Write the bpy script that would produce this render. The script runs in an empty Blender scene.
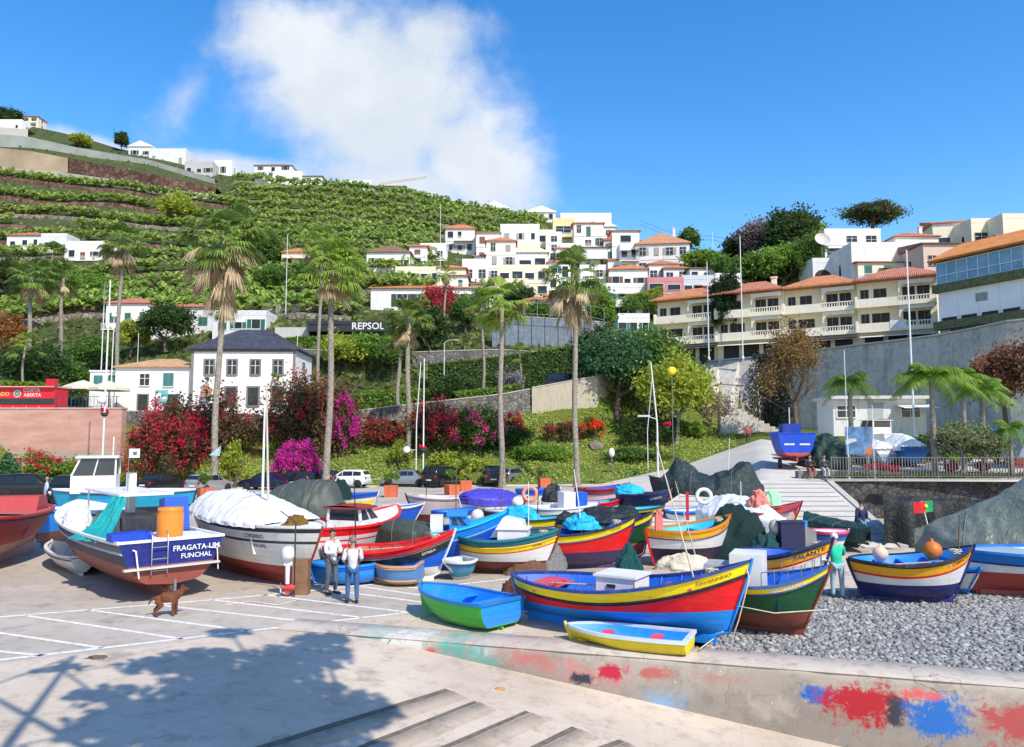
import bpy, bmesh, math, random
import numpy as np
from mathutils import Vector, Matrix, noise as mnoise
R = math.radians
rnd = random.Random(7)
nr = np.random.default_rng(11)
scene = bpy.context.scene
COL = scene.collection
F = 768.0; CX = 512.0; CY = 373.5; CH = 4.3; PITCH = math.atan(64.5/768)
cp, sp_ = math.cos(PITCH), math.sin(PITCH)
def ray(px, py):
    a = (px-CX)/F; b = (CY-py)/F
    return Vector((a, cp-b*sp_, sp_+b*cp))
def at(px, py, Y):
    d = ray(px, py); t = Y/d.y
    return Vector((d.x*t, Y, CH+d.z*t))
def gz(px, py, z=0.0):
    d = ray(px, py); t = (z-CH)/d.z
    return Vector((d.x*t, d.y*t, z))
def proj(p):
    q = Vector(p)-Vector((0,0,CH)); w = q.y*cp+q.z*sp_; b = -q.y*sp_+q.z*cp
    return CX+F*q.x/w, CY-F*b/w
# ---------------------------------------------------------------- camera
cam = bpy.data.objects.new('camera', bpy.data.cameras.new('camera')); COL.objects.link(cam)
cam.location = (0,0,CH); cam.rotation_euler = (R(90)+PITCH,0,0)
cam.data.sensor_width = 36; cam.data.lens = 36*F/1024; cam.data.clip_end = 4000
scene.camera = cam
# ---------------------------------------------------------------- materials
MATS = {}
def nodes_of(name):
    m = bpy.data.materials.new(name); m.use_nodes = True
    nt = m.node_tree; b = nt.nodes['Principled BSDF']
    return m, nt, b
def N(nt, typ, **kw):
    n = nt.nodes.new(typ)
    for k, v in kw.items(): setattr(n, k, v)
    return n
def L(nt, a, b): nt.links.new(a, b)
def mixc(nt, fac, a, b, mode='MIX'):
    n = N(nt, 'ShaderNodeMix', data_type='RGBA', blend_type=mode)
    for sock, val in ((n.inputs[0], fac), (n.inputs[6], a), (n.inputs[7], b)):
        if hasattr(val, 'is_output'): L(nt, val, sock)
        elif isinstance(val, (tuple, list)): sock.default_value = (*val[:3], 1)
        else: sock.default_value = val
    return n.outputs[2]
def math_(nt, op, a, b=0.0, c=0.0, clamp=False):
    n = N(nt, 'ShaderNodeMath', operation=op, use_clamp=clamp)
    for i, v in enumerate((a, b, c)):
        if hasattr(v, 'is_output'): L(nt, v, n.inputs[i])
        else: n.inputs[i].default_value = v
    return n.outputs[0]
def noise_(nt, scale, vec=None, detail=4, rough=.55, dist=0.0):
    n = N(nt, 'ShaderNodeTexNoise'); n.inputs['Scale'].default_value = scale
    n.inputs['Detail'].default_value = detail; n.inputs['Roughness'].default_value = rough
    n.inputs['Distortion'].default_value = dist
    if vec is not None: L(nt, vec, n.inputs['Vector'])
    return n.outputs['Fac']
def ramp_(nt, fac, lo, hi, smooth=False):
    n = N(nt, 'ShaderNodeMapRange'); n.inputs[1].default_value = lo; n.inputs[2].default_value = hi
    if smooth: n.interpolation_type = 'SMOOTHSTEP'
    L(nt, fac, n.inputs[0]); return n.outputs[0]
def pos_(nt, obj=True):
    if obj: return N(nt, 'ShaderNodeTexCoord').outputs['Object']
    return N(nt, 'ShaderNodeNewGeometry').outputs['Position']
def bump_(nt, b, h, strength, dist=.05):
    n = N(nt, 'ShaderNodeBump'); n.inputs['Strength'].default_value = strength; n.inputs['Distance'].default_value = dist
    L(nt, h, n.inputs['Height']); L(nt, n.outputs[0], b.inputs['Normal'])
def mul(c, k): return tuple(min(1, max(0, x*k)) for x in c)
def M(col, rough=.6, var=.18, scale=3.0, bump=.0, metal=0.0, dirt=0.0, name='paint', spec=.5, bscale=None):
    key = (name, tuple(col), rough, var, scale, bump, metal, dirt)
    if key in MATS: return MATS[key]
    m, nt, b = nodes_of(name)
    p = pos_(nt)
    f = noise_(nt, scale, p, 5)
    c = mixc(nt, ramp_(nt, f, .3, .7), mul(col, 1-var), mul(col, 1+var*.6))
    if dirt:
        mp = N(nt, 'ShaderNodeMapping'); mp.inputs['Scale'].default_value = (1.5, 1.5, .35); L(nt, p, mp.inputs[0])
        d = noise_(nt, 2.2, mp.outputs[0], 6, .7)
        c = mixc(nt, math_(nt, 'MULTIPLY', ramp_(nt, d, .5, .75), dirt), c, mul((.22,.2,.17), 1))
        d2 = noise_(nt, 14, p, 3, .7)
        c = mixc(nt, math_(nt, 'MULTIPLY', ramp_(nt, d2, .62, .72), dirt*.8), c, (.5,.48,.44))
    L(nt, c, b.inputs['Base Color'])
    b.inputs['Roughness'].default_value = rough; b.inputs['Metallic'].default_value = metal
    b.inputs['Specular IOR Level'].default_value = spec
    if bump: bump_(nt, b, noise_(nt, bscale or scale*4, p, 4), bump, .05)
    MATS[key] = m; return m
def paint(col, rough=.38, dirt=.25): return M(col, rough, .1, 1.2, .04, 0, dirt, 'hull_paint')
def hull_paint(col, rough=.42):
    '''old boat paint: plank seams, faded patches, chips, grime towards the keel'''
    key=('hullpaint',tuple(col))
    if key in MATS: return MATS[key]
    m,nt,b=nodes_of('hull_paint'); p=pos_(nt); sx=N(nt,'ShaderNodeSeparateXYZ'); L(nt,p,sx.inputs[0])
    c=mixc(nt,ramp_(nt,noise_(nt,1.1,p,5,.6),.3,.7),mul(col,.86),mul(col,1.06))
    mp=N(nt,'ShaderNodeMapping'); mp.inputs['Scale'].default_value=(1.2,1.2,7); L(nt,p,mp.inputs[0])
    fade=noise_(nt,1.6,mp.outputs[0],6,.7); g=.18*sum(col[:3])+.22
    c=mixc(nt,math_(nt,'MULTIPLY',ramp_(nt,fade,.52,.8),.35),c,tuple(.6*x+.4*g for x in col))
    z=math_(nt,'ADD',sx.outputs[2],math_(nt,'MULTIPLY',noise_(nt,.5,p,1),.12))
    fr=math_(nt,'FRACT',math_(nt,'DIVIDE',z,.155)); seam=ramp_(nt,math_(nt,'ABSOLUTE',math_(nt,'SUBTRACT',fr,.5)),.465,.49)
    c=mixc(nt,math_(nt,'MULTIPLY',seam,.38),c,mul(col,.35))
    ch=noise_(nt,17,p,4,.75); c=mixc(nt,math_(nt,'MULTIPLY',ramp_(nt,ch,.68,.71),.75),c,(.42,.38,.33))
    mp2=N(nt,'ShaderNodeMapping'); mp2.inputs['Scale'].default_value=(5,5,.5); L(nt,p,mp2.inputs[0])
    st=noise_(nt,1.5,mp2.outputs[0],5,.7); c=mixc(nt,math_(nt,'MULTIPLY',ramp_(nt,st,.56,.74),.28),c,(.16,.11,.07))
    gr=ramp_(nt,math_(nt,'ADD',sx.outputs[2],math_(nt,'MULTIPLY',st,.5)),.75,.15); c=mixc(nt,math_(nt,'MULTIPLY',gr,.4),c,(.13,.10,.08))
    L(nt,c,b.inputs['Base Color']); b.inputs['Specular IOR Level'].default_value=.4
    L(nt,math_(nt,'ADD',math_(nt,'MULTIPLY',fade,.35),rough-.1),b.inputs['Roughness'])
    bump_(nt,b,math_(nt,'SUBTRACT',math_(nt,'MULTIPLY',noise_(nt,9,p,3),.25),seam),.35,.02)
    MATS[key]=m; return m
def plaster(col, dirt=.25): return M(col, .85, .07, .5, .05, 0, dirt, 'plaster', .2)
def leafmat(c1, c2, name='leaves', trans=.25, rough=.55, nsc=.6):
    trans=min(.45,trans*1.6); c1=mul(c1,1.45); c2=mul(c2,1.4)
    key = (name, c1, c2, trans)
    if key in MATS: return MATS[key]
    m, nt, b = nodes_of(name)
    g = N(nt, 'ShaderNodeNewGeometry')
    f = noise_(nt, nsc, pos_(nt), 3)
    r = math_(nt, 'ADD', math_(nt, 'MULTIPLY', g.outputs['Random Per Island'], .65), math_(nt, 'MULTIPLY', ramp_(nt, f, .3, .7), .35))
    c = mixc(nt, r, c1, c2)
    L(nt, c, b.inputs['Base Color']); b.inputs['Roughness'].default_value = rough
    b.inputs['Specular IOR Level'].default_value = .25
    tr = N(nt, 'ShaderNodeBsdfTranslucent'); L(nt, mixc(nt, .5, c, mul(c2, 1.5)), tr.inputs[0])
    mx = N(nt, 'ShaderNodeMixShader'); mx.inputs[0].default_value = trans
    L(nt, b.outputs[0], mx.inputs[1]); L(nt, tr.outputs[0], mx.inputs[2])
    L(nt, mx.outputs[0], nt.nodes['Material Output'].inputs[0])
    MATS[key] = m; return m
def glass(col=(.02,.025,.03)):
    return M(col, .08, .3, 2.0, name='window_glass', spec=.6)
def cloth(col, rough=.75, fold=.5):
    key = ('cloth', tuple(col), rough, fold)
    if key in MATS: return MATS[key]
    m, nt, b = nodes_of('tarpaulin_cloth'); p = pos_(nt)
    f = noise_(nt, 2.5, p, 5, .6, .8)
    L(nt, mixc(nt, ramp_(nt, f, .3, .7), mul(col, .75), mul(col, 1.2)), b.inputs['Base Color'])
    b.inputs['Roughness'].default_value = rough
    if fold>.9:   # netting: crossed strands
        hs_=[]
        for dr in ('X','Y'):
            w=N(nt,'ShaderNodeTexWave'); w.bands_direction=dr; w.inputs['Scale'].default_value=13; w.inputs['Distortion'].default_value=9; w.inputs['Detail'].default_value=2; L(nt,p,w.inputs['Vector']); hs_.append(w.outputs['Fac'])
        h=math_(nt,'MULTIPLY',hs_[0],hs_[1]); c=mixc(nt,ramp_(nt,h,.05,.45),mul(col,.45),mul(col,1.4)); L(nt,c,b.inputs['Base Color'])
        bump_(nt,b,math_(nt,'ADD',math_(nt,'MULTIPLY',h,.5),noise_(nt,4,p,4,.6,1.5)),.9,.1)
    else: bump_(nt, b, noise_(nt, 4, p, 4, .6, 1.5), fold, .12)
    MATS[key] = m; return m
WHITE = (.8,.8,.78); BLACK=(.02,.02,.022)
# ---------------------------------------------------------------- mesh builder
class MB:
    def __init__(s): s.v=[]; s.f=[]; s.m=[]; s.sm=[]; s.k=0
    def mat(s, k): s.k=k; return s
    def add(s, vs, fs, smooth=False):
        o=len(s.v); s.v += [tuple(v) for v in vs]
        for f in fs: s.f.append(tuple(i+o for i in f)); s.m.append(s.k); s.sm.append(smooth)
    def box(s, x0,x1,y0,y1,z0,z1, M_=None):
        vs=[Vector((x,y,z)) for z in (z0,z1) for y in (y0,y1) for x in (x0,x1)]
        if M_ is not None: vs=[M_@v for v in vs]
        s.add(vs, [(0,2,3,1),(4,5,7,6),(0,1,5,4),(2,6,7,3),(0,4,6,2),(1,3,7,5)])
    def cbox(s, c, d, rz=0, rx=0, ry=0):
        M_=Matrix.Translation(c)@Matrix.Rotation(rz,4,'Z')@Matrix.Rotation(ry,4,'Y')@Matrix.Rotation(rx,4,'X')
        s.box(-d[0]/2,d[0]/2,-d[1]/2,d[1]/2,-d[2]/2,d[2]/2,M_)
    def bar(s, a, b, w, h=None):
        a=Vector(a); b=Vector(b); h=h or w; d=b-a; l=d.length
        if l<1e-6: return
        q=d.to_track_quat('X','Z').to_matrix().to_4x4()
        s.box(0,l,-w/2,w/2,-h/2,h/2, Matrix.Translation(a)@q)
    def tube(s, pts, rad, n=8, smooth=True, cap=True):
        pts=[Vector(p) for p in pts]; k=len(pts)
        if not hasattr(rad,'__len__'): rad=[rad]*k
        vs=[]; up=None
        for i,p in enumerate(pts):
            t=(pts[min(i+1,k-1)]-pts[max(i-1,0)])
            if t.length<1e-9: t=Vector((0,0,1))
            t.normalize()
            if up is None: up = Vector((0,0,1)) if abs(t.z)<.9 else Vector((1,0,0))
            a=t.cross(up)
            if a.length<1e-4: a=t.cross(Vector((0,1,0)))
            a.normalize(); b=a.cross(t).normalized(); up=b
            for j in range(n):
                an=2*math.pi*j/n
                vs.append(p+(a*math.cos(an)+b*math.sin(an))*rad[i])
        fs=[(i*n+j,i*n+(j+1)%n,(i+1)*n+(j+1)%n,(i+1)*n+j) for i in range(k-1) for j in range(n)]
        s.add(vs,fs,smooth)
        if cap: s.add([vs[j] for j in range(n)],[tuple(range(n))[::-1]]); s.add([vs[(k-1)*n+j] for j in range(n)],[tuple(range(n))])
    def grid(s, P, smooth=True, closed=False):
        r=len(P); c=len(P[0]); vs=[p for row in P for p in row]
        fs=[(i*c+j,i*c+j+1,(i+1)*c+j+1,(i+1)*c+j) for i in range(r-1) for j in range(c-1)]
        if closed: fs+=[(i*c+c-1,i*c,(i+1)*c,(i+1)*c+c-1) for i in range(r-1)]
        s.add(vs,fs,smooth)
    def lathe(s, prof, n=16, c=(0,0,0), smooth=True):
        P=[[(c[0]+r*math.cos(2*math.pi*j/n), c[1]+r*math.sin(2*math.pi*j/n), c[2]+z) for j in range(n)] for r,z in prof]
        s.grid(P,smooth,True)
    def prism(s, poly, y0, y1, M_=None):  # poly in xz
        n=len(poly); vs=[Vector((x,y0,z)) for x,z in poly]+[Vector((x,y1,z)) for x,z in poly]
        if M_ is not None: vs=[M_@v for v in vs]
        s.add(vs,[tuple(range(n)),tuple(range(n,2*n))[::-1]]+[(i,i+n,(i+1)%n+n,(i+1)%n) for i in range(n)])
    def build(s, name, mats, parent=None):
        if not isinstance(mats,(list,tuple)): mats=[mats]
        me=bpy.data.meshes.new(name); me.from_pydata(s.v,[],s.f)
        for m in mats: me.materials.append(m)
        me.polygons.foreach_set('material_index', s.m); me.polygons.foreach_set('use_smooth', s.sm)
        bm=bmesh.new(); bm.from_mesh(me); bmesh.ops.recalc_face_normals(bm, faces=bm.faces) if len(s.f)<4000 else None
        bm.to_mesh(me); bm.free(); me.update()
        o=bpy.data.objects.new(name,me); COL.objects.link(o)
        if parent: o.parent=parent
        return o
def np_mesh(name, V, Fq, mats, parent=None, midx=None, smooth=False):
    V=np.asarray(V,dtype=np.float32).reshape(-1,3); Fq=np.asarray(Fq,dtype=np.int32); k=Fq.shape[1]
    me=bpy.data.meshes.new(name); me.vertices.add(len(V)); me.vertices.foreach_set('co',V.ravel())
    me.loops.add(Fq.size); me.loops.foreach_set('vertex_index',Fq.ravel())
    me.polygons.add(len(Fq)); me.polygons.foreach_set('loop_start',np.arange(0,Fq.size,k,dtype=np.int32))
    me.polygons.foreach_set('loop_total',np.full(len(Fq),k,dtype=np.int32))
    if not isinstance(mats,(list,tuple)): mats=[mats]
    for m in mats: me.materials.append(m)
    if midx is not None: me.polygons.foreach_set('material_index',np.asarray(midx,dtype=np.int32))
    me.polygons.foreach_set('use_smooth',np.full(len(Fq),smooth))
    me.update(calc_edges=True); me.validate()
    o=bpy.data.objects.new(name,me); COL.objects.link(o)
    if parent: o.parent=parent
    return o
def thing(name, label, cat, loc=(0,0,0), rotz=0.0, group=None):
    o=bpy.data.objects.new(name,None); COL.objects.link(o); o.location=loc; o.rotation_euler=(0,0,rotz)
    o.empty_display_size=.3
    return tag(o,label,cat,group)
def tag(o, label, cat, group=None, kind=None):
    o['label']=label; o['category']=cat
    if group: o['group']=group
    if kind: o['kind']=kind
    return o
def struct(o): o['kind']='structure'; return o
def copy_tree(o, parent=None):
    c=o.copy(); COL.objects.link(c); c.parent=parent
    for ch in list(o.children): copy_tree(ch,c)
    return c
FONT=None
def text_mesh(txt, size):
    cu=bpy.data.curves.new('txt','FONT'); cu.body=txt; cu.size=size; cu.align_x='CENTER'; cu.align_y='CENTER'; cu.resolution_u=2
    cu.offset=size*.012
    o=bpy.data.objects.new('txt',cu); COL.objects.link(o)
    bpy.context.view_layer.update()
    me=bpy.data.meshes.new_from_object(o.evaluated_get(bpy.context.evaluated_depsgraph_get()))
    V=[v.co.copy() for v in me.vertices]; Fs=[tuple(p.vertices) for p in me.polygons]
    bpy.data.objects.remove(o); bpy.data.curves.remove(cu); bpy.data.meshes.remove(me)
    return V,Fs
def flat_text(txt, size, origin, rx, ry, off, m, parent, name='lettering', squash=1.0):
    V,Fs=text_mesh(txt,size); rx=Vector(rx).normalized(); ry=Vector(ry).normalized(); nn=rx.cross(ry)
    b=MB(); b.add([Vector(origin)+rx*v.x*squash+ry*v.y+nn*off for v in V],Fs); return b.build(name,m,parent)
# ---------------------------------------------------------------- light and sky
SUN_EL=R(46); SUN_AZ_FROM=Vector((.56,-.83,0)).normalized()   # direction towards the sun on the ground
sd=Vector((SUN_AZ_FROM.x*math.cos(SUN_EL),SUN_AZ_FROM.y*math.cos(SUN_EL),math.sin(SUN_EL)))
sun=bpy.data.objects.new('sun',bpy.data.lights.new('sun','SUN')); COL.objects.link(sun)
sun.data.energy=5; sun.data.angle=R(.5); sun.data.color=(1,.925,.80); sun.rotation_euler=sd.to_track_quat('Z','Y').to_euler()
world=bpy.data.worlds.new('World'); scene.world=world; world.use_nodes=True
nt=world.node_tree; bg=nt.nodes['Background']
sky=N(nt,'ShaderNodeTexSky'); sky.sky_type='NISHITA'; sky.sun_disc=False; sky.sun_elevation=SUN_EL
sky.sun_rotation=math.atan2(sd.x,sd.y); sky.air_density=1.0; sky.dust_density=.4; sky.ozone_density=2.0
hs=N(nt,'ShaderNodeHueSaturation'); hs.inputs['Saturation'].default_value=1.38; hs.inputs['Value'].default_value=1.66; hs.inputs['Hue'].default_value=.503
L(nt,sky.outputs[0],hs.inputs['Color'])
tc=N(nt,'ShaderNodeTexCoord'); sx=N(nt,'ShaderNodeSeparateXYZ'); L(nt,tc.outputs['Generated'],sx.inputs[0])
yy=math_(nt,'MAXIMUM',sx.outputs[1],.05)
U=math_(nt,'DIVIDE',sx.outputs[0],yy); V_=math_(nt,'DIVIDE',sx.outputs[2],yy)
cb=N(nt,'ShaderNodeCombineXYZ'); L(nt,U,cb.inputs[0]); L(nt,V_,cb.inputs[1])
n1=noise_(nt,5.5,cb.outputs[0],10,.62,.12); n2=noise_(nt,2.0,cb.outputs[0],4,.5)
def ell(cx,cy,rx,ry,ang=0):
    a=math_(nt,'SUBTRACT',U,cx); b=math_(nt,'SUBTRACT',V_,cy)
    ca,sa=math.cos(ang),math.sin(ang)
    x=math_(nt,'DIVIDE',math_(nt,'ADD',math_(nt,'MULTIPLY',a,ca),math_(nt,'MULTIPLY',b,sa)),rx)
    y=math_(nt,'DIVIDE',math_(nt,'SUBTRACT',math_(nt,'MULTIPLY',b,ca),math_(nt,'MULTIPLY',a,sa)),ry)
    return math_(nt,'SQRT',math_(nt,'ADD',math_(nt,'MULTIPLY',x,x),math_(nt,'MULTIPLY',y,y)))
def cl(px,py,rx,ry,ang,w):
    e=ell((px-512)/768,(438-py)/768,rx/768,ry/768,ang)
    return math_(nt,'MULTIPLY',math_(nt,'SUBTRACT',1.0,e),w)
m1=cl(380,95,165,125,-.55,1.0)
for args in ((285,30,110,60,.0,.9),(470,150,110,85,-.6,1.0),(400,180,170,50,-.1,.8),(430,20,70,50,0,.8),(340,80,130,90,0,1.0)):
    m1=math_(nt,'MAXIMUM',m1,cl(*args))
mm=math_(nt,'ADD',m1,math_(nt,'MULTIPLY',math_(nt,'SUBTRACT',n1,.5),1.9))
mask=ramp_(nt,mm,-.14,.70,True)
# thin low wisps over the ridge
w1=cl(95,150,110,22,-.35,.9); w1=math_(nt,'MAXIMUM',w1,cl(235,165,120,22,-.1,1.0))
w1=math_(nt,'MAXIMUM',w1,cl(170,85,60,26,.9,.25))
wm=ramp_(nt,math_(nt,'ADD',w1,math_(nt,'MULTIPLY',math_(nt,'SUBTRACT',n1,.52),1.3)),-.1,.55,True)
mask=math_(nt,'MAXIMUM',math_(nt,'MULTIPLY',mask,.97),math_(nt,'MULTIPLY',wm,.8))
shade=mixc(nt,ramp_(nt,noise_(nt,4.0,cb.outputs[0],6,.55),.35,.68,True),(4.9,5.4,6.0),(6.3,6.5,6.75))
skyc=mixc(nt,math_(nt,'MULTIPLY',ramp_(nt,sx.outputs[1],.12,-.35,True),.25),hs.outputs[0],(2.6,2.5,2.4))   # pale unseen sky behind the viewpoint, added to whiten the blue fill light
L(nt,mixc(nt,mask,skyc,shade),bg.inputs['Color'])
bg.inputs['Strength'].default_value=.15
scene.view_settings.view_transform='Standard'; scene.view_settings.look='None'; scene.view_settings.exposure=0
# ---------------------------------------------------------------- ground
def concrete(name, c1, c2, joints=None, crack=.6, stain=.5):
    m,nt,b=nodes_of(name); p=pos_(nt,False)
    c=mixc(nt,ramp_(nt,noise_(nt,.35,p,6,.6),.3,.7),c1,c2)
    f=noise_(nt,2.2,p,8,.75,.0)
    c=mixc(nt,math_(nt,'MULTIPLY',ramp_(nt,f,.5,.72),stain),c,mul(c1,.45))
    g=noise_(nt,38,p,3,.7)
    c=mixc(nt,math_(nt,'MULTIPLY',ramp_(nt,g,.55,.75),.45),c,mul(c2,1.3))
    c=mixc(nt,math_(nt,'MULTIPLY',ramp_(nt,g,.42,.28),.3),c,mul(c1,.5))
    vo=N(nt,'ShaderNodeTexVoronoi',feature='DISTANCE_TO_EDGE'); vo.inputs['Scale'].default_value=.42
    wv=N(nt,'ShaderNodeVectorMath',operation='ADD'); L(nt,p,wv.inputs[0])
    nz=N(nt,'ShaderNodeTexNoise'); nz.inputs['Scale'].default_value=1.1; nz.inputs['Detail'].default_value=5; L(nt,p,nz.inputs['Vector'])
    vm=N(nt,'ShaderNodeVectorMath',operation='SCALE'); vm.inputs['Scale'].default_value=1.6; L(nt,nz.outputs['Color'],vm.inputs[0]); L(nt,vm.outputs[0],wv.inputs[1])
    L(nt,wv.outputs[0],vo.inputs['Vector'])
    ck=math_(nt,'MULTIPLY',ramp_(nt,vo.outputs['Distance'],.006,.0),crack)
    ck=math_(nt,'MULTIPLY',ck,ramp_(nt,noise_(nt,.5,p,2),.45,.55))
    c=mixc(nt,ck,c,mul(c1,.25))
    hgt=math_(nt,'SUBTRACT',math_(nt,'ADD',math_(nt,'MULTIPLY',g,.25),math_(nt,'MULTIPLY',f,.5)),ck)
    L(nt,c,b.inputs['Base Color']); b.inputs['Roughness'].default_value=.88; b.inputs['Specular IOR Level'].default_value=.25
    bump_(nt,b,hgt,.35,.03)
    return m,nt,b,c
P0=Vector((-3.4,17.2,0)); P1=gz(1024,688,0); UD=(P1-P0).normalized()
def ground_mat():
    m,nt,b,c=concrete('harbour_concrete',(.40,.345,.29),(.54,.475,.405),stain=.6,crack=.22)
    p_=pos_(nt,False)
    oil=noise_(nt,.55,p_,4,.6); c=mixc(nt,math_(nt,'MULTIPLY',ramp_(nt,oil,.60,.70),.45),c,(.15,.13,.12))
    mpa=N(nt,'ShaderNodeMapping'); mpa.inputs['Scale'].default_value=(.5,3,1); mpa.inputs['Rotation'].default_value=(0,0,R(18)); L(nt,p_,mpa.inputs[0])
    c=mixc(nt,math_(nt,'MULTIPLY',ramp_(nt,noise_(nt,1,mpa.outputs[0],5,.6),.60,.80),.22),c,(.20,.18,.165))
    grit=noise_(nt,95,p_,2,.8); c=mixc(nt,math_(nt,'MULTIPLY',ramp_(nt,grit,.6,.72),.5),c,(.62,.58,.53)); c=mixc(nt,math_(nt,'MULTIPLY',ramp_(nt,grit,.38,.28),.5),c,(.12,.11,.10))
    br2=N(nt,'ShaderNodeTexBrick'); br2.inputs['Scale'].default_value=.22; br2.inputs['Mortar Size'].default_value=.004; br2.inputs['Color1'].default_value=br2.inputs['Color2'].default_value=(0,0,0,1); br2.inputs['Mortar'].default_value=(1,1,1,1); br2.offset=0
    mpb=N(nt,'ShaderNodeMapping'); mpb.inputs['Rotation'].default_value=(0,0,-math.atan2(UD.y,UD.x)); L(nt,p_,mpb.inputs[0]); L(nt,mpb.outputs[0],br2.inputs['Vector'])
    c=mixc(nt,math_(nt,'MULTIPLY',br2.outputs['Color'],.10),c,(.14,.12,.10))
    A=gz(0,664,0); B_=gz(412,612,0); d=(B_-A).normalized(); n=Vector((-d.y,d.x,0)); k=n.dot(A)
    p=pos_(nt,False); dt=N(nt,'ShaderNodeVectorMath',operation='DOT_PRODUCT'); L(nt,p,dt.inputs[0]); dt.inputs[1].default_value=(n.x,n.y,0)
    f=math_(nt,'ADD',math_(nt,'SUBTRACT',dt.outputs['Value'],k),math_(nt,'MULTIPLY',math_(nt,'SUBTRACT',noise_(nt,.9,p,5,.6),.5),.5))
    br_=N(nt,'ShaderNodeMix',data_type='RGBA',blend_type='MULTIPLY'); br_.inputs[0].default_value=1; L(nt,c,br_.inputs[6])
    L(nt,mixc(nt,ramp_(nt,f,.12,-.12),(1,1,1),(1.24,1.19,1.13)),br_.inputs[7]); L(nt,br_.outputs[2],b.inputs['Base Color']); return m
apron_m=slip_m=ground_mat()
ramp_m=concrete('ramp_concrete',(.52,.48,.43),(.64,.6,.54),stain=.3,crack=.2)[0]
P0=Vector((-3.4,17.2,0)); P1=gz(1024,688,0); UD=(P1-P0).normalized(); ND=Vector((-UD.y,UD.x,0))
SL=.135
def sn(s,n,z=0): return Vector((P0.x+UD.x*s+ND.x*n,P0.y+UD.y*s+ND.y*n,z))
def slz(s): return -SL*(math.sqrt((s-.2)**2+.35)+(s-.2))/2 if s>-3 else 0
def strip(name,s0,s1,n0,n1,ns,nn,zf,m):
    b=MB(); b.grid([[sn(s0+(s1-s0)*i/ns,n0+(n1-n0)*j/nn,zf(s0+(s1-s0)*i/ns)) for j in range(nn+1)] for i in range(ns+1)],True)
    return struct(b.build(name,m))
strip('slipway',-6,40,-26,0,92,2,slz,slip_m)
strip('harbour_yard',-90,-6,-26,0,2,2,lambda s:0,slip_m)
strip('harbour_apron',-90,110,0,88,4,4,lambda s:0,apron_m)
# lighter concrete edge left of the wall where the slipway begins (painted line side)
# slipway retaining wall with weathered paint splashes
WT=.95
wall_m,wnt,wb,wc=concrete('painted_wall',(.40,.35,.30),(.58,.52,.46),stain=.75,crack=.7)
g_=N(wnt,'ShaderNodeTexCoord'); sxx=N(wnt,'ShaderNodeSeparateXYZ'); L(wnt,g_.outputs['Object'],sxx.inputs[0])
nzz=noise_(wnt,3.2,g_.outputs['Object'],8,.7,.6); nz2=noise_(wnt,14,g_.outputs['Object'],5,.7)
def splash(c,cs,cz,rs,rz_,col,amt=1.0,edge=.12):
    a=math_(wnt,'DIVIDE',math_(wnt,'SUBTRACT',sxx.outputs[0],cs),rs); b2=math_(wnt,'DIVIDE',math_(wnt,'SUBTRACT',sxx.outputs[2],cz),rz_)
    d=math_(wnt,'SQRT',math_(wnt,'ADD',math_(wnt,'MULTIPLY',a,a),math_(wnt,'MULTIPLY',b2,b2)))
    d=math_(wnt,'ADD',d,math_(wnt,'MULTIPLY',math_(wnt,'SUBTRACT',nzz,.5),3.4))
    d=math_(wnt,'ADD',d,math_(wnt,'MULTIPLY',math_(wnt,'SUBTRACT',nz2,.5),1.1))
    return mixc(wnt,math_(wnt,'MULTIPLY',ramp_(wnt,d,1.05,.68-edge),min(1,amt*1.15)),c,col)
wc=mixc(wnt,math_(wnt,'MULTIPLY',ramp_(wnt,sxx.outputs[2],.01,-.05),.30),wc,(.16,.13,.10))  # face tinted darker than the top, edge shading put into the colour
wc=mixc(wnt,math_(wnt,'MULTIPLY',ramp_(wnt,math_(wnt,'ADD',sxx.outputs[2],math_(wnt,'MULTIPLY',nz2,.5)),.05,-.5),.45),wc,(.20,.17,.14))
wc=mixc(wnt,ramp_(wnt,math_(wnt,'MULTIPLY',nz2,nzz),.36,.42),wc,(.58,.54,.48))
for a in ((.4,-.06,.6,.14,(.2,.4,.38),.7,.4),(2.9,-.15,.35,.16,(.6,.6,.58),.8,.4),(4.6,-.2,.5,.16,(.5,.28,.24),.7,.5),(7.6,-.25,.7,.14,(.45,.2,.17),.6,.6),(8.6,-.7,.5,.3,(.5,.44,.36),.6,.6),(1.2,-.12,.9,.22,(.65,.66,.64),.75,.3),(2.3,-.12,.7,.2,(.12,.38,.33),.85,.4),(1.75,-.2,.22,.12,(.6,.08,.08),.8,.2),(3.0,-.3,.55,.25,(.10,.36,.30),.7,.5),
          (3.9,-.2,.9,.26,(.5,.17,.16),.75,.6),(5.1,-.4,1.0,.35,(.58,.20,.18),.55,.6),(5.55,-.3,.35,.16,(.5,.03,.06),.95,.15),(5.0,-.5,.3,.12,(.05,.05,.07),.95,.15),
          (6.5,-.28,.45,.15,(.5,.10,.08),.7,.3),(6.6,-.85,.5,.28,(.22,.42,.68),.7,.5),(9.35,-.42,.4,.2,(.02,.13,.45),1,.12),(10.2,-.5,.85,.42,(.42,.025,.035),1,.12),
          (10.7,-.6,.2,.3,(.05,.05,.06),.9,.1),(11.4,-.65,.6,.45,(.03,.15,.48),1,.12),(11.1,-.25,.4,.12,(.7,.12,.12),.8,.2),(12.6,-.6,.7,.4,(.42,.07,.07),.8,.2)):
    wc=splash(wc,*a)
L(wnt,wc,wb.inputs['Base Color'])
wroot=thing('retaining_wall','low weathered concrete wall beside the slipway splashed with old boat paint','wall',P0,math.atan2(UD.y,UD.x))
b=MB(); NS=120; Pg=[]
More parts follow.
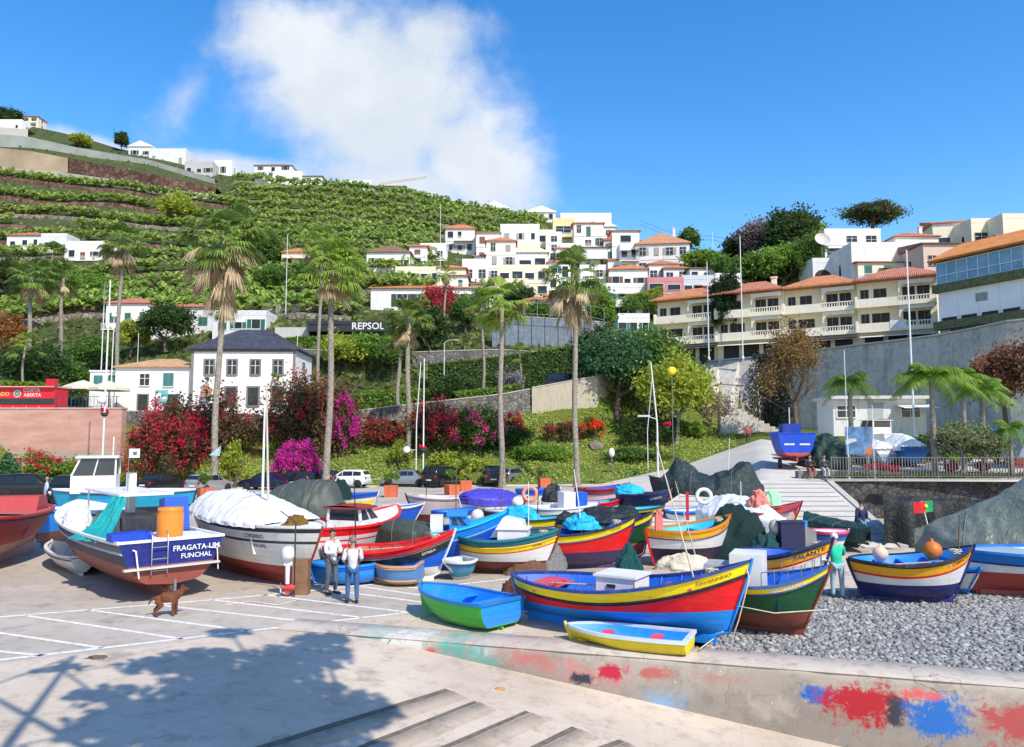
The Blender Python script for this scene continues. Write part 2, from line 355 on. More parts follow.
for i in range(NS+1):
    s=-2.0+i*.22; zb=slz(s)-.35
    def wob(k,s=s): return .03*mnoise.noise(Vector((s*1.3,k*3.1,0)))+.012*mnoise.noise(Vector((s*7,k,2)))
    Pg.append([(s,-.02+wob(1)*2,zb),(s,wob(2)*1.5,zb*.6),(s,wob(3),-.12),(s,.02+wob(4),-.02),(s,.07+wob(5),.035),(s,WT*.5,.045),(s,WT-.06+wob(6),.04),(s,WT+wob(7)*2,-.05)])
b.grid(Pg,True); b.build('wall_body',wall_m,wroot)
# timber inlays across the slipway
slp_m=concrete('sleeper_planks',(.38,.30,.22),(.56,.47,.37),stain=.7,crack=.3)[0]
groove_m=M((.17,.135,.10),.9,.35,6,.4,name='old_timber')
def slip_pt(px,py):
    d=ray(px,py); lo=2.0; 
    t=lo
    for _ in range(4000):
        p=Vector((0,0,CH))+d*t; q=p-P0; s=q.dot(UD)
        if p.z<=slz(s): return p
        t+=.01
    return p
for i,((ax,ay),(bx,by),w) in enumerate((((205,765),(448,690),.13),((330,760),(476,702),.10),((405,765),(528,712),.10),((500,765),(575,728),.12),((560,765),(622,741),.13))):
    A=slip_pt(ax,ay); Bp=slip_pt(bx,by); dd=(Bp-A).normalized(); A=A-dd*1.5
    pts=[A+(Bp-A)*k/12 for k in range(13)]
    b=MB(); sd_=dd.cross(Vector((0,0,1))).normalized()
    def zz(p): return Vector((p.x,p.y,slz((p-P0).dot(UD))+.006))
    b.grid([[zz(p+sd_*(w/2*(1+.3*mnoise.noise(p*2)))) ,zz(p-sd_*(w/2*(1+.3*mnoise.noise(p*2+Vector((5,0,0))))))] for p in pts])
    q=MB(); W2=.30
    def up(p,k,h): v=p-sd_*(-k) if False else p+sd_*k; return Vector((v.x,v.y,slz((v-P0).dot(UD))+h))
    q.grid([[up(p,-w/2-.02,.0),up(p,-w/2-.03,.016+.006*mnoise.noise(p*3)),up(p,-w/2-W2,.013),up(p,-w/2-W2-.12,.0)] if sd_.dot(Vector((0,1,0)))>0 else [up(p,w/2+.02,.0),up(p,w/2+.03,.016+.006*mnoise.noise(p*3)),up(p,w/2+W2,.013),up(p,w/2+W2+.12,.0)] for p in pts],True)
    struct(q.build('slipway_sleeper',slp_m))
    o=tag(b.build('timber_strip',groove_m),['long dark timber strip set into the slipway, nearest the tree shadow','short dark timber strip in the slipway, second from the shadow','third dark timber strip set into the slipway concrete','fourth dark timber strip in the slipway at the bottom edge','rightmost dark timber strip set into the slipway'][i],'timber strip','timber strips set into the slipway')
# parking lines on the apron
line_m,lnt,lb=nodes_of('worn_white_paint'); lp=pos_(lnt,False)
L(lnt,mixc(lnt,ramp_(lnt,noise_(lnt,7,lp,6,.75),.46,.66),(.85,.84,.82),(.45,.42,.39)),lb.inputs['Base Color']); lb.inputs['Roughness'].default_value=.8
b=MB()
def pline(a,c,w=.13):
    A=gz(*a,0); C_=gz(*c,0); d=(C_-A).normalized(); s_=Vector((-d.y,d.x,0))*w/2; n=max(2,int((C_-A).length))
    b.grid([[A+(C_-A)*k/n+s_+Vector((0,0,.004+.0005*(len(b.v)%7)/7)),A+(C_-A)*k/n-s_+Vector((0,0,.004))] for k in range(n+1)],False)
pline((-60,667),(412,612)); pline((-60,622),(235,598)); pline((235,598),(470,575)); 
for a,c in (((28,616),(182,639)),((88,610),(248,631)),((158,605),(318,623)),((212,600),(362,617.5)),((262,594.6),(405,612)),((320,589),(425,602.5)),((350,585),(440,598)),((-40,627),(102,648)),((-60,646),(48,656)),
            ((418,578),(560,564)),((445,586),(560,573)),((372,583),(450,592))): pline(a,c,.11)
for i_,v in enumerate(b.v): b.v[i_]=(v[0],v[1],.004)
struct(b.build('parking_lines',line_m))
# ---------------------------------------------------------------- hillside terrain
cols=[-260,0,120,220,300,400,500,600,680,760,850,940,1010,1060,1260]
def zc(Y,py): return at(512,py,Y).z
TN={ # N0..N10 (Y, z)
-260:[(50,-.5),(66,.05),(71,.8),(72,6.8),(95,7.3),(108,zc(108,385)),(125,zc(125,335)),(140,zc(140,292)),(200,zc(200,200)),(265,zc(265,92)),(420,zc(265,92))],
0:[(50,-.5),(66,.05),(70.5,.7),(72,6.7),(95,7.2),(108,zc(108,380)),(125,zc(125,335)),(140,zc(140,300)),(195,zc(195,215)),(255,zc(255,122)),(420,zc(255,122))],
120:[(50,-.5),(68,.05),(73,2.2),(77,6.4),(94,7.0),(106,zc(106,375)),(122,zc(122,330)),(140,zc(140,295)),(190,zc(190,222)),(245,zc(245,150)),(420,zc(245,150))],
220:[(50,-.5),(68,.05),(74,3.5),(77,6.4),(94,7.0),(104,zc(104,360)),(118,zc(118,325)),(140,zc(140,290)),(185,zc(185,232)),(240,zc(240,174)),(420,zc(240,174))],
300:[(50,-.5),(69,.05),(77,3.6),(80,5.6),(96,7.2),(104,zc(104,352)),(114,zc(114,325)),(140,zc(140,285)),(182,zc(182,232)),(235,zc(235,182)),(400,zc(235,182))],
400:[(50,-.5),(70,.05),(80,4.2),(82.5,7.0),(96,7.8),(101,zc(101,355)),(112,zc(112,328)),(137,zc(137,290)),(180,zc(180,238)),(230,zc(230,192)),(400,zc(230,192))],
500:[(50,-.5),(71,.05),(81,4.4),(83,8.2),(95,9),(100,zc(100,352)),(116,zc(116,328)),(138,zc(138,300)),(175,zc(175,257)),(225,zc(225,211)),(400,zc(225,211))],
600:[(50,-.5),(72,.05),(82,4.6),(84,10.2),(95,10.8),(100,zc(100,358)),(118,zc(118,325)),(135,zc(135,302)),(165,zc(165,262)),(210,zc(210,228)),(400,zc(210,228))],
680:[(44,-.5),(74,1.6),(84,5.0),(105,13.8),(109,14.1),(113,14.3),(126,zc(125,300)),(135,zc(135,290)),(150,zc(150,272)),(185,zc(185,252)),(400,zc(185,252))],
760:[(42,2.0),(77,4.2),(95.5,5.8),(96.3,14.2),(101,14.3),(112,14.6),(124,zc(124,300)),(130,zc(130,290)),(142,zc(142,270)),(165,zc(165,255)),(400,zc(165,255))],
850:[(41.6,2.0),(60,2.9),(84.2,5.0),(85,14.3),(92,14.4),(106,14.6),(116,zc(116,288)),(122,zc(122,272)),(132,zc(132,258)),(155,zc(155,250)),(400,zc(155,250))],
940:[(41.2,2.0),(56,2.9),(75.2,4.9),(76,14.2),(85,14.3),(98,14.6),(106,zc(106,280)),(114,zc(114,260)),(125,zc(125,250)),(150,zc(150,243)),(400,zc(150,243))],
1010:[(40.8,2.0),(52,2.8),(66.2,4.6),(67,14.2),(77,14.3),(90,14.6),(98,zc(98,275)),(108,zc(108,258)),(120,zc(120,246)),(145,zc(145,240)),(400,zc(145,240))],
1060:[(40.5,2.0),(48,2.6),(63.2,4.5),(64,14.2),(74,14.3),(86,14.6),(95,zc(95,270)),(106,zc(106,255)),(118,zc(118,243)),(142,zc(142,236)),(400,zc(142,236))],
1260:[(39,2.0),(42,2.4),(59.2,4.2),(60,14.2),(68,14.3),(76,14.6),(86,zc(86,268)),(98,zc(98,250)),(112,zc(112,240)),(138,zc(138,232)),(400,zc(138,232))]}
def ucol(px): return (px-512)/768
CU=[ucol(c) for c in cols]
def nodeval(u,k):
    if u<=CU[0]: Y,z=TN[cols[0]][k]; return Y,z
    for i in range(len(cols)-1):
        if u<=CU[i+1]:
            f=(u-CU[i])/(CU[i+1]-CU[i]); a=TN[cols[i]][k]; c=TN[cols[i+1]][k]
            return a[0]+(c[0]-a[0])*f,a[1]+(c[1]-a[1])*f
    return TN[cols[-1]][k]
def terr(u,kf):
    k=min(9,int(kf)); f=kf-k; a=nodeval(u,k); c=nodeval(u,k+1)
    return a[0]+(c[0]-a[0])*f,a[1]+(c[1]-a[1])*f
def TZ(X,Y):
    """terrain height under a point"""
    u=X/Y; prev=nodeval(u,0)
    if Y<=prev[0]: return 0.0
    for k in range(1,11):
        c=nodeval(u,k)
        if Y<=c[0]:
            f=(Y-prev[0])/max(1e-6,c[0]-prev[0]); return prev[1]+(c[1]-prev[1])*f
        prev=c
    return prev[1]
# terrain material: dry soil, grass, dark stone by slope
def soil_mat(name,c1,c2,c3,sc=.25):
    m,nt,b=nodes_of(name); p=pos_(nt,False)
    c=mixc(nt,ramp_(nt,noise_(nt,sc,p,6,.65),.38,.6),c1,c2)
    c=mixc(nt,ramp_(nt,noise_(nt,sc*5,p,6,.7),.5,.68),c,c3)
    L(nt,c,b.inputs['Base Color']); b.inputs['Roughness'].default_value=.95; b.inputs['Specular IOR Level'].default_value=.1
    bump_(nt,b,noise_(nt,2.5,p,6,.7),.8,.4); return m
hill_m=soil_mat('hill_soil',(.07,.08,.035),(.06,.10,.03),(.14,.11,.075))
grass_m=soil_mat('bank_grass',(.09,.16,.02),(.17,.20,.04),(.22,.16,.09),.35)
road_m=M((.2,.19,.18),.9,.15,.6,.1,name='asphalt',spec=.2)
segs=[(0,1,3,'harbour_back_ground',ramp_m),(1,3,10,'grass_bank',grass_m),(3,4,3,'upper_road',road_m),(4,10,60,'hillside',hill_m)]
us=[]
for i in range(len(cols)-1):
    n=10
    us+=[CU[i]+(CU[i+1]-CU[i])*j/n for j in range(n)]
us.append(CU[-1])
for k0,k1,n,nm,m in segs:
    b=MB(); P=[]
    for j in range(n+1):
        kf=k0+(k1-k0)*j/n; row=[]
        for u in us:
            Y,z=terr(u,kf)
            if nm=='hillside' and 0<j: z+=1.0*mnoise.noise(Vector((u*Y*.05,Y*.05,0)))*min(1,j/8)
            if nm=='grass_bank' and 0<j<n and u<.23: z+=.35*mnoise.noise(Vector((u*Y*.3,Y*.4,0)))
            row.append((u*Y,Y,z))
        P.append(row)
    b.grid(P,True); struct(b.build(nm,m))
RTOP=None
# vertical drop under the terrace behind the railing and the ramp
dark_stone=None
def stone_mat(name,c1,c2,mortar,scale=2.0):
    m,nt,b=nodes_of(name); p=pos_(nt,False)
    vo=N(nt,'ShaderNodeTexVoronoi'); vo.inputs['Scale'].default_value=scale; L(nt,p,vo.inputs['Vector'])
    ve=N(nt,'ShaderNodeTexVoronoi',feature='DISTANCE_TO_EDGE'); ve.inputs['Scale'].default_value=scale; L(nt,p,ve.inputs['Vector'])
    sx=N(nt,'ShaderNodeSeparateColor'); L(nt,vo.outputs['Color'],sx.inputs[0])
    c=mixc(nt,sx.outputs[0],c1,c2); c=mixc(nt,ramp_(nt,ve.outputs['Distance'],.09,.02),c,mortar)
    c=mixc(nt,math_(nt,'MULTIPLY',ramp_(nt,noise_(nt,.6,p,6,.7),.45,.7),.6),c,mul(c1,.4))
    L(nt,c,b.inputs['Base Color']); b.inputs['Roughness'].default_value=.92; b.inputs['Specular IOR Level'].default_value=.2
    bump_(nt,b,ve.outputs['Distance'],.6,.15); return m
basalt=stone_mat('basalt_wall',(.05,.05,.05),(.12,.115,.11),(.03,.03,.03),3.0)
greystone=stone_mat('grey_stone_wall',(.14,.135,.125),(.3,.28,.25),(.09,.085,.08),2.2)
b=MB()
RB=[gz(600,548,0),gz(902,548,0)]; RT=[at(700,478.5,42.0),at(826,480,42.0)]
RT[0].z=RT[1].z=2.0; RTOP=RT[1].copy()
P=[]
for i in range(15):
    f=i/14; P.append([RB[0].lerp(RT[0],f).lerp(RB[1].lerp(RT[1],f),j/8)+Vector((0,0,.012)) for j in range(9)])
b.grid(P,True)
A,B_,C_,D_=RB[0],RT[0],RB[1],RT[1]
b.add([A,B_,(B_.x,B_.y,-.3),(C_.x,C_.y,0),(C_.x,C_.y,.012),D_,(D_.x,D_.y,-.3)],[(0,1,2),(4,5,6)])
struct(b.build('boat_ramp',ramp_m))
# darker cross grooves of the ramp
gm=M((.24,.22,.2),.9,.3,3,.1,name='groove_concrete')
b=MB()
for i in range(1,13):
    f=i/13; a=RB[0].lerp(RT[0],f); c=RB[1].lerp(RT[1],f); d=Vector((0,.07,.0127)); e=Vector((0,-.07,-.0127)); up=Vector((0,0,.017))
    a=a.lerp(c,.02); c=a.lerp(c,.97)
    b.add([a+e+up,c+e+up,c+d+up,a+d+up],[(0,1,2,3)])
struct(b.build('ramp_grooves',gm))
b=MB()
b.bar(RB[1]+Vector((.1,0,.03)),RT[1]+Vector((.1,0,.03)),.3,.12); struct(b.build('ramp_kerb',M((.5,.47,.42),.9,.2,2,.1,name='kerb_stone')))
tw=thing('terrace_wall','dark basalt retaining wall under the railing beside the boat ramp','wall',(RT[1].x,42,0))
b=MB(); e=at(1160,480,42); b.box(0,e.x-RT[1].x,-.35,.5,-.3,1.98); b.build('stonework',basalt,tw)
b=MB(); b.box(-.1,e.x-RT[1].x,-.45,.52,1.98,2.1); b.build('coping',M((.35,.33,.3),.9,.2,2,.1,name='kerb_stone'),tw)
# pebble beach: a grey bed and thousands of cobbles
def in_beach(p):
    q=p-P0; n=q.dot(ND)
    return n>WT-.02
bed=M((.16,.16,.165),.95,.3,8,.5,name='beach_bed')
b=MB(); pts=[sn(5.2,WT),sn(30,WT),sn(30,12)+Vector((0,4,0)),gz(1100,588,0),gz(905,588,0),gz(830,592,0),gz(740,600,0),gz(700,655,0)]
b.add([Vector((p.x,p.y,.008)) for p in pts],[tuple(range(len(pts)))]); struct(b.build('beach',bed))
from mathutils.geometry import intersect_point_tri_2d
poly2=[(p.x,p.y) for p in pts]
def inside(x,y):
    c=False; j=len(poly2)-1
    for i in range(len(poly2)):
        xi,yi=poly2[i]; xj,yj=poly2[j]
        if (yi>y)!=(yj>y) and x<(xj-xi)*(y-yi)/(yj-yi)+xi: c=not c
        j=i
    return c
bm=bmesh.new(); bmesh.ops.create_icosphere(bm,subdivisions=1,radius=1); iv=np.array([v.co[:] for v in bm.verts]); iff=np.array([[v.index for v in f.verts] for f in bm.faces]); bm.free()
def pebbles(name,n,smin,smax,xr,yr,test,mat_,zb=0.0,seed=3):
    g=np.random.default_rng(seed); Vs=[];Fs=[];c=0;tries=0
    while c<n and tries<n*6:
        tries+=1; x=g.uniform(*xr); y=g.uniform(*yr)
        if not test(x,y): continue
        s=smin+(smax-smin)*g.random()**2.2; sc=np.array([s*g.uniform(.8,1.4),s*g.uniform(.7,1.1),s*g.uniform(.45,.75)])
        v=iv*(1+g.uniform(-.16,.16,(len(iv),1)))*sc; a=g.uniform(0,6.28); t=g.uniform(-.35,.35)
        ca,sa=math.cos(a),math.sin(a); ct,st=math.cos(t),math.sin(t)
        v=v@np.array([[ca,sa,0],[-sa,ca,0],[0,0,1]])@np.array([[ct,0,st],[0,1,0],[-st,0,ct]])
        v+=np.array([x,y,zb+sc[2]*g.uniform(.1,.9)]); Vs.append(v); Fs.append(iff+c*len(iv)); c+=1
    return np_mesh(name,np.concatenate(Vs),np.concatenate(Fs),mat_,smooth=True)
pm,pnt,pb=nodes_of('pebble'); gg=N(pnt,'ShaderNodeNewGeometry'); rr=gg.outputs['Random Per Island']
cr=N(pnt,'ShaderNodeValToRGB'); L(pnt,rr,cr.inputs[0]); e=cr.color_ramp.elements
e[0].position=0; e[0].color=(.10,.10,.10,1); e[1].position=1; e[1].color=(.5,.49,.47,1)
for pos,c in ((.3,(.20,.20,.20,1)),(.6,(.29,.29,.29,1)),(.85,(.36,.355,.35,1))): x=e.new(pos); x.color=c
L(pnt,mixc(pnt,math_(pnt,'MULTIPLY',noise_(pnt,25,pos_(pnt),3),.4),cr.outputs[0],(.3,.3,.3)),pb.inputs['Base Color']); pb.inputs['Roughness'].default_value=.8
xs=[p[0] for p in poly2]; ys=[p[1] for p in poly2]
def t_in(x,y): return x/y<.75 and inside(x,y)
o=pebbles('pebbles',30000,.026,.075,(min(xs),16.5),(min(ys),24.5),t_in,pm); tag(o,'grey rounded cobbles covering the beach in front of the boats','pebbles',kind='stuff')
# ---------------------------------------------------------------- boats
cBLUE=(.005,.11,.65); cLBLUE=(.008,.27,.85); cTURQ=(.01,.5,.8); cNAVY=(.012,.02,.16); cRED=(.82,.008,.012); cYEL=(1,.75,.004); cORG=(1,.45,.012)
cWHT=(.82,.82,.8); cGRN=(.01,.085,.03); cLGRN=(.06,.52,.05); cTEAL=(.01,.13,.13); cMAR=(.17,.022,.016); cBRN=(.22,.05,.03); cPUR=(.05,.03,.12); cPNK=(.72,.05,.12); cROX=(.27,.065,.045)
steel=M((.35,.36,.37),.4,.15,4,name='galvanised_steel',metal=.8); woodm=M((.16,.11,.07),.75,.3,4,.2,name='weathered_wood'); ropem=M((.62,.56,.45),.9,.2,9,name='rope'); blackm=M((.02,.02,.022),.5,.2,4,name='black_plastic')
whitem=paint(cWHT)
class Hull:
    pass
def make_boat(label, bow, stern, beam, bands, wl, bottom, gun=cNAVY, inner=cLBLUE, tw=0.0, hm=.72, zk=.10, rake=.55, tm=.42, deck=None, deckcol=None, thw=(), thwcol=cPNK,
              name='fishing_boat', text=None, tcol=BLACK, tpos=.82, tsize=.16, tdz=None, tside=None, rails=None, group=None, flare=.46, floor=.42, transom=None, ttext=None, keelcol=None, wlr=0.0,L_=None,zb=0.0,far=False,stem=.06,chock=False, trimcol=None):
    """bow/stern = (px,py,z) of the gunwale; bands = [(thickness,colour)...] down from the gunwale, last thickness is filler"""
    if bow[0]=='w': B=Vector(bow[1:]); S=Vector(stern[1:]); bow=(0,0,bow[3]); stern=(0,0,stern[3])
    else: B=gz(bow[0],bow[1],bow[2]+zb); S=gz(stern[0],stern[1],stern[2]+zb)
    S.z=0; B.z=0
    d=Vector((B.x-S.x,B.y-S.y,0)); Ln=d.length if not L_ else L_; th=math.atan2(d.y,d.x)
    root=thing(name,label,'boat' if name!='dinghy' else 'dinghy',(S.x,S.y,zb),th,group); S.z=zb
    hB,hS=bow[2],stern[2]; hM=hm*min(hB,hS) if hm<1.01 else hm
    H=Hull(); H.root=root; H.L=Ln; H.beam=beam
    # quadratic sheer through stern, min at ~.38, bow
    def h(t):
        if t<.36: return hM+(hS-hM)*((.36-t)/.36)**1.8
        return hM+(hB-hM)*((t-.36)/.64)**1.9
    def bg(t):
        if t>tm: return beam/2*max(0,(1-((t-tm)/(1-tm))**2.5))**.86
        s=((tm-t)/tm); k=1-s**2.3
        return beam/2*(tw+(1-tw)*max(0,k)**.86)
    def kz(t): return zk+ (.10*max(0,(t-.75)/.25)**2)*hB + (0 if tw==0 else .10*((.3-t)/.3)**2*hS if t<.3 else 0)
    def ex(t):
        a=abs(2*t-1)**2.2 if tw==0 else (max(0,(t-.45)/.55)**2)
        return flare+(.95-flare)*a
    def P(t,z,sd,off=0.0):
        zz=kz(t); v=min(1.02,max(0,(z-zz)/(h(t)-zz)))
        y=bg(t)*v**ex(t)+off
        x=Ln*t-rake*(t**6)*(1-min(1,v))**1.15
        if tw==0: x+=rake*.75*((1-t)**6)*(1-min(1,v))**1.15
        return Vector((x,sd*y,z))
    H.P=P;H.h=h;H.bg=bg
    T=[0,.015,.04,.08,.13,.19,.25,.31,.37,.43,.49,.55,.61,.67,.73,.78,.83,.87,.91,.94,.965,.985,1.0]
    mats=[];mi=[]
    def mid(c):
        m=hull_paint(c) if isinstance(c,tuple) else c
        if m not in mats: mats.append(m)
        return mats.index(m)
    def waterline(t): return wl+wlr*t
    rows=[]; cum=0
    for i,(tk,c) in enumerate(bands):
        n=max(1,int(tk/.18)) if i<len(bands)-1 else 4
        last=i==len(bands)-1
        for j in range(n):
            rows.append((cum,tk,j/n,c,last))
        cum+=tk
    def zrow(t,r,top):
        cum_,tk,f,c,last=r
        hh=h(t); wz=min(max(waterline(t),kz(t)+.02),hh-.05)
        if last:
            z0=hh-cum_; z0=max(z0,wz); return z0+(wz-z0)*f
        return max(hh-(cum_+tk*f),wz)
    b=MB()
    for sd in (1,-1):
        prev=None
        seq=[(r,rows[i+1] if i+1<len(rows) else None) for i,r in enumerate(rows)]
        ztab=[[zrow(t,r,0) for t in T] for r in rows]
        ztab.append([min(max(waterline(t),kz(t)+.02),h(t)-.05) for t in T])
        nb=6
        for q in range(1,nb+1): ztab.append([ztab[len(rows)][i]+(kz(t)-ztab[len(rows)][i])*(q/nb)**.8 for i,t in enumerate(T)])
        cl=[r[3] for r in rows]+[bottom]*nb
        i=0
        while i<len(cl):
            j=i
            while j+1<len(cl) and cl[j+1]==cl[i]: j+=1
            b.mat(mid(cl[i]))
            G=[[P(t,ztab[r][k],sd) for k,t in enumerate(T)] for r in range(i,j+2)]
            if sd<0: G=[row[::-1] for row in G]
            b.grid(G,True); i=j+1
        H.ztab=ztab; H.nrow=len(ztab)
    if tw>0:
        ztab=H.ztab; 
        for r in range(len(ztab)-1):
            c=cl[r] if transom is None else (transom if r<len(rows) else bottom)
            b.mat(mid(c)); z0,z1=ztab[r][0],ztab[r+1][0]
            b.add([P(0,z0,1),P(0,z0,-1),P(0,z1,-1),P(0,z1,1)],[(0,1,2,3)])
    b.build('hull',mats,root)
    # inner shell, floor
    b=MB(); zf=lambda t: kz(t)+floor*(hM-kz(.4))
    def inn(t,z,sd):
        p=P(t,z,sd); y=max(.0,abs(p.y)-.045); return Vector((p.x,sd*y,z))
    TI=[t for t in T if .012<t<.99]
    for sd in (1,-1):
        G=[[inn(t,h(t)-.01-(h(t)-.01-zf(t))*q/5,sd) for t in TI] for q in range(6)]
        b.grid(G,True)
    b.grid([[inn(t,zf(t),1) for t in TI],[inn(t,zf(t),-1) for t in TI]],False)
    if tw>0:
        t=TI[0]; b.add([inn(t,h(t)-.01,1),inn(t,h(t)-.01,-1),inn(t,zf(t),-1),inn(t,zf(t),1)],[(0,1,2,3)])
    b.build('interior',paint(inner,.5,.35),root)
    # ribs
    if Ln>3.2 and S.y<26 and not far and tw<.9:
        for t in [.15+.09*i for i in range(8)]:
            b=MB()
            b.tube([inn(t,h(t)-.03-(h(t)-.03-zf(t))*q/4,1)-Vector((0,.012,0)) for q in range(5)]+[inn(t,h(t)-.03-(h(t)-.03-zf(t))*q/4,-1)+Vector((0,.012,0)) for q in (4,3,2,1,0)],.022,4,False,False)
            b.build('rib',paint(mul(inner,.8),.5,.3),root)
    # gunwale
    gw=.075 if Ln>3.2 else .05
    b=MB()
    for sd in (1,-1):
        A=[];
        for t in T:
            p=P(t,h(t),sd); y=abs(p.y); yi=max(.0,y-gw)
            A.append([Vector((p.x,sd*(y+.03),h(t)-.035)),Vector((p.x,sd*(y+.03),h(t)+.03)),Vector((p.x,sd*yi,h(t)+.03)),Vector((p.x,sd*yi,h(t)-.035))])
        G=[[A[i][k] for i in range(len(T))] for k in range(4)]
        b.grid(G,False)
    if tw>0: y=bg(0)+.03; b.box(-.03,.06,-y,y,h(0)-.036,h(0)+.031)
    b.build('gunwale',paint(gun,.4,.35),root)
    # rub rails
    if rails is None:
        rails=[]; cum=0
        for tk,c in bands[:-1][:2]:
            cum+=tk; rails.append((cum,trimcol or cNAVY))
        rails=rails[:1]
    for off,c in rails:
        b=MB()
        for sd in (1,-1):
            b.tube([P(t,max(h(t)-off,kz(t)+.05),sd,.012) for t in T],.022,5,False)
        b.build('rub_rail',paint(c,.45,.2),root)
    # keel and stems
    b=MB(); kc=keelcol or bottom
    bowp=[P(1,z,1) for z in [h(1)+stem,h(1)-.02]+[h(1)+(kz(1)-h(1))*q/6 for q in range(1,7)]]
    bowp[0]=Vector((bowp[1].x+.02,0,h(1)+stem))
    kp=[P(t,kz(t),1) for t in (.93,.85,.7,.5,.3,.15,.05,0)]
    pts=[Vector((p.x,0,p.z)) for p in bowp+kp]
    pts=[p+Vector((.035 if i<len(bowp) else 0,0,0 if i<len(bowp)-1 else -.05)) for i,p in enumerate(pts)]
    b.tube(pts,.032,4,False)
    if tw==0:
        sp=[P(0,h(0)+(kz(0)-h(0))*q/6,1) for q in range(7)]; b.tube([Vector((p.x-.03,0,p.z)) for p in sp],.04,4,False)
    # deadwood down to the ground
    x0=pts[-1].x+.1; x1=pts[len(bowp)].x
    b.box(x0,x1,-.04,.04,.0,zk+.03)
    b.build('keel',paint(kc,.5,.4),root)
    if chock:
        for t in (.28,.62):
            for sd in (1,-1):
                b=MB(); p=P(t,kz(t)+.16,sd); b.cbox((p.x,p.y*.8,.08+zk*.4),(.22,.16,.16+zk*.8),sd*.2); b.build('wooden_chock',woodm,root)
    if deck:
        for d0,d1 in deck:
            b=MB()
            td=[d0+(d1-d0)*i/8 for i in range(9)]
            b.grid([[Vector((P(t,h(t),1).x,max(0,bg(t)-.03)*s,h(t)-.035+.06*(1-s*s))) for s in (-1,-.6,-.2,.2,.6,1)] for t in td],True)
            t=d0 if d0>.3 else d1
            x=P(t,h(t),1).x; yb=bg(t)-.045
            b.add([(x,-yb,h(t)-.04),(x,yb,h(t)-.04),(x,yb*.8,zf(t)+.05),(x,-yb*.8,zf(t)+.05)],[(0,1,2,3)])
            b.build('deck',paint(deckcol or inner,.5,.35),root)
    for t in thw:
        b=MB(); zz=h(t)-.16 if Ln>3.2 else h(t)-.1; w=.26 if Ln>3.2 else .22; yb=abs(P(t,zz,1).y)-.05
        x=Ln*t; b.box(x-w/2,x+w/2,-yb,yb,zz-.035,zz); b.build('thwart',paint(thwcol,.5,.35),root)
    # lettering, bent onto the planking
    def vis_side():
        c=root.matrix_basis.inverted()@Vector((0,0,CH)) if False else None
        v=Vector((-S.x,-S.y,0)); return 1 if (-math.sin(th)*v.x+math.cos(th)*v.y)>0 else -1
    H.side=vis_side()
    def hull_text(txt,t0,dz,size,col_,sd,squash=1.0,panel=None):
        V,Fs=text_mesh(txt,size)
        b=MB(); vs=[]
        for v in V:
            tx=v.x*squash*(-1 if sd>0 else 1)
            t=t0+tx/Ln; vs.append(P(t,h(t)-dz+v.y,sd,.012))
        if panel:
            w=max(abs(v.x) for v in V)*squash+size*.35; pv=[]
            for k in range(9):
                tx=(-w+2*w*k/8)*(-1 if sd>0 else 1); t=t0+tx/Ln
                pv.append([P(t,h(t)-dz+size*.55,sd,.008),P(t,h(t)-dz-size*.55,sd,.008)])
            b2=MB(); b2.grid(pv,False); b2.build('name_panel',paint(panel,.4,.1),root)
        b.add(vs,Fs); return b.build('lettering',M(col_,.5,.05,2,name='lettering_paint'),root)
    H.text=hull_text
    if text:
        hull_text(text,tpos,tdz if tdz is not None else bands[0][0]*.5,tsize,tcol,H.side if tside is None else tside)
    H.th=th; H.S=S; H.zf=zf; H.kz=kz
    def w2(x,y,z): return root.matrix_basis@Vector((x,y,z))
    Mx=Matrix.Translation(S)@Matrix.Rotation(th,4,'Z'); H.M=Mx
    H.w=lambda x,y,z: Mx@Vector((x,y,z))
    return H
def rope(parent,pts,r=.012,m=None,name='rope'):
    b=MB(); b.tube(pts,r,5); return b.build(name,m or ropem,parent)
def tarp(H,t0,t1,height,m,label,drop=.35,amp=.12,seed=0,ridge=0.6,rope_=True,name='tarpaulin',over=.06,end=0.25):
    P=[];nt_=64;ns=46
    for i in range(nt_+1):
        t=t0+(t1-t0)*i/nt_; tc_=min(.995,max(.005,t)); row=[]; x=H.L*t
        e=math.sin(math.pi*min(1,max(0,(t-t0)/(t1-t0))))**.45
        hh=height(( t-t0)/(t1-t0)) if callable(height) else height*e
        for j in range(ns+1):
            s=-1+2*j/ns; a=abs(s)
            y0=H.bg(tc_)+over
            if a<.8:
                y=s/.8*y0; z=H.h(tc_)+.05+hh*(1-(a/.8)**(1.3 if ridge else 2.2))
            else:
                k=(a-.8)/.2; y=math.copysign(y0+.03*k,s); z=H.h(tc_)+.05-drop*k
                y+=0
            nz=mnoise.fractal(Vector((x*1.7,s*2.4,seed*7.1)),1,2,4)
            f2=mnoise.noise(Vector((x*4,s*6,seed))); fo=1-abs(mnoise.noise(Vector((x*2.6+s*1.5,s*1.2,seed*3))))*2; f2+=.9*max(0,fo)**3
            row.append(Vector((x,y*(1+.03*f2),z+amp*nz*(1 if a<.8 else .5)+.03*f2)))
        P.append(row)
    root=thing(name,label,'tarpaulin',H.S,H.th)
    b=MB(); b.grid(P,True)
    b.build('sheet',m,root)
    if rope_:
        for t in (.3,.7):
            i=int(t*nt_); rope(root,[p+Vector((0,0,.02)) for p in P[i][1:-1]],.007,M((.3,.28,.24),.9,.2,9,name='rope'))
    return root
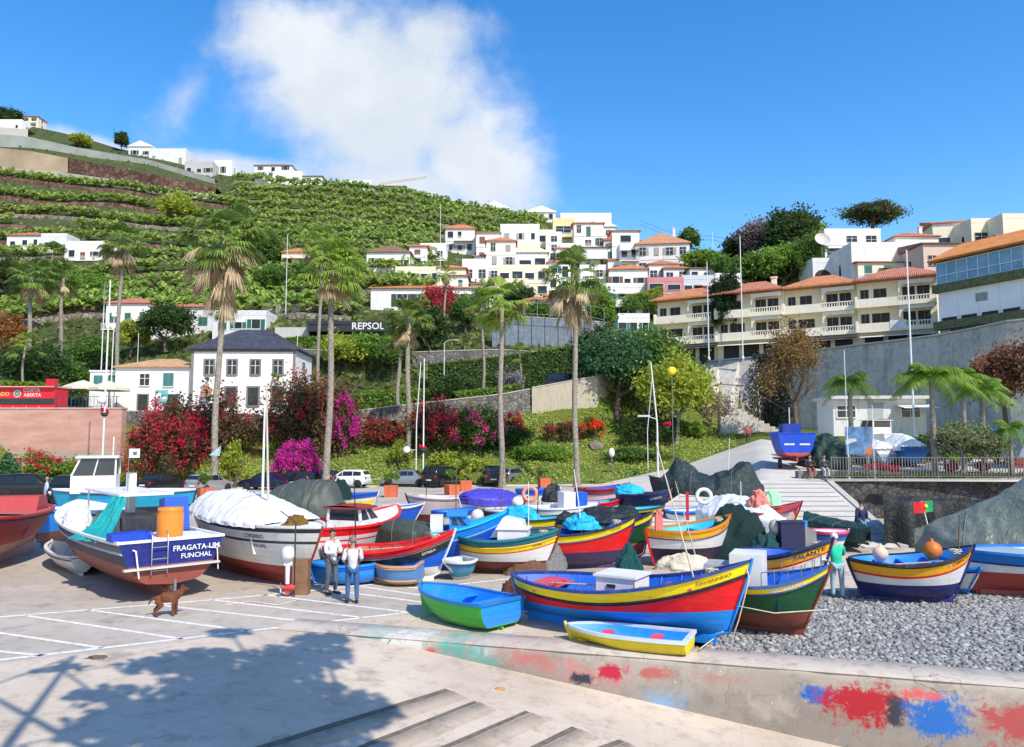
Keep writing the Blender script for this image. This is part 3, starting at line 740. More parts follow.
def heap(name,label,cat,c,r,m,seed=0,n=40,k=.35,squash=1.0,m2=None,cover=True):
    """draped heap of nets or sheeting: a lumpy dome with folds"""
    c=Vector(c); root=thing(name,label,cat,c)
    P=[]
    for i in range(n+1):
        a=i/n*math.pi/2*1.02; row=[]
        for j in range(64):
            b_=2*math.pi*j/64; dr=Vector((math.cos(b_)*math.sin(a),math.sin(b_)*math.sin(a),math.cos(a)))
            q=1+k*.75*mnoise.fractal(Vector((dr.x*1.3+seed*9,dr.y*1.3,dr.z*1.3)),1,2,2)+k*.16*math.sin(b_*7+seed*3+a*3)*math.sin(a)+.05*mnoise.noise(dr*6)+.10*max(0,1-2.2*abs(mnoise.noise(Vector((dr.x*2.4+seed,dr.y*2.4,dr.z*1.2)))))**2-.03*abs(mnoise.noise(dr*13))
            if i==n: q*=1.05
            row.append(Vector((dr.x*r[0]*q,dr.y*r[1]*q,max(0,dr.z*r[2]*q) if i<n else 0)))
        P.append(row)
    b=MB(); b.grid(P,True,True); b.build('folds' if cover else 'net',m,root)
    return root
def mast(parent,x,y,z0,z1,r=.04,m=None,lean=(0,0),name='mast'):
    b=MB(); n=6; b.tube([(x+lean[0]*i/n,y+lean[1]*i/n,z0+(z1-z0)*i/n) for i in range(n+1)],[r*(1-.45*i/n) for i in range(n+1)],7); return b.build(name,m or whitem,parent)
def cabin(parent,x0,x1,w,z0,z1,col,roofcol,front=.25,name='cabin',slope=.25,win=(.02,.025,.03),open_=False):
    """wheelhouse with raked front screen, side windows and an overhanging roof; front at x1"""
    b=MB(); fr=slope
    zs=z0+(z1-z0)*.5
    t=.05
    if True:
        b.box(x0,x1,-w/2,w/2,z0,zs)                       # lower body
        for sx in (x0+t/2,x1-t/2-fr*.0):
            for sy in (-1,1): b.bar((sx,sy*(w/2-t/2),zs),(sx-(fr if sx>x0+.1 else 0),sy*(w/2-t/2-.04),z1),t*1.5)
        b.bar((x1-t/2,0,zs),(x1-t/2-fr,0,z1),t)
        b.bar((x0+(x1-x0)*.5,-w/2+t/2,zs),(x0+(x1-x0)*.5-fr*.5,-w/2+t/2+.04,z1),t); b.bar((x0+(x1-x0)*.5,w/2-t/2,zs),(x0+(x1-x0)*.5-fr*.5,w/2-t/2-.04,z1),t)
    o=b.build(name,paint(col),parent)
    b=MB(); e=.035
    A=[(x1-e,-w/2+e,zs),(x1-e,w/2-e,zs),(x1-e-fr,w/2-e-.04,z1),(x1-e-fr,-w/2+e+.04,z1)]
    b.add(A,[(0,1,2,3)]); 
    for sy in (-1,1): b.add([(x0+e,sy*(w/2-e),zs),(x1-e,sy*(w/2-e),zs),(x1-e-fr,sy*(w/2-e-.04),z1),(x0+e,sy*(w/2-e-.04),z1)],[(0,1,2,3)])
    b.add([(x0+e,-w/2+e,zs),(x0+e,w/2-e,zs),(x0+e,w/2-e-.04,z1),(x0+e,-w/2+e+.04,z1)],[(0,1,2,3)])
    b.build('window',M((.03,.035,.045),.1,.2,2,name='window_glass',spec=.6),o)
    b=MB(); P=[]
    for i in range(5):
        s=-1+.5*i; P.append([(x0-.1,s*(w/2+.08),z1+.06*(1-s*s)+.05),(x1-fr+.18,s*(w/2+.08),z1+.06*(1-s*s)+.05)])
    b.grid(P,True); b.box(x0-.1,x1-fr+.18,-w/2-.08,w/2+.08,z1-.005,z1+.05); b.build('roof',paint(roofcol),o)
    return o
BO={}
# --- the big red, yellow and blue boat in the centre foreground
BO['main']=H=make_boat('large open boat banded broad yellow, red and bright blue, nearest the painted wall',(750,561,1.78),(512,573,1.02),2.3,
  [(.27,cYEL),(.035,(.03,.01,.01)),(.5,cRED)],.42,cLBLUE,gun=(.01,.05,.25),inner=cBLUE,thw=(.2,.42,.66,.8),thwcol=(.75,.06,.10),text='TAVARINHO',tpos=.895,tsize=.115,hm=.98,zk=.16,rake=.5,wlr=.34,rails=[(.27,(.03,.01,.02)),(.31,(.03,.01,.02))],tdz=.15,tcol=(.35,.2,.01))
b=MB(); x=H.L*.5; z=H.h(.5); b.box(x-.42,x+.5,-.42,.42,z-.35,z+.2); o=b.build('engine_box',paint((.78,.78,.76)),H.root)
b=MB(); b.box(x-.47,x+.55,-.47,.47,z+.2,z+.25); b.build('lid',paint((.8,.8,.78)),o); b=MB(); b.box(x-.15,x+.05,-.45,-.425,z-.02,z+.05); b.build('vent',blackm,o)
b=MB(); b.cbox((H.L*.17,0,H.h(.17)-.1),(.5,1.1,.05)); b.build('stern_board',paint((.75,.06,.10)),H.root)
mast(H.root,H.L*.82,.1,.6,4.2,.022,ropem,(-1.0,0),'boat_pole')
rope(H.root,[(H.L*.985,0,1.7),(H.L*1.0,-.1,1.45),(H.L*.985,-.12,1.1),(H.L*.96,-.1,.6),(H.L*.93,-.05,.15)],.014)
for k in range(4):
    tt=.15+.16*k; b=MB(); xx=H.L*tt; b.tube([(xx,-H.bg(tt)+.03,H.h(tt)+.02),(xx,-H.bg(tt)+.03,H.h(tt)+.14)],.014,6); b.build('thole_pin',woodm,H.root)
# --- green, yellow and maroon boat
BO['green']=H=make_boat('dark green boat with a yellow band and maroon bottom beside the large red boat',(829,566,1.55),(706,576,1.15),1.9,
  [(.17,cYEL),(.62,cGRN)],.5,cBRN,gun=(.03,.10,.28),inner=cBLUE,tw=.0,text='MADEIRENSE',tpos=.70,tsize=.12,tcol=(.75,.75,.75),deck=[(.62,.99)],deckcol=cBLUE,hm=.98,rake=.55,tdz=.1,zk=.14,wlr=.1,L_=None)
for sd in (1,-1):
    b=MB(); pp=[Vector((H.L*t,sd*(H.bg(t)-.08),H.h(t)+.30)) for t in (.5,.6,.7,.8,.88,.94)]; b.tube(pp,.012,5)
    for p in pp: b.tube([p,p-Vector((0,0,.3))],.01,5)
    b.build('hand_rail',steel,H.root)
b=MB(); x=H.L*.36; z=H.h(.4); b.box(x-.35,x+.35,-.45,.45,z-.3,z+.62); b.build('engine_cover',paint((.78,.78,.77)),H.root)
b=MB(); x=H.L*.16; b.box(x-.4,x+.3,-.4,.4,z-.3,z+.35); b.build('grey_box',M((.4,.42,.43),.6,.2,name='grey_paint'),H.root)
rope(H.root,[(-.1,-.6,1.0),(H.L*.3,-1.0,.75),(H.L*.6,-.98,.66),(H.L*.86,-.42,.66),(H.L*.97,0,.62)],.013)
# --- blue white yellow boat right behind it
BO['behindgreen']=H=make_boat('white boat with yellow band and thin red line, bow above the green boat',(832,539,1.75),(742,548,1.25),1.9,
  [(.08,cBLUE),(.22,cORG),(.05,cRED),(.6,cWHT)],.45,cNAVY,gun=(.02,.03,.10),inner=cBLUE,text='TALANTE',tpos=.86,tsize=.14,tdz=.19,hm=.98,zk=.15,rails=[(.08,BLACK)])
# --- right: white yellow red navy
BO['white_r']=H=make_boat('white boat with orange band, red line and navy bottom lying on the grey cobbles',(973,546,1.5),(848,558,1.1),2.0,
  [(.05,(.03,.03,.04)),(.24,cORG),(.06,cRED),(.45,cWHT)],.52,cNAVY,gun=(.02,.02,.03),inner=cLBLUE,text='CAMACHA',tpos=.86,tsize=.12,tdz=.15,tcol=(.2,.05,.02),thw=(.3,.5,.7),thwcol=cLBLUE,hm=.98,zk=.12,rake=.5,wlr=.06,rails=[(.05,BLACK)])
for k,(t,y,r,c) in enumerate(((.28,.2,.2,(.82,.56,.42)),(.70,.2,.24,(.62,.17,.02)))):
    b=MB(); b.lathe([(0.001,-r)]+[(r*math.sin(a),-r*math.cos(a)) for a in [math.pi*i/8 for i in range(1,8)]]+[(.03,r),(.03,r+.07),(.001,r+.07)],14,H.w(H.L*t,y,H.h(t)+.13)-Vector((0,0,0)))
    tag(b.build('buoy',M(c,.5,.15,3,name='buoy_plastic')),['pale round buoy resting near the stern of the orange-banded white boat','rusty orange round buoy resting in the orange-banded white boat'][k],'buoy')
# small white and blue boat just behind
BO['small_wb']=H=make_boat('small white boat with a blue band wedged behind the orange-banded one',(979,568,.85),(925,560,.7),1.2,[(.12,cLBLUE),(.4,cWHT)],.22,cLBLUE,gun=cLBLUE,inner=cWHT,hm=.95,zk=.05,name='fishing_boat')
# right edge boat
BO['right']=H=make_boat('white boat with blue band and red bottom cut by the right edge of the photo',(1190,520,2.1),(958,549,1.25),2.4,[(.3,(.01,.2,.62)),(.6,cWHT)],.68,(.42,.06,.05),gun=(.01,.2,.62),inner=(.3,.45,.6),deck=[(.02,.3)],deckcol=(.35,.45,.55),hm=.98,zk=.15,wlr=.15)
# --- green dinghy
BO['dg']=H=make_boat('green wooden dinghy with blue transom and blue inside, alone on the concrete',(421,583,.66),(503,601,.64),1.5,[(.6,cLGRN)],.06,cLGRN,gun=(.01,.18,.55),inner=cLBLUE,tw=.92,tm=.35,transom=cLBLUE,thw=(.25,.55),thwcol=cLBLUE,name='dinghy',hm=.93,zk=.04,rake=.12,flare=.10,floor=.10,chock=False,rails=[(.0,cLBLUE)])
BO['dy']=H=make_boat('low yellow dinghy, blue inside with two red seats, by the big red boat',(567,624,.34),(690,637,.34),1.1,[(.4,cYEL)],.03,cYEL,gun=(.6,.7,.78),inner=cLBLUE,tw=.92,tm=.45,transom=cYEL,thw=(.28,.68),thwcol=(.75,.06,.12),name='dinghy',hm=.95,zk=.04,rake=.12,flare=.10,floor=.08,chock=False,rails=[(.0,(.6,.7,.78))])
BO['db']=H=make_boat('bright blue box-ended dinghy beside the two talking men',(311,563,.62),(374,561,.62),1.3,[(.6,cLBLUE)],.06,cLBLUE,gun=cLBLUE,inner=cLBLUE,tw=.85,tm=.4,thw=(.4,.7),thwcol=cBLUE,name='dinghy',hm=.95,zk=.05,rake=.12,flare=.10,floor=.12,chock=False,rails=[(.1,cBLUE)])
BO['do']=H=make_boat('blue dinghy with worn orange painted frame, right of the bright blue dinghy',(372,562,.62),(421,563,.62),1.3,[(.07,(.62,.32,.16)),(.35,(.10,.26,.55)),(.1,(.62,.32,.16))],.1,(.62,.36,.2),gun=(.62,.36,.2),inner=cLBLUE,tw=.9,tm=.4,transom=(.10,.26,.55),thw=(.3,.6),thwcol=cLBLUE,name='dinghy',hm=.95,zk=.05,rake=.12,flare=.10,floor=.12,chock=False,rails=[(.07,(.62,.36,.2)),(.42,(.62,.36,.2))])
BO['dw']=H=make_boat('small pale blue and white dinghy under the green-banded boat',(444,561,.6),(470,558,.6),1.0,[(.1,cWHT),(.3,(.05,.35,.6))],.1,cWHT,gun=(.7,.75,.75),inner=(.5,.6,.6),tw=.7,name='dinghy',hm=.95,zk=.05,floor=.3,chock=False)
# --- left group
BO['frag']=H=make_boat('navy and grey boat with terracotta bottom, its broad transom turned to the slipway',(78,500,2.05),(173,539,1.62),2.9,
  [(.10,cWHT),(.16,(.10,.11,.14)),(.07,(.6,.6,.62)),(.8,(.022,.026,.055))],.98,cROX,gun=cWHT,inner=cWHT,tw=.93,tm=.5,transom=(.01,.02,.20),deck=[(.01,.2),(.72,.99)],deckcol=cWHT,hm=.97,zk=.28,rake=.9,flare=.27,floor=.6,rails=[(.10,(.05,.05,.06)),(.30,(.55,.55,.58))])
Lh=H
wt=Vector((-1,0,0)); yb=H.bg(0)
o=flat_text('FRAGATA-UM',.20,(-.02,-.62,1.36),(0,-1,0),(0,0,1),.012,M((.8,.8,.8),.5,.05,2,name='lettering_paint'),H.root)
o=flat_text('FUNCHAL',.18,(-.02,-.62,1.15),(0,-1,0),(0,0,1),.012,M((.8,.8,.8),.5,.05,2,name='lettering_paint'),H.root)
b=MB()
for y in (.55,.15): b.tube([(-.1,y,.75),(-.1,y,1.75),(.1,y,1.85)],.018,6)
for z in (.85,1.15,1.45): b.tube([(-.1,.55,z),(-.1,.15,z)],.015,6)
b.build('boarding_ladder',steel,H.root)
b=MB(); b.tube([(-.12,.85,.7),(-.12,.95,1.4),(-.05,1.0,1.42)],.022,6); b.build('trim_arm',whitem,H.root)
b=MB(); b.tube([(-.08,-1.2,.72),(-.1,-1.15,1.3),(-.02,-.95,1.32)],.018,6); b.build('hand_hold',whitem,H.root)
b=MB(); b.box(-.16,0,-1.22,1.22,.90,.95); b.build('swim_platform',paint((.6,.58,.56)),H.root)
b=MB(); b.tube([(.25,0,.35),(-.15,0,.33)],.04,8); b.box(-.3,-.24,-.03,.03,.1,.62); b.build('rudder',steel,H.root)
b=MB(); z=H.h(.2)
b.box(H.L*.33,H.L*.72,-1.1,.45,z+.98,z+1.05); 
o=b.build('canopy_roof',paint(cWHT),H.root)
for sx in (.35,.70):
    for sy in (-1.05,.38):
        b=MB(); b.tube([(H.L*sx,sy,z-.05),(H.L*sx,sy,z+.98)],.03,6); b.build('canopy_post',whitem,H.root)
b=MB(); b.box(H.L*.3,H.L*.62,-.9,.35,z-.3,z+.35); b.build('console',paint((.03,.035,.05)),H.root)
b=MB(); b.box(H.L*.50,H.L*.54,-.5,-.3,z,z+1.6); b.build('white_post',whitem,H.root)
mast(H.root,H.L*.45,-.1,z,z+2.4,.015,steel,(0,0),'flag_pole')
b=MB(); b.grid([[ (H.L*.45+.0+.015*math.sin(i*1.5),-.1-.32*i/6,z+2.38-.28*j) for j in (0,1)] for i in range(7)],True); o=b.build('flag',cloth((.75,.76,.78)),H.root)
b=MB(); b.cbox((H.L*.45-.02,-.27,z+2.24),(.02,.11,.1)); b.build('flag_emblem',M((.1,.12,.2),.7,name='flag_print'),o)
# cargo on it
def barrel(loc,r,h,col,label):
    b=MB(); b.lathe([(.001,0),(r*.9,0),(r*.97,.04),(r,h*.3),(r,h*.72),(r*.93,h*.86),(r*.95,h*.88),(r*.95,h),(.001,h)],18,loc)
    o=b.build('barrel',M(col,.45,.12,3,name='plastic')); 
    return tag(o,label,'barrel')
p=H.w(.62,-.12,1.63); barrel(p,.34,.78,(.85,.26,.03),'orange plastic barrel standing on the stern deck of the navy boat')
p=H.w(.45,.95,1.63)
cr_=thing('fish_crate','shallow blue crate on the stern deck beside the orange barrel','crate',p,H.th)
b=MB()
for a in ((-.25,.25,-.5,-.47),(-.25,.25,.47,.5),(-.25,-.22,-.47,.47),(.22,.25,-.47,.47)): b.box(a[0],a[1],a[2],a[3],.0,.2)
b.box(-.22,.22,-.47,.47,.01,.03); b.build('crate_body',M((.01,.06,.5),.5,.1,3,name='plastic'),cr_)
hp=thing('net_cover','teal net sheet hanging from the canopy down to the gunwale of the navy boat','net',(0,0,0)); b=MB()
A1=H.w(H.L*.40,.42,z+1.0); A2=H.w(H.L*.30,.40,z+1.0); C1=H.w(H.L*.36,1.75,1.45); C2=H.w(H.L*.12,1.35,1.5); G=[]
for i in range(25):
    f=i/24; a=A1.lerp(C1,f); c=A2.lerp(C2,f); sag=Vector((0,0,-.22*math.sin(math.pi*f))); G.append([a.lerp(c,j/16)+sag+Vector((0,0,1)).cross(c-a).normalized()*(.07*math.sin(j*1.7+f*2)+.05*mnoise.noise(Vector((j*.4,f*5,0)))) for j in range(17)])
b.grid(G,True); b.build('net_cloth',cloth((.01,.36,.36),.7),hp)
heap('white_sheet','crumpled white sheet beside the teal net on the navy boat','sheet',H.w(H.L*.55,1.0,1.6),(.4,.35,.6),cloth((.7,.7,.72),.7),seed=5,k=.3)
heap('net_pile','pile of ropes and nets with orange floats behind the orange barrel','net',H.w(H.L*.35,-.95,1.6),(.5,.45,.5),cloth((.25,.12,.1),.9,1.),seed=8)
b=MB(); b.box(-.25,.25,-.35,.35,0,1.0); o=b.build('blue_bin',M((.01,.09,.5),.5,.1,3,name='plastic')); o.location=H.w(H.L*.28,-1.0,1.5); o.rotation_euler=(0,R(12),H.th); tag(o,'tall blue plastic bin leaning at the side of the navy boat','bin')
# white tender under it
BO['tender']=make_boat('small white tender tucked under the side of the navy boat',(52,541,.7),(84,556,.62),1.1,[(.07,(.15,.15,.15)),(.4,(.75,.75,.75))],.1,(.75,.75,.75),gun=(.8,.8,.8),inner=(.7,.7,.7),tw=.7,hm=.95,zk=.05,floor=.3,name='dinghy',chock=False,rails=[(.12,(.1,.1,.1))])
# blue boat behind left
BO['blue_l']=H=make_boat('bright blue boat with brown bottom and a white round hatch on its bow deck',(34,512,1.45),(112,500,1.5),2.0,[(.06,(.3,.6,.8)),(.8,cLBLUE)],.62,(.2,.08,.05),gun=cLBLUE,inner=cLBLUE,deck=[(.45,.99)],deckcol=cLBLUE,hm=.99,zk=.2,text='MAREZINHA',tpos=.72,tdz=.42,tsize=.2,tcol=cWHT,rake=.3,flare=.5)
b=MB(); b.lathe([(.001,.06),(.28,.06),(.33,.03),(.35,0)],20,(H.L*.72,0,H.h(.72)+.02)); b.build('round_hatch',whitem,H.root)
# turquoise cabin boat behind
BO['cabin']=H=make_boat('turquoise hulled boat with a white glazed wheelhouse at the far left',(52,489,1.9),(196,489,1.75),2.7,[(.1,cWHT),(.62,(.02,.42,.68)),(.3,(.03,.035,.07))],.5,(.03,.03,.05),gun=cWHT,inner=cWHT,deck=[(.5,.99)],deckcol=cWHT,hm=.99,zk=.2,wlr=.1)
cabin(H.root,H.L*.56,H.L*.86,1.9,H.h(.6)-.05,H.h(.6)+1.6,cWHT,cWHT,slope=.35)
b=MB(); b.tube([(H.L*.6,0,H.h(.6)+1.3),(H.L*.6,0,H.h(.6)+2.6)],.03,6); b.build('aerial',whitem,H.root)
# red boat far left
BO['red_l']=H=make_boat('weathered dark red boat cut by the left edge of the photo',(-70,520,2.0),(40,503,1.75),2.6,[(.12,(.6,.06,.05)),(.7,(.36,.03,.03))],.85,(.42,.22,.19),gun=(.5,.03,.03),inner=(.4,.1,.1),deck=[(.01,.5)],deckcol=(.45,.12,.11),hm=.97,zk=.35)
b=MB(); b.prism([(-.6,0),(.7,0),(.5,.5),(-.3,.5)],-.8,.8,Matrix.Translation((H.L*.25,0,H.h(.3)))); b.build('cabin_top',paint((.45,.05,.05)),H.root)
# --- white boat with black stripes
BO['white_l']=H=make_boat('white boat with two black stripes and rusty red bottom under a white cover',(196,505,1.95),(322,527,1.82),2.35,[(.05,cWHT),(.13,(.04,.04,.05)),(.24,cWHT),(.08,(.05,.05,.06)),(.4,cWHT)],.62,(.36,.05,.04),gun=(.7,.7,.7),inner=cWHT,tw=0,deck=[(.01,.28)],deckcol=cWHT,hm=.98,zk=.22,rake=1.25,rails=[(.04,(.6,.6,.6))])
H.text('CORSARIO',.26,.32,.17,(.1,.1,.12),H.side); H.text('FUNCHAL',.25,.60,.15,(.1,.1,.12),H.side)
tarp(H,.22,.95,.75,cloth((.8,.8,.8),.7,.35),'white cover pulled over the hull with black stripes',drop=.12,amp=.06,seed=2,ridge=0)
mast(H.root,H.L*.42,0,1.2,5.4,.05,None,(0,0)); mast(H.root,H.L*.34,.1,1.3,5.9,.045,paint((.6,.55,.45)),(-.15,.3),'leaning_pole')
p=gz(294,597,0); b=MB(); b.tube([(0,0,0),(0,0,2.0),(-.45,.1,2.3)],.02,6); o=b.build('pipe_post',blackm); o.location=p; tag(o,'thin bent black pipe standing beside the outboard motor','pole')
b=MB(); b.box(-.22,.22,-.16,.16,0,.95); o=b.build('wooden_box',M((.24,.13,.07),.7,.3,4,.2,name='weathered_wood')); o.location=gz(301,594,0); tag(o,'upright brown wooden box beside the outboard motor','box')
# outboard motor hung on stern
ob=thing('outboard_motor','red and white outboard motor with its propeller near the ground behind the black-striped boat','outboard motor',gz(287,597,0),R(15))
b=MB(); b.tube([(0,0,.35),(0,0,1.0)],[.06,.07],8); b.box(-.1,.12,-.06,.06,.85,1.02); b.build('shaft',M((.7,.7,.7),.4,.1,name='grey_metal'),ob)
b=MB(); b.tube([(-.15,0,.25),(.2,0,.25)],[.05,.1],8); b.box(-.06,.06,-.015,.015,.08,.3); b.build('gear_case',paint((.6,.05,.04)),ob)
b=MB()
for k in range(3): b.cbox((-.17,.09*math.cos(k*2.1),.25+.09*math.sin(k*2.1)),(.02,.10,.10),0,k*2.1)
b.build('propeller',steel,ob)
b=MB(); b.lathe([(.001,0),(.16,0),(.19,.1),(.17,.28),(.1,.35),(.001,.36)],12,(0,0,1.0)); b.build('cowling',paint((.7,.7,.7)),ob)
heap('net_bundle','bundle of yellow and dark nets on the stern of the black-striped boat','net',H.w(1.15,.15,1.75),(.35,.35,.3),cloth((.4,.2,.03),.9,1.),seed=31)
# ---------------------------------------------------------------- middle and far boats
D_GRN=cloth((.015,.035,.032),.6); OLIVE=cloth((.07,.085,.07),.55,.25); W_CL=cloth((.85,.85,.85),.7,.35); BLK_CL=cloth((.012,.018,.022),.6); TQ_CL=cloth((.01,.42,.68),.6); PUR_CL=cloth((.06,.05,.45),.5,.2); NET_G=cloth((.01,.06,.055),.9,1.); NVY_CL=cloth((.015,.02,.09),.7)
BO['olive']=H=make_boat('red-bowed boat wrapped in a flat grey-green tarpaulin behind the white covered boat',(257,497,1.75),(346,505,1.5),2.3,[(.2,cRED),(.5,cRED)],.6,cLBLUE,gun=cRED,inner=cRED,hm=.98,far=True)
def oh(f): return 1.0*min(1,f/.12)*min(1,(1-f)/.45)**.5
tarp(H,.05,.86,oh,OLIVE,'smooth grey-green tarpaulin stretched over the red-bowed boat',amp=.03,ridge=0,drop=.5)
heap('green_net','dark green net bundle at the end of the grey-green tarpaulin','net',gz(326,540,0)+Vector((-.9,6.3,1.2)),(.6,.5,.95),NET_G,4)
BO['redwhite']=H=make_boat('white motorboat with red gunwale and dark raked windscreen behind the two men',(397,505,1.85),(316,529,1.55),1.95,[(.26,cRED),(.12,cWHT),(.05,cRED),(.6,cWHT)],.6,cWHT,gun=cRED,inner=cWHT,deck=[(.5,.99)],deckcol=cWHT,hm=.98,text='BEATRIZ',tpos=.74,tdz=.33,tsize=.13,zk=.2,rake=.7,rails=[])
o=cabin(H.root,H.L*.30,H.L*.54,1.25,H.h(.4)-.25,H.h(.4)+.50,cWHT,(.3,.02,.03),slope=.5)
BO['rednavy']=H=make_boat('boat banded red, ochre, navy and blue with white bottom behind the orange-framed dinghy',(454,530,1.5),(322,547,1.0),1.8,[(.2,cRED),(.06,cORG),(.26,(.01,.025,.035)),(.4,cBLUE)],.42,cWHT,gun=cRED,inner=(.4,.02,.02),hm=.96,text='ESTRELA',tpos=.83,tdz=.36,tsize=.11,tcol=cWHT,zk=.1,rake=.5)
BO['bluecuddy']=H=make_boat('bright blue boat with raised foredeck and dark windscreen in the middle of the yard',(507,511,1.9),(378,530,1.3),2.0,[(.3,cLBLUE),(.05,(.3,.6,.9)),(.5,cBLUE)],.5,cBLUE,gun=cTURQ,inner=cBLUE,deck=[(.55,.99)],deckcol=cTURQ,hm=.99,text='DELFIM',tpos=.52,tdz=.17,tsize=.14,tcol=cWHT,zk=.15,rails=[])
cabin(H.root,H.L*.56,H.L*.72,1.3,H.h(.6)-.2,H.h(.6)+.42,cLBLUE,cLBLUE,slope=.3)
tarp(H,.0,.42,.28,cloth((.05,.065,.05),.6,.25),'grey-green sheet over the stern of the bright blue boat',drop=.7,amp=.04,ridge=0,seed=9)
b=MB(); x=H.L*.46; b.box(x-.2,x+.2,-.6,-.15,H.h(.5)-.1,H.h(.5)+.5); b.build('white_locker',paint(cWHT),H.root)
b=MB(); c=gz(476,548,0)+Vector((0,1.1,1.15)); b.lathe([(.001,-.26)]+[(.26*math.sin(a),-.26*math.cos(a)) for a in [math.pi*i/8 for i in range(1,8)]]+[(.001,.26)],14,c)
tag(b.build('buoy',M((.7,.7,.7),.5,.2,5,name='buoy_plastic')),'white ball buoy hanging at the side of the bright blue boat','buoy')
BO['greenyel']=H=make_boat('boat with teal gunwale band over yellow over white, maroon below, in the middle',(559,529,1.42),(452,534,1.2),1.9,[(.24,(.012,.15,.19)),(.15,cYEL),(.04,cRED),(.5,cWHT)],.44,cMAR,gun=(.01,.2,.25),inner=(.02,.35,.6),hm=.93,thw=(.3,.6),thwcol=cRED,zk=.1,rake=.45,rails=[(.24,cORG)],text='VITORIA',tpos=.83,tdz=.32,tsize=.08)
b=MB(); x=H.L*.55; z=H.h(.5); b.box(x-.35,x+.6,-.4,.35,z-.3,z+.28); o=b.build('engine_box',paint(cWHT),H.root); b=MB(); b.box(x-.4,x+.65,-.45,.4,z+.28,z+.33); b.build('lid',paint(cWHT),o)
b=MB(); b.prism([(-.1,0),(1.0,0),(.9,.5),(.3,.62)],-.45,.45,Matrix.Translation((H.L*.40,.3,H.h(.5)+.0))); b.build('cuddy',paint(cWHT),H.root)
mast(H.root,H.L*.72,0,.8,2.9,.02,whitem)
BO['yr']=H=make_boat('open boat with yellow band over red over purple bottom in the middle rows',(635,516,1.68),(500,533,1.2),1.9,[(.24,cYEL),(.46,cRED)],.6,cPUR,gun=(.02,.02,.03),inner=cBLUE,hm=.98,text='SAO JOSE',tpos=.82,tdz=.12,tsize=.09,tcol=(.3,.2,.02),zk=.1,rake=.5,thw=(.3,.5),thwcol=cLBLUE)
heap('folded_sheet','turquoise sheet heaped amidships on the yellow and red boat','sheet',H.w(H.L*.62,.45,1.25),(.6,.45,.45),TQ_CL,6)
BO['yg']=H=make_boat('boat with yellow band over dark green and salmon bottom, bow beside the orange boat',(652,512,1.66),(556,523,1.35),1.7,[(.22,cYEL),(.5,cGRN)],.62,(.55,.14,.12),gun=(.02,.02,.03),inner=(.03,.1,.1),hm=.98,zk=.1,rake=.35)
tarp(H,.0,.85,.45,BLK_CL,'black crumpled sheet on the yellow and green boat',drop=.0,amp=.16,seed=12,rope_=False)
BO['or']=H=make_boat('boat with orange band over white and dark plum bottom, turquoise inside',(730,515,1.62),(646,529,1.25),1.85,[(.28,cORG),(.42,cWHT)],.62,(.03,.02,.06),gun=(.7,.25,.02),inner=cTURQ,hm=.97,zk=.1,rake=.4,keelcol=cRED,text='ALVOR',tpos=.80,tdz=.14,tsize=.09,tcol=(.3,.1,.01),thw=(.25,.45,.65),thwcol=cTURQ)
mast(H.root,H.L*.42,-.9,.3,2.9,.022,ropem,(-.9,-.3),'boat_pole')
b=MB(); b.box(-.12,.12,-.1,.1,0,.55); b.box(-.09,.09,-.07,.07,.55,.7); o=b.build('fuel_can',M((.75,.2,.18),.5,.1,3,name='plastic')); o.location=H.w(H.L*.1,-.3,1.2); tag(o,'salmon plastic can at the stern of the orange-banded plum boat','can')
# life ring helper
def ring(loc,nrm,r,col,label,seg=None):
    n=24;m=8;q=Vector(nrm).to_track_quat('Z','Y').to_matrix(); b=MB(); G=[]
    for i in range(n):
        a=2*math.pi*i/n; G.append([Vector(loc)+q@Vector(((r+.28*r*math.cos(c_))*math.cos(a),(r+.28*r*math.cos(c_))*math.sin(a),.25*r*math.sin(c_))) for c_ in [2*math.pi*j/m for j in range(m)]])
    G.append(G[0]); b.grid(G,True,True); return tag(b.build('life_ring',M(col,.5,.08,4,name='ring_plastic')),label,'life ring')
ring(H.w(H.L*.78,.5,2.25),(-.2,-1,.1),.24,(.8,.8,.78),'white life ring standing over the bow of the orange-banded plum boat')
b=MB(); b.box(-.05,.05,-.03,.03,0,1.0); o=b.build('red_post',M((.5,.02,.04),.5,.1,3,name='plastic')); o.location=H.w(H.L*.62,.75,1.4); tag(o,'dark red post beside the white life ring','post')
BO['yel_s']=H=make_boat('small boat with yellow band in the second row, turquoise stern sheet',(578,514,1.36),(496,518,1.2),1.5,[(.26,cYEL),(.4,cWHT)],.5,cWHT,gun=(.02,.02,.03),inner=cTURQ,hm=.97,far=True,text='ROSA',tpos=.75,tdz=.12,tsize=.08)
heap('folded_sheet','turquoise sheet over the stern of the small yellow-banded boat','sheet',H.w(H.L*.28,0,1.1),(.8,.6,.5),TQ_CL,7)
BO['wh_s']=H=make_boat('white boat with small white cabin and blue locker in the second row',(598,503,1.6),(522,507,1.5),1.7,[(.3,cWHT),(.5,cWHT)],.6,cBLUE,gun=cWHT,inner=cWHT,deck=[(.6,.99)],deckcol=cWHT,hm=.98,far=True)
b=MB(); x=H.L*.5; z=H.h(.5); b.box(x,x+.5,-.5,.4,z-.1,z+.62); b.build('white_cabin',paint(cWHT),H.root)
b=MB(); b.box(x+.55,x+1.0,-.5,.3,z-.1,z+.6); b.build('blue_locker',paint(cBLUE),H.root)
BO['mar_s']=H=make_boat('small boat with white gunwale and maroon hull beside the orange life ring',(541,504,1.5),(484,509,1.35),1.6,[(.1,cWHT),(.16,(.03,.02,.02)),(.5,cMAR)],.5,cMAR,gun=cWHT,inner=(.3,.3,.3),hm=.97,far=True)
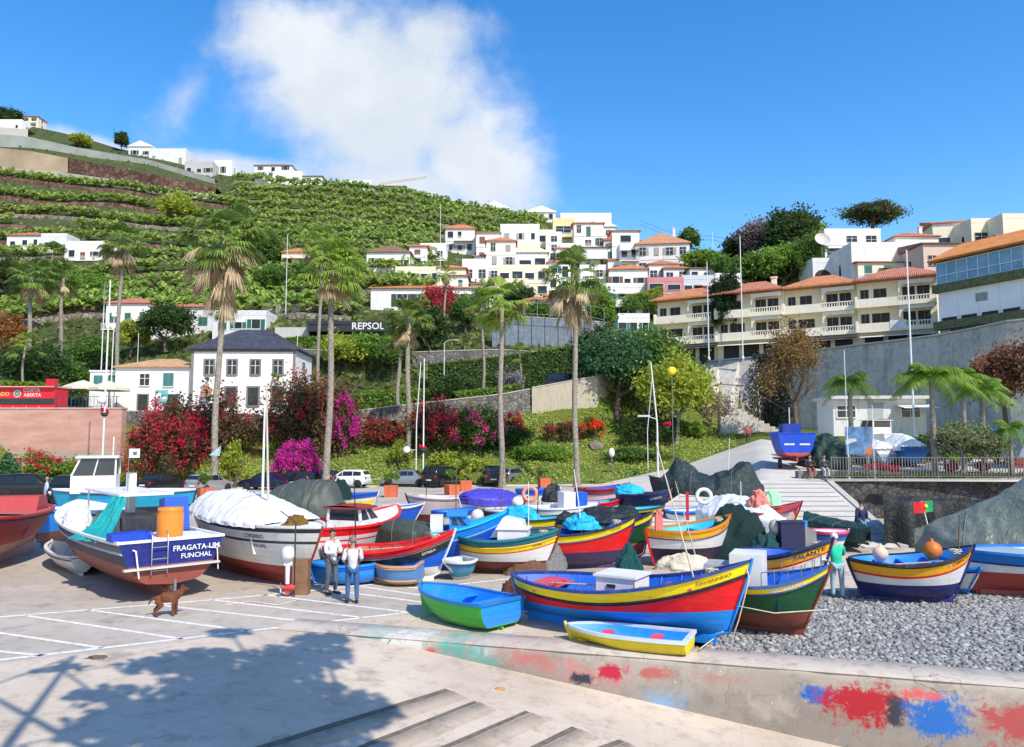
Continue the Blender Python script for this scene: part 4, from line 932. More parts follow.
ring(H.w(H.L*.78,-.2,1.95),(-.1,-1,.2),.28,(.8,.28,.16),'orange life ring on the small maroon boat')
b=MB(); c=H.w(H.L*.55,-.3,1.62); b.lathe([(.001,-.25)]+[(.25*math.sin(a),-.25*math.cos(a)) for a in [math.pi*i/8 for i in range(1,8)]]+[(.001,.25)],14,c)
tag(b.build('buoy',M((.75,.75,.72),.5,.2,5,name='buoy_plastic')),'white ball buoy beside the orange life ring','buoy')
heap('dark_bundle','black bundle of sheets between the life ring and the white cabin','sheet',gz(550,520,0)+Vector((0,-3,1.2)),(.5,.5,.75),BLK_CL,14)
BO['pur']=H=make_boat('boat under a smooth purple-blue cover in the back row',(459,497,1.5),(516,497,1.35),2.2,[(.3,(.08,.06,.45)),(.4,(.7,.66,.66))],.5,cWHT,gun=(.08,.06,.45),inner=cWHT,hm=.97,far=True)
tarp(H,.02,.93,.45,PUR_CL,'smooth purple-blue cover fitted over a boat in the back row',drop=.35,amp=.02,ridge=0,rope_=False)
BO['pink']=H=make_boat('pinkish white open boat with maroon bottom in front of the grey saloon car',(406,494,1.5),(468,496,1.35),1.9,[(.12,(.75,.66,.66)),(.04,cMAR),(.5,(.7,.6,.6))],.5,cMAR,gun=(.8,.75,.75),inner=(.6,.5,.5),hm=.97,far=True,rails=[])
BO['byw']=H=make_boat('small boat with blue cover and yellow stripe beyond the dark windscreen',(378,492,1.35),(333,493,1.25),1.5,[(.2,cBLUE),(.2,cWHT),(.2,cYEL),(.3,cWHT)],.3,cWHT,gun=cBLUE,inner=cBLUE,deck=[(.02,.98)],deckcol=cBLUE,hm=.97,far=True)
BO['rw_far']=H=make_boat('maroon and white boat with blue inside near the red planter box',(629,483,1.75),(575,488,1.5),1.8,[(.3,(.35,.03,.04)),(.5,(.75,.62,.62))],.45,cMAR,gun=(.35,.03,.04),inner=cBLUE,deck=[(.2,.55)],deckcol=cBLUE,hm=.97,far=True,keelcol=(.5,.04,.04))
BO['blu_far']=H=make_boat('small blue and white boat behind the second tall palm trunk',(560,487,1.3),(515,489,1.2),1.5,[(.3,cBLUE),(.3,cWHT)],.3,cWHT,gun=cBLUE,inner=cBLUE,deck=[(.3,.9)],deckcol=cLBLUE,hm=.97,far=True)
BO['navyred']=H=make_boat('navy boat with red bottom moored against the big black tarpaulin',(671,489,1.85),(616,492,1.6),2.0,[(.1,(.02,.05,.1)),(.6,(.012,.025,.09))],.95,(.38,.04,.035),gun=(.02,.05,.1),inner=(.01,.03,.08),hm=.98,far=True,text='LURDES',tpos=.82,tdz=.3,tsize=.14,tcol=(.5,.5,.5),zk=.2)
heap('folded_sheet','turquoise sheet on the stern of the navy and red boat','sheet',H.w(H.L*.25,-.2,1.55),(.7,.6,.45),TQ_CL,17)
BO['bigdark']=H=make_boat('black-hulled boat under a huge crumpled black-green tarpaulin',(650,476,2.3),(762,490,1.7),2.7,[(.5,BLACK),(.5,(.012,.015,.02))],.5,BLACK,gun=BLACK,inner=BLACK,hm=.98,far=True,zk=.2)
def bh(f): return (.95+.35*math.sin(f*9))*min(1,(1-f)/.15)*min(1,f/.12)
tarp(H,-.02,.88,bh,cloth((.018,.035,.035),.55,.8),'huge crumpled black-green tarpaulin heaped over the black-hulled boat',drop=1.3,amp=.2,seed=21,ridge=0)
heap('green_tarp','smaller dark green tarpaulin bundle at the right end of the black heap','tarpaulin',gz(745,520,0)+Vector((.8,2,.3)),(.95,.8,1.55),D_GRN,19)
BO['redbow']=H=make_boat('pinkish white boat with bright red bow on the striped ramp',(801,502,1.45),(728,511,1.1),1.7,[(.1,(.5,.04,.04)),(.6,(.7,.5,.5))],.4,cMAR,gun=(.4,.03,.03),inner=(.4,.3,.3),hm=.98,far=True,zb=.45,deck=[(.6,.98)],deckcol=(.6,.04,.04),text='NELIA',tpos=.72,tdz=.2,tsize=.12,tcol=(.3,.1,.1))
b=MB(); 
for sd in (1,-1):
    T_=[.80+.02*i for i in range(11)]; T_[-1]=.999
    b.grid([[H.P(t,H.h(t)-.02,sd,.012) for t in T_],[H.P(t,H.h(t)-.02-.6*((t-.80)/.2),sd,.012) for t in T_]],True)
b.build('red_bow_panel',paint(cRED),H.root)
heap('pink_net','salmon pink net bundle on the red-bowed boat','net',H.w(H.L*.42,-.1,1.3),(.38,.35,.55),cloth((.8,.25,.2),.8),23)
heap('pale_net','pale green net bundle beside the salmon one','net',H.w(H.L*.60,0,1.35),(.35,.35,.5),cloth((.35,.75,.45),.8),24)
BO['whcov']=H=make_boat('boat under a bright white peaked cover behind the dark green nets',(784,522,1.3),(700,507,1.4),1.9,[(.3,cWHT),(.4,(.02,.05,.1))],.4,(.02,.05,.1),gun=cWHT,inner=cWHT,hm=.98,far=True)
tarp(H,-.01,1.0,lambda f:.75*math.sin(math.pi*min(1,max(0,f*1.05)))**.6,W_CL,'bright white peaked cover behind the dark green nets',drop=.6,amp=.05,seed=4,ridge=.6)
heap('green_nets','large heap of dark green nets right of the orange-banded plum boat','net',gz(742,563,0)+Vector((0,.6,0)),(1.15,.9,1.75),NET_G,26,k=.28)
heap('teal_nets','small heap of teal nets leaning on the larger green heap','net',gz(767,567,0),(.5,.5,1.0),cloth((.02,.14,.14),.9,1.),27)
b=MB(); b.box(-.4,.4,-.3,.3,0,1.45); b.box(-.42,.42,-.32,.32,1.45,1.5); o=b.build('navy_locker',M((.015,.02,.07),.6,.2,3,name='plastic')); o.location=gz(791,566,0); tag(o,'tall navy covered locker beside the white cover','locker')
for k,(px,py,z,col,lab,s) in enumerate(((803,556,1.45,(.85,.75,.02),'yellow crate on top of the stack behind the green boat',.5),(803,556,1.75,(.75,.75,.75),'white crate topmost of the stack behind the green boat',.55),(812,556,1.2,(.02,.3,.7),'pale blue crate lying right of the yellow crate',.5),(822,556,.9,(.6,.2,.2),'faded red crate at the right of the crate stack',.6))):
    cr_=thing('fish_crate',lab,'crate',gz(px,py,0)+Vector((0,1.2,z-.3)),.2*k)
    b=MB(); a=s/2
    for q in ((-a,a,-a*.7,-a*.7+.03),(-a,a,a*.7-.03,a*.7),(-a,-a+.03,-a*.7+.03,a*.7-.03),(a-.03,a,-a*.7+.03,a*.7-.03)): b.box(*q,0,.26)
    b.box(-a+.03,a-.03,-a*.7+.03,a*.7-.03,.0,.03); b.build('crate_body',M(col,.5,.15,3,name='plastic'),cr_)
b=MB(); b.box(-.35,.6,-.3,.3,0,1.0); o=b.build('grey_chest',M((.25,.26,.26),.6,.2,3,name='plastic')); o.location=gz(808,562,0)+Vector((0,1.0,0)); tag(o,'grey chest under the crate stack behind the green boat','chest')
c=gz(800,575,0)+Vector((0,2.0,1.25)); b=MB(); b.lathe([(.001,-.3)]+[(.28*math.sin(a),-.3*math.cos(a)) for a in [math.pi*i/8 for i in range(1,8)]]+[(.001,.3)],14,c); tag(b.build('buoy',M((.65,.55,.48),.6,.3,6,name='buoy_plastic')),'dirty cream ball buoy below the yellow crate','buoy')
BO['longgreen']=H=make_boat('long low boat under a dark green cover on the ramp behind the navy-jacketed man',(868,530,.75),(806,514,.95),1.25,[(.3,(.02,.06,.05)),(.3,(.02,.06,.05))],.3,(.02,.05,.04),gun=D_GRN and (.02,.06,.05),inner=(.02,.05,.04),hm=.98,far=True,zb=.15)
tarp(H,-.01,1.0,.16,cloth((.012,.05,.045),.65,.5),'dark green cover on the long low boat on the ramp',drop=.55,amp=.05,seed=6)
BO['pinkblue']=H=make_boat('small boat with pink gunwale and blue band under the long green cover',(848,530,.9),(812,531,.9),1.2,[(.12,(.75,.1,.25)),(.2,(.02,.15,.5)),(.2,cWHT)],.2,cWHT,gun=(.75,.1,.25),inner=cWHT,hm=.98,far=True)
# right side: big tarpaulin boat
BO['bigtarp']=H=make_boat('large boat wholly covered by a sagging grey-green tarpaulin at the right edge',(1110,505,2.3),(925,536,1.0),3.0,[(.5,(.05,.06,.05)),(.5,(.05,.06,.05))],.5,(.05,.05,.05),gun=(.05,.06,.05),inner=(.05,.05,.05),hm=.98,far=True)
tarp(H,-.06,1.02,lambda f:.2+2.9*min(f,.65)**1.1,cloth((.19,.215,.175),.33,.6),'sagging grey-green tarpaulin with long folds at the right edge',drop=1.0,amp=.055,seed=33,ridge=.6)
dt=thing('dark_tarp','black-green tarpaulin hung over a frame in front of the basalt wall','tarpaulin',(0,0,0)); b=MB(); G=[]
for i in range(41):
    f=i/40; x=14.9+4.6*f; w_=.10*math.sin(f*23)+.12*mnoise.noise(Vector((f*6,0,0))); top=2.05-.25*f-.12*math.sin(f*math.pi*3)**2
    G.append([(x+.25,33.6,top-.5),(x+.1,32.6,top-.1),(x,31.2+w_*.3,top),(x-.05,31.05+w_,top-.25),(x-.1,30.95+w_*1.6,top-1.0),(x-.15,30.85+w_*2,.0)])
b.grid(G,True); b.build('sheet',cloth((.010,.013,.012),.55,.7),dt)
# red and green flag on two poles
fl=thing('flag','red and green flag on slanted poles in front of the black heap','flag',gz(921,552,0)+Vector((0,-.5,0)))
b=MB(); b.tube([(.25,0,0),(-.15,0,1.95)],.02,6); b.build('pole',whitem,fl)
for nm,x0,x1,c in (('red_field',-.45,-.02,(.8,.02,.03)),('green_field',-.02,.28,(.01,.35,.12))):
    b=MB(); b.grid([[(x0+(x1-x0)*i/5,.04*math.sin((x0+(x1-x0)*i/5)*9),1.95+.12*(x0+(x1-x0)*i/5)-.42*j/3) for i in range(6)] for j in range(4)],True); b.build(nm,cloth(c,.7),fl)
b=MB(); b.lathe([(.001,-.02),(.07,-.02),(.07,.02),(.001,.02)],12); e_=b.build('emblem',M((.85,.7,.05),.6,name='flag_print'),fl); e_.location=(-.02,-.03,1.76); e_.rotation_euler=(R(90),0,0)
# terrace boats behind the railing
def wb(x_px,Y,z): return at(x_px,400,Y).x
def terr_boat(label,px,Y,zb,L_,beam,hB,hS,th,**k):
    X=(px-512)/768*Y; s=Vector((X,Y,0)); e=s+Vector((math.cos(th),math.sin(th),0))*L_
    return make_boat(label,('w',e.x,e.y,hB),('w',s.x,s.y,hS),beam,zb=zb,far=True,**k)
BO['tb1']=H=terr_boat('blue boat with red bottom standing on a trailer at the top of the ramp',796,47,2.85,5.5,2.25,1.9,1.75,R(80),bands=[(.9,(.01,.08,.62))],wl=.55,bottom=(.6,.08,.07),gun=(.01,.07,.5),inner=cBLUE,tw=.97,tm=.5,hm=.97,zk=.2,flare=.18)
for y in (-.45,.45):
    b=MB(); b.box(-.012,-.004,y-.3,y+.3,1.02,1.12); b.build('white_mark',whitem,H.root)
b=MB(); b.box(1.6,3.2,-.55,.55,1.7,2.35); b.build('cabin',paint((.01,.05,.35)),H.root); b=MB(); b.tube([(2.4,0,2.3),(2.4,0,3.4)],.03,6); b.build('aerial',whitem,H.root)
tr=thing('boat_trailer','low steel trailer under the blue boat at the ramp top','trailer',(H.S.x,H.S.y,2.42),H.th)
b=MB(); b.box(.2,5,-.7,-.6,.5,.6); b.box(.2,5,.6,.7,.5,.6); 
for x in (.4,2.4,4.6): b.box(x,x+.1,-.6,.6,.5,.6)
b.build('frame',M((.05,.05,.05),.6,name='dark_metal'),tr)
for y in (-.85,.85):
    b=MB(); q=Matrix.Translation((1.2,y,.28))@Matrix.Rotation(R(90),4,'X'); b.lathe([(.001,-.09),(.26,-.09),(.28,-.05),(.28,.05),(.26,.09),(.001,.09)],16); b.v=[tuple(q@Vector(v)) for v in b.v]; b.build('wheel',blackm,tr)
heap('green_cover','dark green covered boat shape right of the blue trailer boat','tarpaulin',(wb(829,49,0),50,2.45),(1.5,2.0,1.9),cloth((.01,.04,.025),.6,.6),41,k=.15)
BO['tb2']=H=terr_boat('boat with white cover left of the two on the terrace behind the sign',886,50,2.45,4.5,1.7,1.2,1.1,R(95),bands=[(.3,cWHT),(.4,(.3,.45,.6))],wl=.3,bottom=(.5,.55,.6),gun=cWHT,inner=cWHT,tw=.9,hm=.97)
tarp(H,-.02,.95,.65,W_CL,'white cover on the left terrace boat behind the sign',drop=.5,amp=.04,seed=51,ridge=.5)
BO['tb3']=H=terr_boat('blue boat with peaked white cover beside the tall palm on the terrace',914,49,2.45,4.6,1.95,1.3,1.25,R(88),bands=[(.35,(.02,.12,.4)),(.4,(.02,.2,.5))],wl=.3,bottom=cNAVY,gun=(.02,.12,.4),inner=cWHT,tw=.9,hm=.97)
tarp(H,-.02,.95,.85,W_CL,'peaked white cover on the terrace boat beside the tall palm',drop=.25,amp=.03,seed=52,ridge=.6)
BO['tb4']=H=terr_boat('white and blue boat behind the palm trunk on the terrace',938,53,2.7,4.5,1.8,1.9,1.7,R(50),bands=[(.3,cWHT),(.5,(.01,.1,.45))],wl=.4,bottom=cNAVY,gun=cWHT,inner=cBLUE,tw=.8,hm=.97)
BO['tb6']=H=terr_boat('white cabin boat at the back of the terrace below the white pavilion',892,56,2.9,4.5,1.9,1.9,1.7,R(100),bands=[(.6,cWHT)],wl=.4,bottom=cNAVY,gun=cWHT,inner=cWHT,tw=.8,hm=.97)
cabin(H.root,1.2,2.8,1.5,1.7,2.7,cWHT,cWHT)
BO['tb5']=H=terr_boat('boat with bright blue cover at the right end of the terrace',1008,47,2.5,6,2.4,2.4,2.2,R(20),bands=[(.4,(.6,.65,.75)),(.8,(.35,.38,.5))],wl=.6,bottom=(.5,.05,.05),gun=(.3,.5,.8),inner=cBLUE,tw=.9,hm=.97)
tarp(H,-.02,.95,.7,cloth((.01,.30,.8),.55,.4),'bright blue cover on the boat at the right end of the terrace',drop=.6,amp=.06,seed=53)
# nets behind the big red boat
heap('brown_nets','heap of brown fishing nets behind the stern of the big red boat','net',gz(530,580,0)+Vector((-.1,1.2,0)),(.72,.6,1.02),cloth((.32,.17,.10),.9,1.),61,k=.22)
heap('grey_nets','heap of pale grey fishing nets right of the brown ones','net',gz(553,580,0)+Vector((0,1.4,0)),(.5,.5,1.08),cloth((.42,.42,.42),.9,1.),62,k=.22)
heap('rusty_nets','small rust coloured net pile at the stern of the big red boat','net',gz(510,597,0),(.25,.3,.45),cloth((.2,.07,.05),.9,1.),63,k=.3)
heap('teal_bundle','teal net bundle between the big red boat and the purple-bottomed one','net',gz(632,583,0)+Vector((0,.3,0)),(.4,.4,.95),cloth((.01,.15,.15),.9,1.),64)
heap('white_bundle','cream sheet bundle behind the big red boat, below the orange-banded boat','sheet',gz(682,575,0)+Vector((.3,1.0,0)),(.9,.45,.5),cloth((.6,.56,.45),.8,.6),65,k=.2)

for lab,bw,st,bm_,bd,wl_,bt,gn,inn_ in (
 ('small blue and white boat between the blue cuddy boat and the pinkish one',(476,507,1.2),(432,511,1.1),1.4,[(.18,cBLUE),(.4,cWHT)],.35,cMAR,cBLUE,cLBLUE),
 ('small red and white boat left of the navy and red one',(622,498,1.35),(572,502,1.2),1.5,[(.2,cRED),(.4,cWHT)],.4,cNAVY,cRED,cTURQ),
 ('low bright blue boat behind the bright red motorboat bow',(424,503,1.15),(380,506,1.05),1.4,[(.1,cWHT),(.5,cBLUE)],.3,cWHT,cWHT,cBLUE),
 ('small yellow and green boat in front of the navy and red one',(664,505,1.25),(612,508,1.15),1.5,[(.2,cYEL),(.4,cGRN)],.4,cROX,BLACK,cTURQ),
 ('small white boat with navy bottom left of the white cover',(707,507,1.2),(664,510,1.1),1.4,[(.12,cLBLUE),(.4,cWHT)],.4,cNAVY,cLBLUE,cWHT),
 ('little red dinghy-like boat behind the orange life ring',(528,495,1.2),(492,497,1.1),1.3,[(.15,cWHT),(.4,cRED)],.35,cMAR,cWHT,cLBLUE),
 ('low blue boat with orange gunwale at the foot of the black tarpaulin',(742,512,1.1),(700,517,1.0),1.3,[(.14,cORG),(.4,cBLUE)],.3,cNAVY,cORG,cTURQ)):
    make_boat(lab,bw,st,bm_,bd,wl_,bt,gun=gn,inner=inn_,hm=.96,far=True,thw=(.35,.6),thwcol=inn_)
# ---------------------------------------------------------------- loose gear lying in the boats
gr_=random.Random(21)
CT=[((.01,.08,.5),'blue'),((.6,.03,.03),'red'),((.75,.6,.03),'yellow'),((.6,.6,.58),'white'),((.04,.22,.1),'green'),((.03,.03,.03),'black')]
desc={'main':'big red boat','greenyel':'teal-banded boat','yr':'purple-bottomed boat','or':'plum-bottomed orange-banded boat','white_r':'orange-banded boat on the cobbles','rednavy':'red and navy boat','behindgreen':'boat behind the green one','pink':'pinkish white boat','rw_far':'maroon and white boat'}
for k_,d_ in desc.items():
    H=BO[k_]
    def P_(t,y,dz=0): z=H.zf(t)+dz; return H.w(H.L*t,y*H.bg(t),z)
    a=P_(.22,-.35,.35); c_=P_(.72,-.15,.45); sh=Vector((0,0,.12)); o=thing('oar','long wooden oar lying along the inside of the '+d_,'oar',a); b=MB(); b.tube([(0,0,.1),(c_-a)+sh],.022,6); b.build('loom',M((.5,.38,.22),.7,.2,3,name='oar_wood'),o)
    b=MB(); dv=(c_-a).normalized(); b.bar((c_-a)+sh,(c_-a)+sh+dv*.6,.14,.02); b.build('blade',M((.7,.66,.55),.7,.2,3,name='oar_wood'),o)
    cc,cn=CT[gr_.randrange(6)]; t=gr_.choice((.35,.55,.6)); q=P_(t,.25,.02); o=thing('fish_crate',cn+' crate on the floorboards of the '+d_,'crate',q,H.th+.3)
    b=MB(); 
    for e in ((-.3,.3,-.2,-.17),(-.3,.3,.17,.2),(-.3,-.27,-.17,.17),(.27,.3,-.17,.17)): b.box(*e,0,.3)
    b.box(-.27,.27,-.17,.17,.12,.15); b.build('crate_body',M(cc,.5,.15,3,name='plastic'),o)
    # coiled rope on the bow
    q=P_(.86,0,.0); b=MB(); zt=H.h(.86)-.05; pts=[]
    for i in range(60): an=i*.52; r_=.06+.10*((i*.37)%1); pts.append((q.x+r_*math.cos(an),q.y+r_*math.sin(an),zt+.002*i))
    b.tube(pts,.016,5); tag(b.build('coiled_rope',ropem),'coil of pale rope on the bow of the '+d_,'rope')
for k_,lab,x,hh,ln in (('yr','slanted cane mast standing in the purple-bottomed boat',.62,2.2,-.3),('yel_s','thin white pole in the small yellow-banded boat',.5,2.0,.1),('mar_s','thin pole with a small black pennant in the maroon boat',.3,2.6,.2),('bluecuddy','thin aerial pole on the bright blue boat',.6,2.4,0),('pink','grey pole standing in the pinkish white boat',.7,1.9,.15),('bigdark','thin white pole rising beside the huge black tarpaulin',.3,3.0,.2),('redbow','short dark post on the red-bowed ramp boat',.2,1.2,0),('rednavy','bent black post at the stern of the red and navy boat',.25,2.1,-.1),('white_r','thin white rod at the bow of the orange-banded cobble boat',.9,1.2,.1)):
    H=BO[k_]; p=H.w(H.L*x,.2,H.zf(x)); b=MB(); b.tube([p,p+Vector((ln*.5,0,hh*.5+.5)),p+Vector((ln,0,hh+.5))],[.025,.02,.014],6); tag(b.build('boat_pole',[whitem,woodm,blackm][len(lab)%3]),lab,'pole')
# ---------------------------------------------------------------- people
def skin_mesh(verts, edges, rad, root=0, sub=2):
    me=bpy.data.meshes.new('sk'); me.from_pydata([tuple(v) for v in verts],edges,[]); o=bpy.data.objects.new('sk',me); COL.objects.link(o)
    md=o.modifiers.new('s','SKIN'); sv=me.skin_vertices[0].data
    for i,r in enumerate(rad):
        r=r if isinstance(r,tuple) else (r,r); sv[i].radius=r; sv[i].use_root=(i==root)
    md.use_smooth_shade=True; md.branch_smoothing=.4
    s=o.modifiers.new('u','SUBSURF'); s.levels=sub; s.render_levels=sub
    bpy.context.view_layer.update()
    m2=bpy.data.meshes.new_from_object(o.evaluated_get(bpy.context.evaluated_depsgraph_get()))
    V=[v.co.copy() for v in m2.vertices]; Fc=[tuple(p.vertices) for p in m2.polygons]
    bpy.data.objects.remove(o); bpy.data.meshes.remove(me); bpy.data.meshes.remove(m2)
    return V,Fc
SKIN=M((.42,.24,.16),.6,.1,6,name='skin')
def person(label, loc, face, shirt, trousers, hair, arms='down', sleeve='short', stride=.12, lean=0.0, h=1.74, cap=None, sit=False, shoes=(.03,.03,.03)):
    root=thing('person',label,'person',loc,face)   # faces +x
    k=h/1.75; V={}
    V['pel']=(0,0,.96); V['sp']=(.0+lean*.12,0,1.12); V['ch']=(lean*.3,0,1.30); V['nk']=(lean*.44,0,1.475); V['hb']=(lean*.5+.01,0,1.56); V['hm']=(lean*.54+.025,0,1.635); V['ht']=(lean*.57+.02,0,1.70)
    for s,n in ((1,'l'),(-1,'r')):
        f=stride*s
        if sit:
            V['h'+n]=(0,.1*s,.5); V['k'+n]=(.42,.12*s,.50); V['a'+n]=(.45,.12*s,.10); V['t'+n]=(.60,.13*s,.05)
        else:
            V['h'+n]=(0,.10*s,.90); V['k'+n]=(f*.55+.02,.11*s,.50); V['a'+n]=(f-.03 if f<0 else f*.9,.11*s,.09); V['t'+n]=(V['a'+n][0]+.15,.13*s,.04)
        sh=(lean*.36,.19*s,1.40); V['s'+n]=sh
        if arms=='down': V['e'+n]=(sh[0]-.03-.05*s*stride*4,.26*s,1.12); V['w'+n]=(sh[0]+.08-.1*s*stride*4,.27*s,.87)
        elif arms=='fold': V['e'+n]=(sh[0]+.06,.27*s,1.14); V['w'+n]=(sh[0]+.25,.05*s,1.15)
        elif arms=='work': V['e'+n]=(sh[0]+.14,.25*s,1.16); V['w'+n]=(sh[0]+.38,.13*s,1.12)
        elif arms=='hold': V['e'+n]=(sh[0]+.02,.245*s,1.11); V['w'+n]=(sh[0]+.22,.12*s,.99)
        elif arms=='hips': V['e'+n]=(sh[0]-.05,.36*s,1.17); V['w'+n]=(sh[0]+.06,.2*s,1.0)
        w=Vector(V['w'+n]); d=(w-Vector(V['e'+n])).normalized(); V['p'+n]=tuple(w+d*.07)
    if sit:
        for q in ('pel','sp','ch','nk','hb','hm','ht','sl','sr','el','er','wl','wr','pl','pr'): x,y,z=V[q]; V[q]=(x,y,z-.44)
    R_={'pel':(.14,.115),'sp':(.145,.12),'ch':(.16,.125),'nk':.055,'hb':.07,'hm':(.078,.098),'ht':.07,'h':.088,'k':.056,'a':.038,'t':.036,'s':.058,'e':.042,'w':.028,'p':(.036,.02)}
    def rad(n,add=0,mul_=1): 
        r=R_[n] if n in R_ else R_[n[0]]
        return tuple((q*mul_+add) for q in (r if isinstance(r,tuple) else (r,r)))
    E=[('pel','sp'),('sp','ch'),('ch','nk'),('nk','hb'),('hb','hm'),('hm','ht')]
    for n in 'lr': E+=[('pel','h'+n),('h'+n,'k'+n),('k'+n,'a'+n),('a'+n,'t'+n),('ch','s'+n),('s'+n,'e'+n),('e'+n,'w'+n),('w'+n,'p'+n)]
    def mk(names,edges,add,name,m,rootn,extra=None,parent=root,mul_=1):
        idx={n:i for i,n in enumerate(names)}
        vv,ff=skin_mesh([Vector(V[n])*k for n in names],[(idx[a],idx[b_]) for a,b_ in edges],[tuple(q*k for q in rad(n,add,mul_)) for n in names],idx[rootn])
        b=MB(); b.add(vv,ff,True)
        if extra: extra(b)
        return b.build(name,m,parent)
    def fingers(b):
        for s,n in ((1,'l'),(-1,'r')):
            p=Vector(V['p'+n])*k; w=Vector(V['w'+n])*k; d=(p-w).normalized(); side=Vector((0,0,1)).cross(d)
            side=Vector((1,0,0)) if side.length<.3 else side.normalized(); dn=Vector((0,0,-1)) if abs(d.z)<.7 else Vector((.3,-s*.9,0)).normalized()
            for i,ln in enumerate((.062,.074,.07,.055)):
                o=p+side*(-.027+.018*i)*k; b.tube([o-d*.02,o+d*ln*.55,o+d*ln*.9+dn*.02],[.0095,.009,.007],6)
            o=w+d*.02; t=side*(-s); b.tube([o+t*.02,o+t*.045+d*.03,o+t*.05+d*.065],[.011,.010,.008],6)
        hm=Vector(V['hm'])*k; b.tube([hm+Vector((.088,0,.015)),hm+Vector((.112,0,-.02)),hm+Vector((.09,0,-.03))],[.008,.014,.008],6)   # nose
        for s in (1,-1): b.tube([hm+Vector((-.01,.078*s,.02)),hm+Vector((-.015,.092*s,.0)),hm+Vector((-.005,.078*s,-.035))],[.012,.014,.008],6)  # ears
    body=mk(list(V),E,-.004,'body',SKIN,'pel',fingers)
    b=MB(); hm=Vector(V['hm'])*k
    for s in (1,-1): b.lathe([(.001,-.011),(.011,0),(.001,.011)],8,hm+Vector((.089,.033*s,.022)))
    b.build('eyes',M((.03,.02,.02),.4,name='eye'),body)
    b=MB(); b.tube([hm+Vector((.088,-.025,-.052)),hm+Vector((.096,0,-.054)),hm+Vector((.088,.025,-.052))],.006,5); b.build('mouth',M((.3,.08,.07),.5,name='lips'),body)
    tn=['pel','hl','kl','al','hr','kr','ar']
    mk(tn,[('pel','hl'),('hl','kl'),('kl','al'),('pel','hr'),('hr','kr'),('kr','ar')],.018,'trousers',cloth(trousers,.85,.3),'pel')
    sn_=['ch','sp','pel','sl','sr']; se=[('pel','sp'),('sp','ch'),('ch','sl'),('ch','sr')]
    if sleeve: sn_+=['el','er']; se+=[('sl','el'),('sr','er')]
    if sleeve=='long': sn_+=['wl','wr']; se+=[('el','wl'),('er','wr')]
    V['nk2']=tuple(Vector(V['ch']).lerp(Vector(V['nk']),.62)); R_['nk2']=.075; V['hem']=(V['pel'][0],0,V['pel'][2]-.10); R_['hem']=(.16,.135); sn_.append('hem'); se.append(('pel','hem')); sn_.append('nk2'); se.append(('ch','nk2'))
    mk(sn_,se,.022,'shirt',cloth(shirt,.85,.3),'ch')
    # hair or cap
    b=MB(); G=[]
    for i in range(7):
        a=i/6*R(100); row=[]
        for j in range(14):
            c_=2*math.pi*j/14; cut=1.0 if math.cos(c_)<.35 else .62
            aa=a*cut; row.append(hm+Vector((-.012+.112*math.sin(aa)*math.cos(c_),.098*math.sin(aa)*math.sin(c_),.012+.118*math.cos(aa))))
        G.append(row)
    b.grid(G,True,True)
    if cap: b.add([hm+Vector((.07,-.07,.06)),hm+Vector((.07,.07,.06)),hm+Vector((.17,.045,.045)),hm+Vector((.17,-.045,.045))],[(0,1,2,3)])
    b.build('cap' if cap else 'hair',M(cap or hair,.8,.2,20,name='hair'),root)
    for s,n in ((1,'l'),(-1,'r')):
        a=Vector(V['a'+n])*k; b=MB(); b.tube([(a.x-.06,a.y,.045+a.z-.09*k),(a.x+.0,a.y,.055+a.z-.09*k),(a.x+.12,a.y+.01*s,.04+a.z-.09*k),(a.x+.20,a.y+.015*s,.032+a.z-.09*k)],[.035,.046,.044,.028],8)
        b.build('shoe',M(shoes,.6,.1,4,name='shoe'),root)
    return root
def face_to(a,b): return math.atan2(b[1]-a[1],b[0]-a[0])
pA=gz(331,594,0); pB=gz(352,603,0)
person('man in white shirt and grey jeans standing with folded arms by the blue dinghy',pA,R(-35),(.75,.74,.76),(.10,.115,.13),(.03,.02,.015),'fold','long',.04,h=1.78)
person('grey-haired man in pale T-shirt and blue jeans seen from behind',pB,R(112),(.62,.60,.62),(.045,.12,.30),(.18,.17,.17),'hold','short',.06,h=1.72)
person('man in pale blue shirt walking past the parked cars at the far left',gz(46,504,0),R(-150),(.5,.6,.78),(.35,.45,.6),(.3,.28,.27),'down','long',.16)
person('man in bright green shirt and pale jeans leaning against the orange-banded white boat',gz(838,599,0),R(80),(.01,.55,.33),(.35,.5,.62),(.5,.5,.5),'work','short',.05,lean=.35,cap=(.75,.75,.72),h=1.72)
pr=Vector((13.75,30.6,.13)); person('man in navy jacket and blue jeans walking up the striped ramp',pr,R(105),(.015,.025,.08),(.12,.25,.45),(.02,.015,.01),'down','long',.15)
X_,Y_=(747-512)/768*77,77; person('person in a red top walking down the road above the ramp',(X_,Y_,TZ(X_,Y_)),R(-100),(.6,.05,.05),(.05,.06,.08),(.05,.03,.02),'down','long',.15)
for px,lab,sh,tr_ in ((808,'seated person in black with a red bag at the left end of the railing',(.03,.03,.035),(.3,.1,.1)),(822,'seated person in black and white at the railing, nearer the fence post',(.05,.05,.06),(.6,.6,.62))):
    X_=(px-512)/768*42.8; person(lab,(X_,42.8,2.1),R(-95),sh,tr_,(.03,.02,.02),'fold','long',0,sit=True)
bn=thing('stone_block','low grey stone block the two seated people rest on','stone block',((815-512)/768*43,43.05,2.05))
b=MB(); b.box(-1.1,.9,-.2,.3,0,.42); b.build('block_body',M((.2,.19,.18),.9,.3,3,.2,name='stone'),bn)
person('person in dark clothes standing beside the white hatchback',gz(335,487,0),R(60),(.02,.02,.03),(.02,.02,.03),(.02,.02,.02),'down','long',.05)
